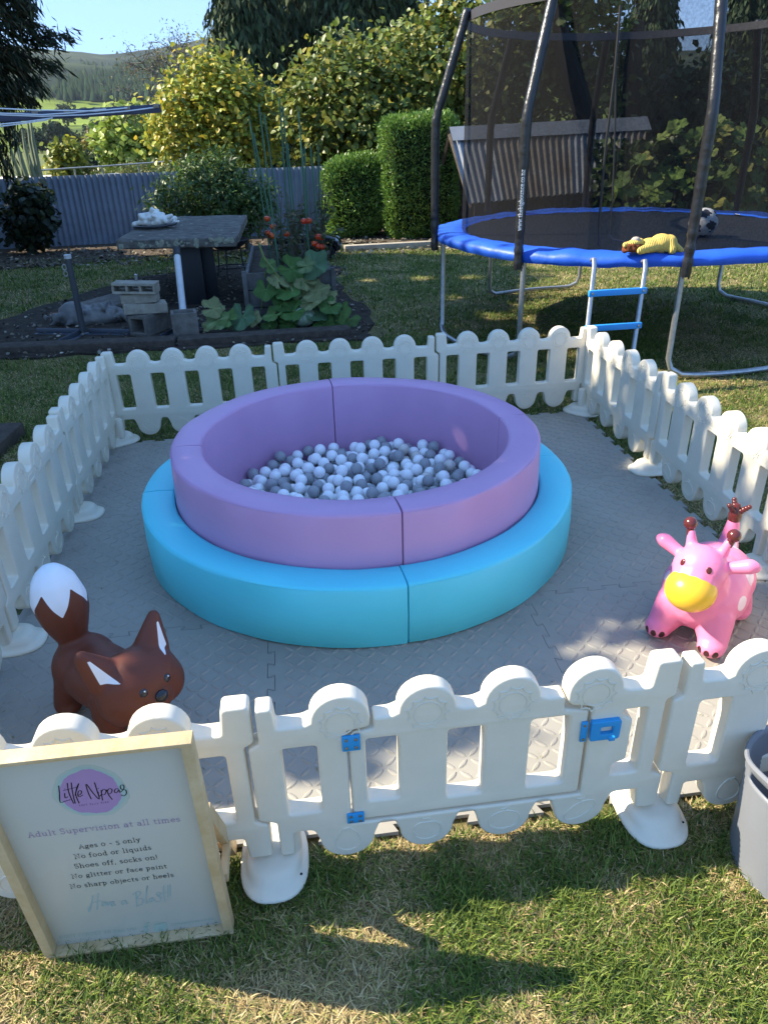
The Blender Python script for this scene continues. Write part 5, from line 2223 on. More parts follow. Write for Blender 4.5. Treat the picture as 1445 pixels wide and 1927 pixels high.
# small debris lying on the patio and the mulch: bark chips, dead leaves, pebbles
n = 5200
xy = np.concatenate([np.stack([rng.uniform(-2.4, 2.1, n // 2), rng.uniform(5.15, 10.2, n // 2)], 1), np.stack([rng.uniform(-4.5, 5.5, n // 2), rng.uniform(10.4, 12.6, n // 2)], 1)])
xy = xy[(xy[:, 1] > 10.3) | ((xy[:, 0] < 2.05) & (xy[:, 0] > -2.35 + .35 * (xy[:, 1] - 5.2)))]
n = len(xy)
big_ = rng.uniform(.012, .05, n) * (1 + (xy[:, 1] > 10.3) * .6)
C = np.stack([xy[:, 0], xy[:, 1], .020 + .3 * big_ * rng.random(n)], 1)
D = rng.normal(size=(n, 3)) * np.array([1, 1, .25])
N = np.stack([rng.normal(size=n) * .5, rng.normal(size=n) * .5, np.ones(n)], 1)
db_ = link('debris', leaf_mesh('debris', C, D, N, big_, palette(n, [(.14, .11, .075), (.22, .18, .13), (.08, .065, .05), (.30, .27, .22), (.12, .12, .10)], .3), 'broad'), None, mat('debris', (.15, .12, .09), .9, .1, attr='col'))
tag(db_, 'scattered bark chips, dead leaves and grit on the patio and mulch', 'debris', None, 'stuff')

# ------------------------------------------------------------------ corrugated iron fence, shed, house
iron = mat('corrugated_iron', (.22, .27, .34), .55, .4, metal=.1, var=.25, vscale=2.5, bump=.05, bscale=20)
iron_r = mat('rusty_iron', (.17, .16, .15), .8, .2, col2=(.10, .075, .055), vscale=3.0, bump=.1, bscale=20, detail=8)


roof_iron = mat('roof_iron', (.20, .22, .25), .75, .25, var=.3, vscale=2.5)


def corr_sheet(w_, h_, pitch, amp, jag=0.0, per=8):
    """corrugated sheet in the x-z plane, thin but solid"""
    nx = int(w_ / pitch * per)
    V, F = [], []
    for s in (0, 1):
        for iz in range(2):
            for i in range(nx + 1):
                x = w_ * i / nx
                y = amp * math.cos(2 * math.pi * x / pitch) + s * .0015
                z = h_ if iz else 0
                V.append((x, y, z))
    k = nx + 1
    for i in range(nx):
        F.append((i, i + 1, k + i + 1, k + i))
        F.append((2 * k + i + 1, 2 * k + i, 3 * k + i, 3 * k + i + 1))
        F.append((k + i, k + i + 1, 3 * k + i + 1, 3 * k + i))
    return V, F


def iron_fence(p0, p1, h0, h1, label, wsheet=.8):
    a, b = Vector((p0[0], p0[1], 0)), Vector((p1[0], p1[1], 0))
    d = b - a
    root = empty('iron_fence', (a.x, a.y, 0), math.atan2(d.y, d.x))
    tag(root, label, 'iron fence', 'grey corrugated iron fence runs')
    n = max(1, round(d.length / wsheet))
    ws = d.length / n
    for k in range(n):
        V, F = corr_sheet(ws + .06, 1.0, .1, .019)
        hh0, hh1 = h0 + (h1 - h0) * k / n, h0 + (h1 - h0) * (k + 1) / n
        dz = random.uniform(-.008, .008)
        V = [(x, y + (.003 if k % 2 else 0), -.05 + (z * (hh0 + (hh1 - hh0) * x / ws + .05 + dz))) for x, y, z in V]
        o = MB().add(V, F).build('sheet', iron, root, 60)
        o.location = (k * ws, 0, 0)
    for z in (.25, h0 - .15):
        MB().box((d.length / 2, .06, z), (d.length, .05, .07)).build('rail', timber, root, sm=False)
    return root


fa, fb_ = at(-60, 470, 12.95), at(0, 470, 13.02)
f0 = at(0, 338, 13.02)
f1 = at(335, 321, 13.25)
f2 = at(440, 318, 13.34)
f3 = at(612, 313, 13.46)
iron_fence((f0[0] - 3.0, 12.8), (f1[0], 13.25), f0[2] - .02, f1[2], 'long shaded grey corrugated iron fence behind the table and citrus')
iron_fence((f1[0] + .02, 13.27), (f3[0] + .2, 13.48), f2[2], f3[2] + .01, 'corrugated iron fence run between the mandarin bush and the hedge')

# the low shed behind the trampoline: iron roof with a ridge cap over a dark wall
rl, rr_, el, er = Vector(at(845, 246, 11.4)), Vector(at(1216, 226, 11.4)), Vector(at(880, 384, 10.5)), Vector(at(1205, 352, 10.5))
shed = empty('iron_shed', (float((rl.x + rr_.x) / 2), 11.2, 0))
tag(shed, 'low shed with rusty corrugated iron roof behind the trampoline', 'shed')
n = 5
for k in range(n):
    a, b = rl + (rr_ - rl) * (k / n), rl + (rr_ - rl) * ((k + 1) / n)
    c, d = el + (er - el) * (k / n), el + (er - el) * ((k + 1) / n)
    nx, V, F = 64, [], []
    dn = (c - a).normalized()
    nrm = (b - a).cross(dn).normalized()
    if nrm.z < 0:
        nrm = -nrm
    wl = (b - a).length
    for s in (0, 1):
        for iz in range(2):
            for i in range(nx + 1):
                t = i / nx
                p = (a + (b - a) * t) if iz == 0 else (c + (d - c) * t)
                V.append(to_local(shed, p + nrm * (.021 * math.cos(2 * math.pi * t * round(wl / .11)) + .002 * s + .003 * (k % 2))))
    m_ = nx + 1
    for i in range(nx):
        F += [(i, i + 1, m_ + i + 1, m_ + i), (2 * m_ + i + 1, 2 * m_ + i, 3 * m_ + i, 3 * m_ + i + 1), (m_ + i, m_ + i + 1, 3 * m_ + i + 1, 3 * m_ + i)]
    MB().add(V, F).build('roof_sheet', roof_iron if k in (0, 3) else iron_r, shed, 60)
cap0, cap1 = to_local(shed, rl), to_local(shed, rr_)
dn = (el - rl).normalized()
mb = MB()
for off in (Vector((0, -.01, .055)),):
    q = [cap0 + off, cap1 + off, cap1 + off + dn * .26, cap0 + off + dn * .26, cap0 + off + Vector((0, .22, -.12)), cap1 + off + Vector((0, .22, -.12))]
    mb.add(q + [p - Vector((0, 0, .004)) for p in q], [(0, 3, 2, 1), (0, 1, 5, 4), (6, 7, 8, 9), (7, 6, 10, 11), (3, 9, 8, 2), (0, 6, 9, 3), (1, 2, 8, 7)])
mb.build('ridge_cap', roof_iron, shed, sm=False)
mb = MB()
bq_ = [to_local(shed, el + Vector((.15, .18, -.03))), to_local(shed, er + Vector((-.15, .18, -.03)))]
for p, q, r2 in ((bq_[0], bq_[1], .0),):
    nb = 26
    for k in range(nb):
        a, b = p + (q - p) * (k / nb), p + (q - p) * ((k + 1) / nb)
        mb.add([(a.x + .004, a.y, -.05), (b.x - .004, b.y, -.05), (b.x - .004, b.y, b.z + .1), (a.x + .004, a.y, a.z + .1), (a.x + .004, a.y + .03, -.05), (b.x - .004, b.y + .03, -.05), (b.x - .004, b.y + .03, b.z + .1), (a.x + .004, a.y + .03, a.z + .1)],
               [(0, 1, 2, 3), (5, 4, 7, 6), (0, 3, 7, 4), (1, 5, 6, 2)])
o = mb.build('wall_boards', timber, shed, sm=False)
o['kind'] = 'stuff'
bw = to_local(shed, (rl.x + .1, 12.3, 0))
MB().box(((bw.x + to_local(shed, rr_).x) / 2, bw.y, .55), (rr_.x - rl.x, .05, 1.3)).build('rear_wall', timber, shed, sm=False)
rk = MB()
a, b = to_local(shed, rl + Vector((.03, .1, -.06))), to_local(shed, el + Vector((.06, .02, -.06)))
rk.tube([a, b], .035, 4)
rk.tube([a, a + Vector((-.02, 1.0, -.95))], .035, 4)
rk.build('barge_board', timber, shed)
for k in range(3):
    x_ = bw.x + .05 + k * .02
    MB().box((x_ + .35, -.30 + k * .42, .30), (.05, .4, .7)).build('gable_board', timber, shed, sm=False)

# kerb under the hedge
a, b = Vector(atz(655, 474, 0)), Vector(atz(880, 462, 0))
o = MB().rbox((0, 0, .03), ((b - a).length + .4, .14, .12), .01, math.atan2(b.y - a.y, b.x - a.x)).build('concrete_kerb', conc, None, 30)
o.location = tuple((a + b) / 2 + Vector((.15, .10, .0)))
tag(o, 'low rough concrete kerb along the foot of the hedge', 'kerb')

# a pale house far off between the trees
hp = at(548, 292, 34.0)
hs2 = empty('pale_house', (float(hp[0]), 36.0, 0))
tag(hs2, 'pale house glimpsed between the trees beyond the iron fence', 'house')
MB().box((0, 0, 1.2), (6.5, 5, 2.5)).build('wall', mat('house_wall', (.55, .54, .52), .8, .2), hs2, sm=False)
mb = MB()
mb.add([(-3.6, -2.9, 2.4), (3.6, -2.9, 2.4), (3.6, 2.9, 2.4), (-3.6, 2.9, 2.4), (-3.6, 0, 3.5), (3.6, 0, 3.5)], [(0, 1, 5, 4), (2, 3, 4, 5), (0, 4, 3), (1, 2, 5), (0, 3, 2, 1)])
mb.build('roof', mat('house_roof', (.20, .20, .21), .7, .3), hs2, sm=False)
MB().box((.2, -2.52, 1.5), (.9, .06, .8)).build('window', mat('window_glass', (.10, .13, .16), .1, .6), hs2, sm=False)
# a pipe rail with a green post beyond the fence, and a small blue pool with a pale surround
rail = empty('pipe_rail', tuple(at(260, 330, 17)))
tag(rail, 'thin pipe rail fence with a green end post beyond the iron fence', 'rail fence')
pr = [at(x, y, 17) for x, y in ((70, 321), (140, 316), (192, 313), (260, 308), (330, 303))]
MB().tube([to_local(rail, p) for p in pr], .016, 6).build('rail', galv, rail)
for p in pr[1:4]:
    MB().tube([to_local(rail, p), to_local(rail, (p[0], p[1], -.05))], .018, 6).build('post', galv, rail)
MB().tube([to_local(rail, pr[4] + np.array([0, 0, .12])), to_local(rail, (pr[4][0], pr[4][1], -.05))], .055, 8).build('end_post', mat('green_post', (.02, .20, .15), .5, .4), rail)
pq = at(92, 318, 19)
pool = empty('blue_pool', (float(pq[0]), 19, 0))
tag(pool, 'small blue pool with pale surround glimpsed over the iron fence at the left', 'pool')
MB().rbox((0, 0, pq[2] / 2 - .12), (3.0, 2.2, max(.3, pq[2] - .1)), .05).build('surround', mat('pool_surround', (.66, .60, .54), .8, .2), pool)
MB().rbox((.25, -1.12, pq[2] / 2 - .08), (.55, .05, max(.25, pq[2] - .15)), .02).build('panel', mat('pool_blue', (.02, .30, .55), .5, .4), pool)

# ------------------------------------------------------------------ trees and shrubs
bark = mat('bark', (.075, .058, .045), .95, .1, col2=(.13, .105, .085), vscale=14, bump=.9, bscale=30, detail=8)
bark_dark = mat('dark_bark', (.03, .025, .02), .95, .1, col2=(.06, .05, .04), vscale=14, bump=.9, bscale=30, detail=8)


def leafmat(name, trans=.28, rough=.5, spec=.35):
    return mat(name, (.08, .12, .03), rough, spec, attr='col', trans=trans)


broad_m, hedge_m, conifer_m = leafmat('broad_leaf', .32, .45, .4), leafmat('hedge_leaf', .25, .4, .45), leafmat('conifer_spray', .10, .75, .15)


def pxblob(px, py, Y, rpx, ry=None, dy=0.0, sz=1.0):
    k = (Y + 1.3) / 1350 * 1.03
    c = at(px, py, Y + dy)
    return (c[0], c[1], c[2], rpx * k, (ry if ry else rpx) * k, rpx * k * sz)


def trunk_of(root, base, tops, r0, mt_=bark, name='trunk'):
    mb = MB()
    base = Vector(base)
    tops = [Vector(t) for t in tops]
    cen = sum(tops, Vector()) / len(tops)
    fork = base + (cen - base) * .38
    fork.x = base.x + (cen.x - base.x) * .2
    mb.tube([to_local(root, base - Vector((0, 0, .1))), to_local(root, base + (fork - base) * .5 + Vector((.03, 0, 0))), to_local(root, fork)], [r0 * 1.2, r0, r0 * .8], 9)
    for t in tops:
        m_ = fork + (t - fork) * .5 + Vector((random.uniform(-.1, .1), random.uniform(-.1, .1), .12 * (t - fork).length))
        pts = [fork * (1 - s) ** 2 + m_ * 2 * s * (1 - s) + t * s * s for s in np.linspace(0, 1, 7)]
        mb.tube([to_local(root, p) for p in pts], [r0 * .6 * (1 - .85 * s) for s in np.linspace(0, 1, 7)], 6)
        for q in range(5):
            i = random.randint(2, 5)
            e = pts[i] + Vector((random.gauss(0, .4), random.gauss(0, .4), random.gauss(.1, .3))) * (t - fork).length * .5
            mb.tube([to_local(root, pts[i]), to_local(root, (pts[i] + e) / 2 + Vector((0, 0, .05))), to_local(root, e)], [r0 * .25, r0 * .16, r0 * .05], 5)
    return mb.build(name, mt_, root)


def tree(name, label, base, blobs, nclump, per, spread, size, cols, kind='broad', group=None, r0=.09, up=.35, mt_=None, cat='tree', jit=.18, shell=.6, tops=None):
    root = empty(name, (float(base[0]), float(base[1]), 0))
    tag(root, label, cat, group)
    P, Dr = clumps(blobs, nclump, per, spread, shell)
    n = len(P)
    keep = P[:, 2] > .03
    P, Dr = P[keep], Dr[keep]
    n = len(P)
    D = unit(Dr * .5 + rng.normal(size=(n, 3)) * .7 + np.array([0, 0, -up]))
    N = unit(Dr + rng.normal(size=(n, 3)) * .6 + np.array([0, 0, .8]))
    me = leaf_mesh('crown', P - np.array(root.location), D, N, size * rng.uniform(.6, 1.3, n), palette(n, cols, jit), kind)
    link('crown', me, root, mt_ or broad_m)
    tp_ = tops if tops is not None else [b[:3] for b in blobs]
    trunk_of(root, (base[0], base[1], 0), tp_, r0)
    return root


HZ = [(0.145, 0.203, 0.036), (0.189, 0.239, 0.043), (0.109, 0.160, 0.032), (0.246, 0.261, 0.058), (0.319, 0.275, 0.043), (0.087, 0.131, 0.029)]
Y = 14.6
hz = [pxblob(*b) for b in ((640, 200, Y, 85), (735, 190, Y, 95), (830, 140, Y, 85), (590, 245, Y, 55), (700, 270, Y, 65), (800, 245, Y, 75), (660, 150, Y, 52), (870, 70, Y, 55), (562, 190, Y, 32), (610, 130, Y, 22), (815, 45, Y, 24), (865, 10, Y, 35), (760, 120, Y, 40), (880, 200, Y, 60), (640, 320, Y, 45))]
tree('hazel_tree', 'big yellow-green hazel tree filling the gap above the hedge', (3.4, 15.2), hz, 2700, 6, .17, 0.12, HZ, r0=.10, tops=[b[:3] for b in hz[:8]])
YL = [(.40, .40, .05), (.30, .36, .05), (.20, .28, .05), (.50, .44, .05), (.56, .40, .045), (.14, .20, .04)]
Y = 15.5
yl = [pxblob(*b) for b in ((392, 165, Y, 48), (350, 225, Y, 52), (430, 235, Y, 68), (475, 215, Y, 45), (400, 280, Y, 60), (318, 255, Y, 28), (500, 260, Y, 32), (388, 122, Y, 17), (430, 170, Y, 30), (470, 160, Y, 15), (340, 180, Y, 22), (460, 290, Y, 45))]
tree('yellow_tree', 'small tree turning yellow at the top, just beyond the iron fence', (.2, 15.8), yl, 1900, 6, .15, 0.105, YL, r0=.07, tops=[b[:3] for b in yl[:7]])
MD = [(0.056, 0.105, 0.028), (0.077, 0.140, 0.035), (0.042, 0.077, 0.022), (0.112, 0.182, 0.042)]
Y = 11.6
md_ = [pxblob(*b) for b in ((340, 375, Y, 42), (400, 360, Y, 55), (455, 380, Y, 45), (425, 330, Y, 28), (375, 330, Y, 22), (480, 390, Y, 30), (310, 395, Y, 22), (430, 400, Y, 40), (495, 370, Y, 18))]
tree('mandarin_bush', 'dense dark green mandarin bush behind the stone table', (.55, 11.7), md_, 1500, 6, .09, .105, MD, 'slim', r0=.04, cat='bush', tops=[b[:3] for b in md_[:6]])
Y = 12.2
ct = [pxblob(*b) for b in ((60, 385, Y, 34), (35, 420, Y, 24), (80, 420, Y, 22), (55, 450, Y, 16), (45, 360, Y, 14))]
tree('citrus_tree', 'small dark citrus tree in front of the iron fence at the left', (at(62, 470, 12.2)[0], 12.25), ct, 260, 6, .07, .12, [(.02, .035, .016), (.03, .05, .02), (.015, .025, .012)], r0=.025, cat='bush')
LG = [(0.290, 0.377, 0.072), (0.377, 0.435, 0.087), (0.203, 0.290, 0.058)]
Y = 22
lg_ = [pxblob(*b) for b in ((235, 262, Y, 40), (265, 245, Y, 30), (215, 290, Y, 30), (250, 300, Y, 35), (225, 230, Y, 16), (280, 290, Y, 30), (300, 270, Y, 18))]
tree('lime_tree', 'bright lime green leafy tree beyond the fence left of the yellow tree', (at(245, 320, Y)[0], Y), lg_, 420, 6, .16, .20, LG, r0=.07)
Y = 18.5
yb = [pxblob(*b) for b in ((125, 305, Y, 26), (140, 290, Y, 18), (112, 320, Y, 16), (150, 315, Y, 18))]
tree('lemon_bush', 'yellow-green bush rising over the iron fence beside the succulent', (at(128, 330, Y)[0], Y), yb, 180, 6, .09, .13, [(.34, .32, .03), (.20, .23, .04), (.13, .17, .03)], r0=.03, cat='bush')
Y = 24
bb2 = [pxblob(*b) for b in ((195, 285, Y, 30), (180, 265, Y, 14), (210, 270, Y, 18))]
tree('brown_bush', 'brownish bush beyond the fence between the lemon and lime trees', (at(195, 320, Y)[0], Y), bb2, 180, 6, .14, .16, [(.22, .16, .035), (.15, .13, .035), (.12, .14, .04)], r0=.03, cat='bush')
Y = 20
db = [pxblob(*b) for b in ((165, 302, Y, 13), (168, 312, Y, 12))]
tree('dark_shrub', 'small very dark round shrub beyond the fence', (at(166, 325, Y)[0], Y), db, 60, 6, .06, .10, [(.015, .028, .012), (.02, .035, .014)], r0=.02, cat='bush')
Y = 17.5
gr = [pxblob(*b) for b in ((300, 322, Y, 14), (240, 322, Y, 12), (270, 325, Y, 14), (200, 326, Y, 10), (320, 316, Y, 12))]
tree('fence_weeds', 'pale weedy growth along the pipe rail beyond the fence', (at(265, 330, Y)[0], Y), gr, 170, 6, .08, .10, [(.20, .24, .08), (.13, .17, .06), (.26, .25, .12)], 'slim', r0=.012, cat='bush')

# the bare grey tree
Y = 20.0
gtree = empty('bare_tree', (float(at(335, 300, Y)[0]), Y, 0))
tag(gtree, 'nearly leafless grey tree with tangled twigs behind the yellow tree', 'tree')
mb = MB()
tips = []
bs = Vector((gtree.location.x, Y, 0))


def grow(p, d, ln, r, depth):
    q = p + d * ln
    m_ = (p + q) / 2 + Vector((random.gauss(0, .06), random.gauss(0, .06), random.gauss(0, .05))) * ln
    mb.tube([to_local(gtree, p), to_local(gtree, m_), to_local(gtree, q)], [r, r * .85, r * .65], 5 if depth < 3 else 4, cap=False)
    if depth >= 6:
        tips.append(q)
        return
    for k in range(3 if depth < 5 else 2):
        nd = (d + Vector((random.gauss(0, .55), random.gauss(0, .45), random.gauss(-.04 * depth, .40)))).normalized()
        grow(q, nd, ln * random.uniform(.62, .86), r * .62, depth + 1)


mb.tube([to_local(gtree, bs - Vector((0, 0, .1))), to_local(gtree, bs + Vector((.05, 0, 1.2))), to_local(gtree, bs + Vector((0, 0, 2.3)))], [.16, .12, .10], 7)
grow(bs + Vector((0, 0, 2.2)), Vector((-.25, 0, 1)).normalized(), .62, .065, 1)
grow(bs + Vector((0, 0, 2.25)), Vector((.35, 0, .9)).normalized(), .56, .055, 1)
grow(bs + Vector((0, 0, 1.7)), Vector((-.5, .2, .8)).normalized(), .58, .045, 2)
mb.build('trunk', mat('grey_bark', (.15, .13, .115), .9, .1), gtree)
tn = np.array([list(t) for t in tips])
P = np.repeat(tn, 5, 0) + rng.normal(size=(len(tn) * 5, 3)) * .16
n = len(P)
link('crown', leaf_mesh('crown', P - np.array(gtree.location), rng.normal(size=(n, 3)) + np.array([0, 0, -.4]), rng.normal(size=(n, 3)), .085 * rng.uniform(.5, 1.2, n), palette(n, [(.13, .13, .07), (.17, .15, .10), (.10, .12, .05)]), 'slim'), gtree, broad_m)


# conifers with hanging sprays
def conifer(label, px, Y, halfw, ytop, ybase, n, group, cols=((.035, .06, .03), (.05, .08, .035), (.075, .10, .05), (.022, .038, .02)), name='conifer_tree', seedj=0.0):
    k = (Y + 1.3) / 1350 * 1.03
    top, bot = at(px, ytop, Y), at(px, ybase, Y)
    root = empty(name, (float(bot[0]), Y, 0))
    tag(root, label, 'tree', group)
    h = top[2]
    t = rng.random(n) ** .8
    z = .3 + (h - .3) * t
    taper = np.minimum(1, (1.06 - t) * 2.2)
    ang = rng.random(n) * 2 * math.pi
    lob = 1 + .16 * np.sin(z * 3.1 + 2 * ang + seedj) + .10 * np.sin(z * 7.3 + 3 * ang)
    rad = halfw * k * taper * lob * (.45 + .6 * rng.random(n) ** .5)
    P = np.stack([rad * np.cos(ang), rad * np.sin(ang), z], 1)
    out = np.stack([np.cos(ang), np.sin(ang), np.zeros(n)], 1)
    # every spray: a bunch of hanging strips
    per = 17
    P = np.repeat(P, per, 0) + rng.normal(size=(n * per, 3)) * np.array([.16, .16, .26]) * (k / .022)
    out = np.repeat(out, per, 0)
    D = unit(out * .35 + rng.normal(size=out.shape) * .28 + np.array([0, 0, -1.0]))
    N = unit(out + rng.normal(size=out.shape) * .5)
    m_ = len(P)
    me = leaf_mesh('crown', P, D, N, .36 * (k / .022) * rng.uniform(.5, 1.2, m_), palette(m_, cols, .25), 'slim')
    link('crown', me, root, conifer_m)
    MB().tube([(0, 0, -.1), (.05, 0, h * .5), (0, .05, h * .97)], [.28, .18, .03], 8).build('trunk', bark_dark, root)
    return root


g_ = 'dark conifers beyond the garden'
conifer('dark weeping conifer at the left end of the row, against the sky', 487, 27, 50, -170, 300, 900, g_, seedj=1)
conifer('dark weeping conifer second from the left in the row', 585, 29, 52, -230, 300, 900, g_, seedj=2.4)
conifer('dark weeping conifer behind the top of the hazel', 672, 27, 50, -260, 300, 900, g_, seedj=4)
conifer('dark weeping conifer at the right end of the row beside the hazel top', 748, 28, 42, -200, 300, 800, g_, seedj=5.1)
conifer('dark conifer seen through the net right of the dark leaning trunk', 1195, 22, 38, -90, 300, 700, g_, seedj=.4)
conifer('tall dark conifer behind the right hand trampoline poles', 1365, 24, 44, -160, 300, 700, g_, seedj=3.3)
conifer('dark conifer at the right edge behind the net', 1450, 22, 60, -60, 300, 700, g_, seedj=2.2)

# the tree with the dark leaning trunk behind the trampoline
Y = 13.6
lt = [pxblob(*b) for b in ((960, 60, Y, 60), (1030, 40, Y, 70), (1110, 50, Y, 55), (1000, -40, Y, 80), (1090, -30, Y, 70), (930, 130, Y, 45), (1010, 120, Y, 45), (1090, 130, Y, 40), (1150, 90, Y, 35), (960, 190, Y, 45), (1040, 200, Y, 40), (1130, 190, Y, 45))]
root = tree('leaning_tree', 'tall leafy tree with a dark leaning trunk behind the trampoline net', (at(1108, 255, Y)[0], Y + .2), lt, 900, 6, .16, .15, [(0.135, 0.180, 0.038), (0.180, 0.225, 0.045), (0.090, 0.135, 0.030), (0.255, 0.240, 0.060)], r0=.05, tops=[lt[1][:3], lt[4][:3], lt[2][:3]])
tk = [at(*p, 12.9) for p in ((1118, 420), (1112, 330), (1106, 240), (1085, 170), (1062, 100), (1042, 20), (1030, -60))]
MB().tube([to_local(root, p) for p in tk], [.24, .22, .20, .19, .17, .15, .12], 10).build('leaning_trunk', bark_dark, root)
tk = [at(*p, 13.3) for p in ((1205, 420), (1200, 300), (1186, 200), (1190, 120), (1200, 40))]
MB().tube([to_local(root, p) for p in tk], [.22, .2, .18, .15, .12], 9).build('second_trunk', bark_dark, root)
Y = 13
sh = [pxblob(*b) for b in ((1290, 190, Y, 55), (1350, 170, Y, 50), (1400, 190, Y, 55), (1250, 220, Y, 40), (1330, 230, Y, 50), (1440, 230, Y, 50), (1290, 260, Y, 45))]
tree('dense_shrub', 'dense mid green shrub behind the leafy vine at the right', (at(1340, 300, Y)[0], Y), sh, 700, 6, .14, .14, [(.05, .08, .02), (.07, .11, .03), (.035, .06, .016)], r0=.07)


# clipped hedges
def hedge(label, x0, x1, y0, y1, h, n, round_=.28):
    root = empty('hedge', ((x0 + x1) / 2, (y0 + y1) / 2, 0))
    tag(root, label, 'hedge', 'clipped hedge blocks')
    cx_, cy_ = (x1 - x0) / 2, (y1 - y0) / 2
    # points on a rounded box surface, with some depth
    u = unit(rng.normal(size=(n, 3)))
    box = np.array([cx_, cy_, h / 2])
    q = rng.uniform(-1, 1, size=(n, 3))
    ax = rng.choice(3, n, p=np.array([cy_ * h, cx_ * h, cx_ * cy_ * 4]) / (cy_ * h + cx_ * h + cx_ * cy_ * 4))
    sg = np.where(rng.random(n) < .5, -1, 1)
    q[np.arange(n), ax] = sg
    inner = box - round_
    P = q * box
    c = np.clip(P, -inner, inner)
    nd = unit(P - c + 1e-6 * u)
    P = c + nd * round_ * (1 - .28 * rng.random((n, 1)) ** 2 + .05 * rng.normal(size=(n, 1)))
    P += .03 * np.sin(P[:, [1, 2, 0]] * 5.1) + .018 * np.sin(P[:, [2, 0, 1]] * 13)
    stray = rng.random(len(P)) < .02
    P += nd * (stray * rng.uniform(.02, .11, len(P)))[:, None]
    P[:, 2] += h / 2
    keep = P[:, 2] > .02
    P, nd = P[keep], nd[keep]
    m_ = len(P)
    D = unit(nd * .9 + rng.normal(size=(m_, 3)) * .6 + np.array([0, 0, .5]))
    me = leaf_mesh('foliage', P, D, rng.normal(size=(m_, 3)), .068 * rng.uniform(.6, 1.25, m_), palette(m_, [(0.125, 0.237, 0.037), (0.163, 0.288, 0.050), (0.088, 0.175, 0.031), (0.225, 0.350, 0.075)]), 'slim')
    link('foliage', me, root, hedge_m)
    core = MB().rbox((0, 0, h / 2 - .03), (2 * cx_ - .22, 2 * cy_ - .22, h - .2), .2).build('branches', mat('hedge_core', (.012, .018, .008), 1, .05, col2=(.02, .03, .012), vscale=40, bump=1, bscale=60), root)
    return root


s0, s1, s2 = at(612, 400, 12.3), at(735, 400, 12.3), at(668, 297, 12.4)
hedge('low rounded clipped hedge block beside the iron fence', s0[0] + .02, s1[0] - .02, 12.3, 13.4, s2[2] + .03, 24000, .36)
s0, s1, s2 = at(727, 340, 11.9), at(826, 340, 11.9), at(775, 219, 12.0)
hedge('tall clipped hedge block next to the trampoline pole', s0[0], s1[0] + .42, 11.9, 13.3, s2[2] + .03, 34000, .28)

# the big-leaved vine at the right, behind the trampoline
VY = 9.9
rv = empty('leafy_vine', (6.9, VY, 0))
tag(rv, 'sprawling vine with large round leaves behind the trampoline at the right', 'plant')
stalks = MB()
big = []
while len(big) < 150:
    px_, py_ = random.uniform(1150, 1500), random.uniform(225, 400)
    edge = 1260 - (py_ - 225) * .75 if py_ < 360 else 1120
    if px_ < edge + random.uniform(-15, 15):
        continue
    big.append((px_, py_))
for (px_, py_) in big:
    y = VY + random.uniform(-.45, .35) + (390 - py_) * .003
    c = Vector(at(px_, py_, y))
    c.z = max(c.z, .12)
    nrm = Vector((random.uniform(-.9, .3), -random.uniform(.2, .9), random.uniform(.3, 1)))
    col = random.choice([(0.165, 0.255, 0.053), (0.225, 0.285, 0.075), (0.120, 0.195, 0.045), (0.300, 0.300, 0.075), (0.090, 0.150, 0.033)])
    jit = random.uniform(.8, 1.2)
    big_leaf(c, nrm, random.uniform(.09, .155), tuple(v * jit for v in col), rv, pump_leaf)
    b_ = Vector((c.x + random.uniform(-.1, .1), y + .25, max(.0, c.z - random.uniform(.2, .4))))
    stalks.tube([to_local(rv, b_), to_local(rv, (b_ + c) / 2 + Vector((0, 0, .05))), to_local(rv, c)], .009, 5)
stalks.build('stem', vine_m, rv)
P = np.stack([rng.uniform(6.0, 9.0, 2600), VY + .55 + .25 * rng.normal(size=2600), rng.uniform(.05, 1.5, 2600)], 1)
n = len(P)
link('inner_foliage', leaf_mesh('inner_foliage', P - np.array(rv.location), rng.normal(size=(n, 3)), rng.normal(size=(n, 3)) + np.array([0, 0, .6]), .16 * rng.uniform(.6, 1.2, n), palette(n, [(.05, .08, .02), (.07, .11, .03), (.035, .05, .015)])), rv, broad_m)['kind'] = 'stuff'

# tall ribbed succulent stems over the fence at the left
suc = empty('tall_succulent', tuple(at(45, 340, 15)))
tag(suc, 'clump of tall grey-green succulent stems rising over the iron fence', 'plant')
sm_ = mat('succulent', (.15, .19, .12), .7, .25, col2=(.22, .25, .17), vscale=10)
for (p0, p1) in (((42, 340), (21, 228)), ((48, 340), (30, 255)), ((55, 340), (42, 243)), ((60, 340), (52, 224)), ((64, 340), (58, 222)), ((70, 340), (62, 265)), ((52, 340), (36, 280)), ((38, 340), (18, 268)), ((74, 340), (72, 300)), ((44, 338), (22, 290)), ((66, 340), (55, 290)), ((34, 340), (20, 310))):
    a, b = Vector(at(*p0, 15)), Vector(at(*p1, 15 + random.uniform(-.3, .3)))
    a.z = max(-.05, a.z - .8)
    mid = (a + b) / 2 + Vector((.05, 0, 0))
    MB().tube([to_local(suc, p) for p in (a, mid, a + (b - a) * .8, b)], [.045, .045, .038, .012], 7).build('stem', sm_, suc, 20)

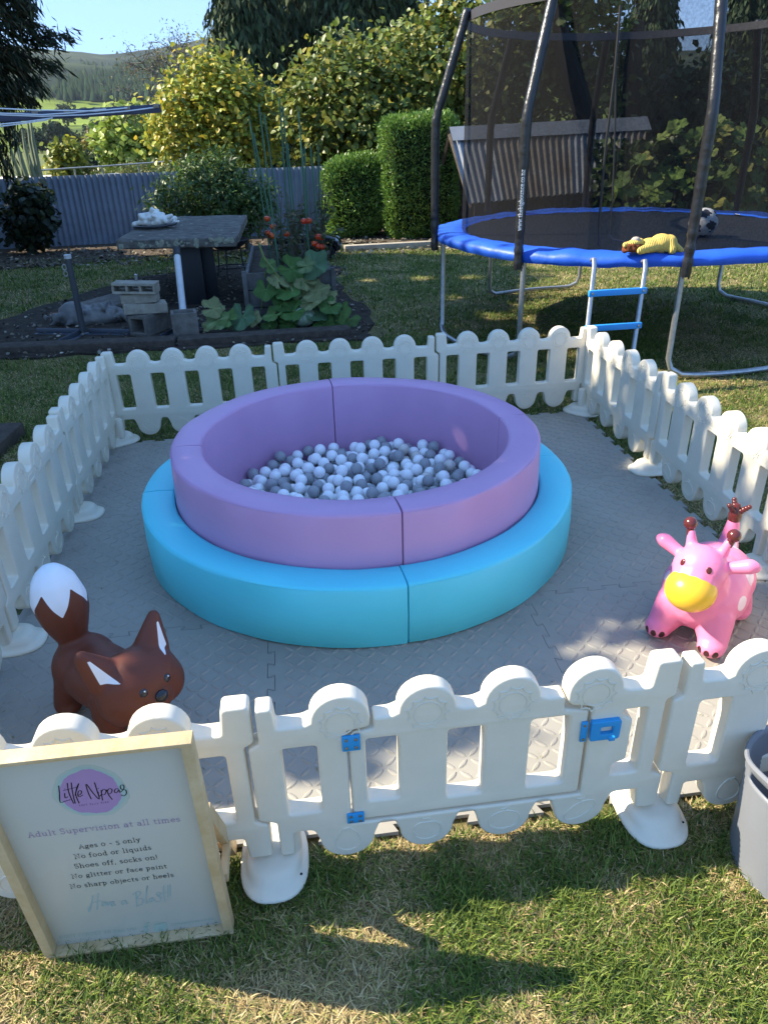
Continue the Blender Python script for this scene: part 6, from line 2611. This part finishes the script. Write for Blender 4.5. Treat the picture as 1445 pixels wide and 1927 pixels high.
# ------------------------------------------------------------------ the trees on the left that shade the garden
SHADE = [(-4.5, .30), (0.0, .36), (.9, .32), (1.4, .40), (1.7, .45), (2.06, .66), (2.38, .76), (2.62, .79), (2.82, .88), (3.0, 1.05), (3.3, 1.2), (3.6, 1.9), (3.3, 2.4), (3.15, 2.9), (3.3, 4.2), (3.35, 5.2), (3.35, 6.2), (3.7, 7), (4.2, 8), (4.2, 9.9), (2.0, 10.6), (-1, 11.2), (-5, 13), (-9, 13.5), (-9, 2)]
HOLES = [(2.30, 1.98, .08), (2.2, 8.3, .16), (2.9, 8.25, .2), (3.5, 8.1, .2), (1.8, 9.1, .12), (3.05, 2.1, .12), (-1.0, 6.6, .12), (3.4, 1.35, .10), (-1.6, 8.0, .12), (3.2, 5.9, .18), (-.3, 8.6, .10), (3.0, 6.9, .14)]


def inside(pts, poly):
    x, y = pts[:, 0], pts[:, 1]
    r = np.zeros(len(pts), bool)
    n = len(poly)
    for i in range(n):
        x0, y0 = poly[i]
        x1, y1 = poly[(i + 1) % n]
        c = ((y0 > y) != (y1 > y)) & (x < (x1 - x0) * (y - y0) / (y1 - y0 + 1e-12) + x0)
        r ^= c
    return r


trees = [('shade_tree', 'big leafy tree on the left whose crown shades the ball pit', (-4.6, 2.2)), ('shade_tree', 'second leafy tree on the left, shading the lawn behind the pit', (-5.2, 5.6)), ('shade_tree', 'third leafy tree on the left, shading the patio and table', (-6.6, 9.2))]
G = np.stack([rng.uniform(-9, 4.8, 21000), rng.uniform(.2, 13.5, 21000)], 1)
# the outline of the crowns is ragged: shift the test point a little
J = G + rng.normal(size=G.shape) * .05
G = G[inside(J, SHADE)]
hmin = np.maximum(2.6, (G[:, 0] + .30 * G[:, 1] + 1.55) / 1.085)
hh = hmin + rng.random(len(G)) ** 1.3 * 2.0
C = np.concatenate([G, np.zeros((len(G), 1))], 1) + hh[:, None] * SUNV[None]
per = 9
P = np.repeat(C, per, 0) + rng.normal(size=(len(C) * per, 3)) * .11
g = P[:, :2] - P[:, 2:3] * SUNV[None, :2]
hole_ = np.zeros(len(P), bool)
for hx, hy, hr in HOLES:
    hole_ |= np.hypot(g[:, 0] - hx, g[:, 1] - hy) < hr * rng.uniform(.7, 1.3, len(P))
ok = ~hole_ & (P[:, 0] < -.30 * P[:, 1] - .75)
P = P[ok]
own = np.argmin(np.stack([(P[:, 0] - t[2][0] - .8) ** 2 + (P[:, 1] - t[2][1] - .9) ** 2 for t in trees]), 0)
for k, (nm, lab, (bx, by)) in enumerate(trees):
    root = empty(nm, (bx, by, 0))
    tag(root, lab, 'tree', 'leafy trees on the left')
    Q = P[own == k]
    n = len(Q)
    me = leaf_mesh('crown', Q - np.array([bx, by, 0]), rng.normal(size=(n, 3)) + np.array([0, 0, -.4]), rng.normal(size=(n, 3)) + np.array([-.8, .2, .8]), .135 * rng.uniform(.7, 1.3, n), palette(n, [(.06, .10, .022), (.08, .13, .03), (.045, .08, .018)]))
    link('crown', me, root, broad_m)
    tops = [Q[i] for i in rng.choice(n, 9, replace=False)]
    trunk_of(root, (bx, by, 0), tops, .16)

# drooping conifer whose branch ends reach into the picture at the left
cn = empty('drooping_conifer', (-4.6, 8.4, 0))
tag(cn, 'dark conifer with drooping feathery branches reaching in at the top left', 'tree')
MB().tube([(0, 0, -.1), (.03, 0, 2.5), (0, .05, 5.6)], [.22, .17, .04], 9).build('trunk', bark_dark, cn)
CY = 8.0
brs = [((-160, 30), (-30, 15), (40, 40), (85, 58)), ((-160, 10), (-20, -30), (30, -5), (60, 12)), ((-160, 60), (-20, 50), (50, 75), (128, 62)), ((-160, 95), (-30, 80), (40, 105), (105, 120)), ((-160, 110), (-40, 100), (30, 125), (75, 160)), ((-160, 120), (-40, 125), (20, 150), (62, 195)), ((-160, 150), (-40, 160), (5, 195), (20, 260)), ((-160, 60), (-60, 60), (0, 90), (40, 110)), ((-160, 200), (-60, 210), (-10, 250), (10, 320)), ((-160, 0), (-40, 0), (10, 20), (45, 30)), ((-160, 130), (-60, 130), (-10, 160), (30, 180)), ((-160, -40), (-40, -50), (10, -35), (50, -20))]
C, D, cl_ = [], [], []
mb = MB()
for i, br in enumerate(brs):
    pts = [Vector(at(*p, CY + random.uniform(-.15, .15) + (.5 if p[0] < -100 else 0))) for p in spline(br, 8)]
    start = Vector((-4.6, 8.4, pts[0].z + .2))
    mb.tube([to_local(cn, start)] + [to_local(cn, p) for p in pts], [.05] + list(np.linspace(.030, .005, len(pts))), 5)
    for k, p in enumerate(pts):
        t = k / (len(pts) - 1)
        dens = 24 if p.x > -3.6 else 20
        tdir = (pts[min(k + 1, len(pts) - 1)] - pts[max(k - 1, 0)]).normalized()
        for q in range(dens):
            off = Vector((random.gauss(0, .055), random.gauss(0, .09), random.gauss(-.05, .06))) * (1.25 - .5 * t)
            C.append(tuple(p + off + tdir * random.uniform(-.06, .06)))
            D.append(tuple(tdir * .9 + Vector((random.gauss(0, .35), random.gauss(0, .4), random.gauss(-.55, .3)))))
# the inner mass of the crown
for q in range(5200):
    a, z = random.uniform(0, 6.283), random.uniform(1.0, 5.6)
    r = (1.9 - .18 * abs(z - 3.0)) * random.random() ** .5
    p = Vector((-4.9 + r * math.cos(a), 8.6 + r * math.sin(a), z - .25 * r))
    if p.x < -.30 * p.y - 1.0:
        C.append(tuple(p))
        D.append((math.cos(a) * .6 + random.gauss(0, .3), math.sin(a) * .6 + random.gauss(0, .3), -.6 + random.gauss(0, .3)))
mb.build('branch', bark_dark, cn)
C, D = np.array(C), np.array(D)
n = len(C)
sz = np.where(C[:, 0] > -3.4, .14, .34) * rng.uniform(.6, 1.3, n)
link('crown', leaf_mesh('crown', C - np.array(cn.location), D, rng.normal(size=(n, 3)), sz, palette(n, [(.03, .045, .024), (.05, .065, .03), (.085, .07, .04), (.02, .03, .018)], .25), 'needle'), cn, conifer_m)

# ------------------------------------------------------------------ hills, paddock, far trees
TH = np.radians(np.linspace(-50, 60, 200))
DS = np.concatenate([np.linspace(110, 520, 46), np.linspace(540, 1900, 90)])


def vnoise(x, y, s, seed=0):
    from mathutils import noise as mn
    return np.array([mn.fractal(Vector((float(a) / s + seed, float(b) / s, seed * 3.7)), 1.0, 2.0, 5) for a, b in zip(x.ravel(), y.ravel())]).reshape(x.shape)


tt, dd = np.meshgrid(TH, DS)
XX, YY = CAMP[0] + dd * np.sin(tt), CAMP[1] + dd * np.cos(tt)
_px = np.arange(-900, 2400, 20)
_az = np.array([math.atan2(ray(p, 150)[0], ray(p, 150)[1]) for p in _px])
pxs = np.interp(tt, _az, _px)                     # photo column of every bearing
_rp = [(-400, 112), (0, 116), (60, 112), (120, 118), (200, 124), (240, 122), (300, 116), (390, 97), (440, 99), (520, 110), (900, 120), (1600, 130)]
_re = [math.degrees(math.atan2(ray(*p)[2], math.hypot(ray(*p)[0], ray(*p)[1]))) for p in _rp]
ridge_el = np.interp(pxs, [p[0] for p in _rp], _re)
ridge_d = 1450 + 120 * np.sin(tt * 9)
pad = np.clip((dd - 190) / 290, 0, 1)
z_pad = 19.0 * pad ** 1.2
hill = np.clip((dd - 480) / (ridge_d - 480), 0, 1)
nz_ = vnoise(XX, YY, 420, 2.0)
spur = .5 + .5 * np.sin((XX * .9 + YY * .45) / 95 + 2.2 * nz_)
z_h = (ridge_d * np.tan(np.radians(ridge_el)) * 1.09 - 10) * (hill ** .85)
z_h = z_h * (1 - .30 * (1 - hill) * hill * 4 * (1 - spur)) + 16 * nz_ * np.clip(hill * 3, 0, 1) * np.clip((1.02 - hill) * 4, .15, 1)
fall = np.clip((dd - ridge_d) / 300, 0, 1)
ZZ = -.5 + z_pad + z_h * (1 - .75 * fall)
V = np.stack([XX.ravel(), YY.ravel(), ZZ.ravel()], 1)
ny, nx = XX.shape
i_ = np.arange(nx * ny).reshape(ny, nx)
F = np.stack([i_[:-1, :-1].ravel(), i_[:-1, 1:].ravel(), i_[1:, 1:].ravel(), i_[1:, :-1].ravel()], 1)
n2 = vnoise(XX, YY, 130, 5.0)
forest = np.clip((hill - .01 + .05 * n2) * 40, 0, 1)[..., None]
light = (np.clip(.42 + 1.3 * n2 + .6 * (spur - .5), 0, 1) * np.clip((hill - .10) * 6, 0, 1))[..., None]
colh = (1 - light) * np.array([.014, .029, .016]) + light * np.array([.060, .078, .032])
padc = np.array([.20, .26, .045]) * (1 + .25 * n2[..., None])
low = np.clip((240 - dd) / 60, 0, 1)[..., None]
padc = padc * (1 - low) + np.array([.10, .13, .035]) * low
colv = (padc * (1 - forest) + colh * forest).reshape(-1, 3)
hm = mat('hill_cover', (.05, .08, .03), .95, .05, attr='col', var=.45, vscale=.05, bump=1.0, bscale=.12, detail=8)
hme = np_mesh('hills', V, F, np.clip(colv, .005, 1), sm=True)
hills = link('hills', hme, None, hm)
tag(hills, kind='structure')


def ground_h(px, d):
    th = float(np.interp(px, _px, _az))
    j = int(np.argmin(np.abs(TH - th)))
    i = int(np.argmin(np.abs(DS - d)))
    return XX[i, j], YY[i, j], ZZ[i, j]


# the pine plantation on the lower slope and scrub on the hill: too many to count
base_i = []
for _ in range(90000):
    i, j = rng.integers(40, ny - 1), rng.integers(0, nx)
    if len(base_i) >= 7000:
        break
    pxv, dv, hv = pxs[i, j], dd[i, j], hill[i, j]
    if pxv < -60 or pxv > 470:
        continue
    plant = 95 < pxv < 330 and .02 < hv < .05 + .0016 * (pxv - 95) + .03 * math.sin(pxv * .05)
    if plant or (hv > .02 and n2[i, j] < .0 and rng.random() < .12):
        base_i.append((i, j, plant))
cv, cf, cc_ = [], [], []
for (i, j, plant) in base_i:
    x, y, z = XX[i, j] + rng.normal() * 5, YY[i, j] + rng.normal() * 6, ZZ[i, j] - 1
    h_, r = (rng.uniform(5, 9), rng.uniform(1.6, 2.6)) if plant else (rng.uniform(2.5, 5), rng.uniform(2, 3.5))
    b0 = len(cv)
    for k in range(5):
        a = k * 1.2566 + rng.random()
        cv.append((x + r * math.cos(a), y + r * math.sin(a), z))
    cv.append((x, y, z + h_))
    c_ = np.array([.017, .034, .016]) if plant else np.array([.03, .048, .02])
    c_ = c_ * rng.uniform(.7, 1.35)
    cc_ += [c_] * 6
    cf += [(b0 + k, b0 + (k + 1) % 5, b0 + 5) for k in range(5)]
fo = link('forest', np_mesh('forest', np.array(cv), np.array(cf), np.array(cc_)), None, mat('forest_cover', (.03, .05, .02), .95, .05, attr='col'))
tag(fo, 'dark pine plantation and scrub covering the hillside', 'forest', None, 'stuff')

# trees on and around the paddock, one by one
FG = 'distant trees round the paddock'
specs = [(95, 200, 12, 30, 'dark rounded distant tree at the left foot of the paddock'), (70, 240, 10, 24, 'distant tree left of the paddock behind the succulent'), (112, 330, 16, 22, 'tall dark distant tree on the paddock edge'), (135, 150, 7, 20, 'dark distant clump of branches below the paddock'), (165, 165, 8, 24, 'broad grey-green distant tree under the paddock middle'), (195, 160, 8, 24, 'grey-green distant tree right of the paddock middle'), (225, 170, 8, 20, 'distant tree at the lower right of the paddock'),
         (208, 360, 16, 12, 'single tall pale tree standing on the paddock'), (243, 350, 14, 11, 'single dark tree on the right of the paddock'), (150, 250, 8, 12, 'small dark tree at the lower paddock edge'), (45, 170, 9, 26, 'distant tree beyond the pool'), (20, 190, 10, 28, 'distant tree at the far left beyond the fence'), (270, 190, 9, 26, 'distant tree behind the lime green tree'), (310, 180, 9, 28, 'distant tree behind the yellow tree'), (105, 120, 4.5, 26, 'pale green distant tree over the lemon bush'), (180, 110, 3.6, 30, 'olive distant hedge tree below the paddock')]
for (px_, d_, h_, wpx, lab) in specs:
    h_ *= .5
    wpx *= .8
    if d_ >= 112:
        x, y, z = ground_h(px_, d_)
    else:
        th_ = float(np.interp(px_, _px, _az))
        x, y, z = CAMP[0] + d_ * math.sin(th_), CAMP[1] + d_ * math.cos(th_), -.06
    r = wpx * d_ / 1350
    bl_ = [(x + random.uniform(-.5, .5) * r, y + random.uniform(-.3, .3) * r, z + h_ * random.uniform(.45, .8), r * random.uniform(.45, .7), r * .6, h_ * random.uniform(.22, .32)) for _ in range(6)] + [(x, y, z + h_ * .35, r * .8, r * .7, h_ * .3)]
    root = empty('distant_tree', (x, y, z))
    tag(root, lab, 'tree', FG)
    P, Dr = clumps(bl_, 110, 5, r * .10, .6)
    n = len(P)
    cols = [(.035, .055, .025), (.05, .07, .03), (.025, .04, .02)] if d_ > 112 else [(.14, .17, .06), (.10, .13, .05)]
    link('crown', leaf_mesh('crown', P - np.array([x, y, z]), rng.normal(size=(n, 3)), Dr, r * .26 * rng.uniform(.6, 1.3, n), palette(n, cols)), root, conifer_m)
    MB().tube([(0, 0, -.3), (0, 0, h_ * .5)], [r * .09, r * .05], 5).build('trunk', bark_dark, root)
for k in range(13):
    px_, d_ = [(115, 430), (125, 380), (150, 410), (160, 440), (170, 400), (135, 420), (180, 350), (165, 330), (146, 440), (190, 420), (200, 440), (155, 370), (176, 440)][k]
    x, y, z = ground_h(px_, d_)
    mb = MB()
    for q in range(4):
        mb.ball((random.uniform(-1, 1), random.uniform(-.6, .6), .8 + random.uniform(-.2, .5)), (1.3, 1.2, .9), 1)
    o = mb.build('paddock_bush', mat('paddock_bush', (.03, .045, .018), .95, .05, bump=1, bscale=2), None)
    o.location = (x, y, z)
    tag(o, 'tiny dark bush dotted on the bright green paddock', 'bush', 'dark bushes dotted on the paddock')

# ------------------------------------------------------------------ grass blades


def grass_field(name, regions, seed=3):
    g = np.random.default_rng(seed)
    VV, FF, CC, off = [], [], [], 0
    from mathutils import noise as mn
    for (x0, x1, y0, y1, dens, ln, wd) in regions:
        n = int((x1 - x0) * (y1 - y0) * dens)
        x, y = g.uniform(x0, x1, n), g.uniform(y0, y1, n)
        # keep off the mat, the patio and out of what the camera cannot see
        ok = ~((x > -.03) & (x < 2.985) & (y > -.025) & (y < 2.985))
        P3 = np.stack([x, y, np.zeros(n)], 1) - CAMP
        zc = P3 @ _f
        u_, v_ = PXC + FPX * (P3 @ _r) / zc, PYC - FPX * (P3 @ _u) / zc
        ok &= (zc > .2) & (u_ > -420) & (u_ < 1900) & (v_ < 2500)
        if y1 > 4.9:
            pts2 = np.stack([x, y], 1)
            ok &= ~inside(pts2, [(-2.35, 5.2), (1.95, 5.18), (2.05, 6.4), (1.8, 7.6), (1.95, 9.4), (.9, 10.35), (-.9, 9.25), (-1.75, 7.4)])
        x, y = x[ok], y[ok]
        n = len(x)
        pn = np.array([mn.noise(Vector((float(a) * 2.6, float(b) * 2.6, 1.5))) + .6 * mn.noise(Vector((float(a) * 8, float(b) * 8, 4.5))) for a, b in zip(x, y)])
        dry = np.clip(.54 + .9 * pn + .16 * g.normal(size=n), 0, 1)
        if y0 > 2.9:
            dry *= .62
        isdry = g.random(n) < dry
        thin = (pn > .42) & (g.random(n) < .55)
        L = ln * g.uniform(.5, 1.3, n) * np.where(isdry, .9, 1.0)
        L = np.where(thin, L * .5, L)
        a = g.uniform(0, 2 * math.pi, n)
        lean = np.where(isdry, g.uniform(.7, 1.45, n), g.uniform(.2, 1.1, n))
        W = wd * g.uniform(.7, 1.3, n)
        dx, dy = np.cos(a), np.sin(a)
        sx, sy = -dy, dx
        z0 = lawn_z(x, y) - .002
        b = np.stack([x, y, z0], 1)
        hv = np.stack([dx * np.sin(lean), dy * np.sin(lean), np.cos(lean)], 1)
        hv2 = np.stack([dx * np.sin(np.minimum(lean + .5, 1.55)), dy * np.sin(np.minimum(lean + .5, 1.55)), np.cos(np.minimum(lean + .5, 1.55))], 1)
        s = np.stack([sx, sy, np.zeros(n)], 1) * (W / 2)[:, None]
        mid = b + hv * (L * .5)[:, None]
        tip = mid + hv2 * (L * .5)[:, None]
        v = np.stack([b - s, b + s, mid + s * .8, mid - s * .8, tip], 1)
        VV.append(v.reshape(-1, 3))
        f1 = np.arange(n)[:, None] * 5 + off
        FF.append(np.concatenate([f1 + np.array([[0, 1, 2]]), f1 + np.array([[0, 2, 3]]), f1 + np.array([[3, 2, 4]])]))
        off += n * 5
        gc = np.array([[.095, .15, .022], [.14, .20, .03], [.21, .26, .05], [.07, .115, .02]])[g.integers(0, 4, n)]
        dc = np.array([[.48, .36, .17], [.60, .48, .25], [.36, .26, .12], [.42, .37, .14]])[g.integers(0, 4, n)]
        c = np.where(isdry[:, None], dc, gc) * g.uniform(.75, 1.25, (n, 1))
        CC.append(np.repeat(c, 5, 0))
    me = np_mesh(name, np.concatenate(VV), np.concatenate(FF), np.concatenate(CC))
    return link(name, me, None, mat('grass_blade', (.08, .13, .03), .55, .3, attr='col', trans=.3))


gr_ = grass_field('grass', [(-.6, 3.4, -.75, .02, 52000, .042, .0031), (3.0, 4.2, .0, 3.1, 14000, .040, .0042), (-.9, .02, .02, 3.1, 12000, .042, .0042), (-1.6, 4.2, 3.0, 5.4, 7000, .045, .0055), (4.2, 7.0, 1.2, 5.4, 5000, .05, .006), (-4.5, 9.5, 5.4, 11.4, 1500, .055, .010)])
tag(gr_, 'lawn grass of mixed green and dry straw blades', 'grass', None, 'stuff')

# a few grass clippings trodden onto the mat
n = 420
e_ = rng.integers(0, 4, n)
d_ = np.abs(rng.normal(size=n)) * .22
l_ = rng.uniform(0, 3, n)
cx_ = np.where(e_ == 0, d_, np.where(e_ == 1, 2.97 - d_, l_))
cy_ = np.where(e_ == 2, d_, np.where(e_ == 3, 2.97 - d_, l_))
far_ = np.hypot(cx_ - PC[0], cy_ - PC[1]) > 1.0
C = np.stack([cx_, cy_, np.full(n, .0205)], 1)[far_]
n = len(C)
gc_ = link('grass_clippings', leaf_mesh('grass_clippings', C, rng.normal(size=(n, 3)) * np.array([1, 1, .08]), np.tile([0, 0, 1.0], (n, 1)), rng.uniform(.010, .028, n), palette(n, [(.30, .25, .11), (.14, .18, .04), (.22, .17, .09)]), 'needle'), None, MATS['grass_blade'])
tag(gc_, 'loose grass clippings trodden onto the grey foam mat', 'clippings', None, 'stuff')

# ------------------------------------------------------------------ the air between here and the hills
hz_m = bpy.data.materials.new('haze_air')
hz_m.use_nodes = True
t = hz_m.node_tree
t.nodes.remove(t.nodes['Principled BSDF'])
pvn = t.nodes.new('ShaderNodeVolumePrincipled')
pvn.inputs['Color'].default_value = (.80, .88, 1.0, 1)
pvn.inputs['Density'].default_value = .00012
t.links.new(pvn.outputs[0], t.nodes['Material Output'].inputs['Volume'])
hb = MB().box((0, 900, 148), (4400, 2800, 305)).build('haze', hz_m, None, sm=False)
tag(hb, 'thin blue haze lying over the whole valley', 'haze', None, 'stuff')
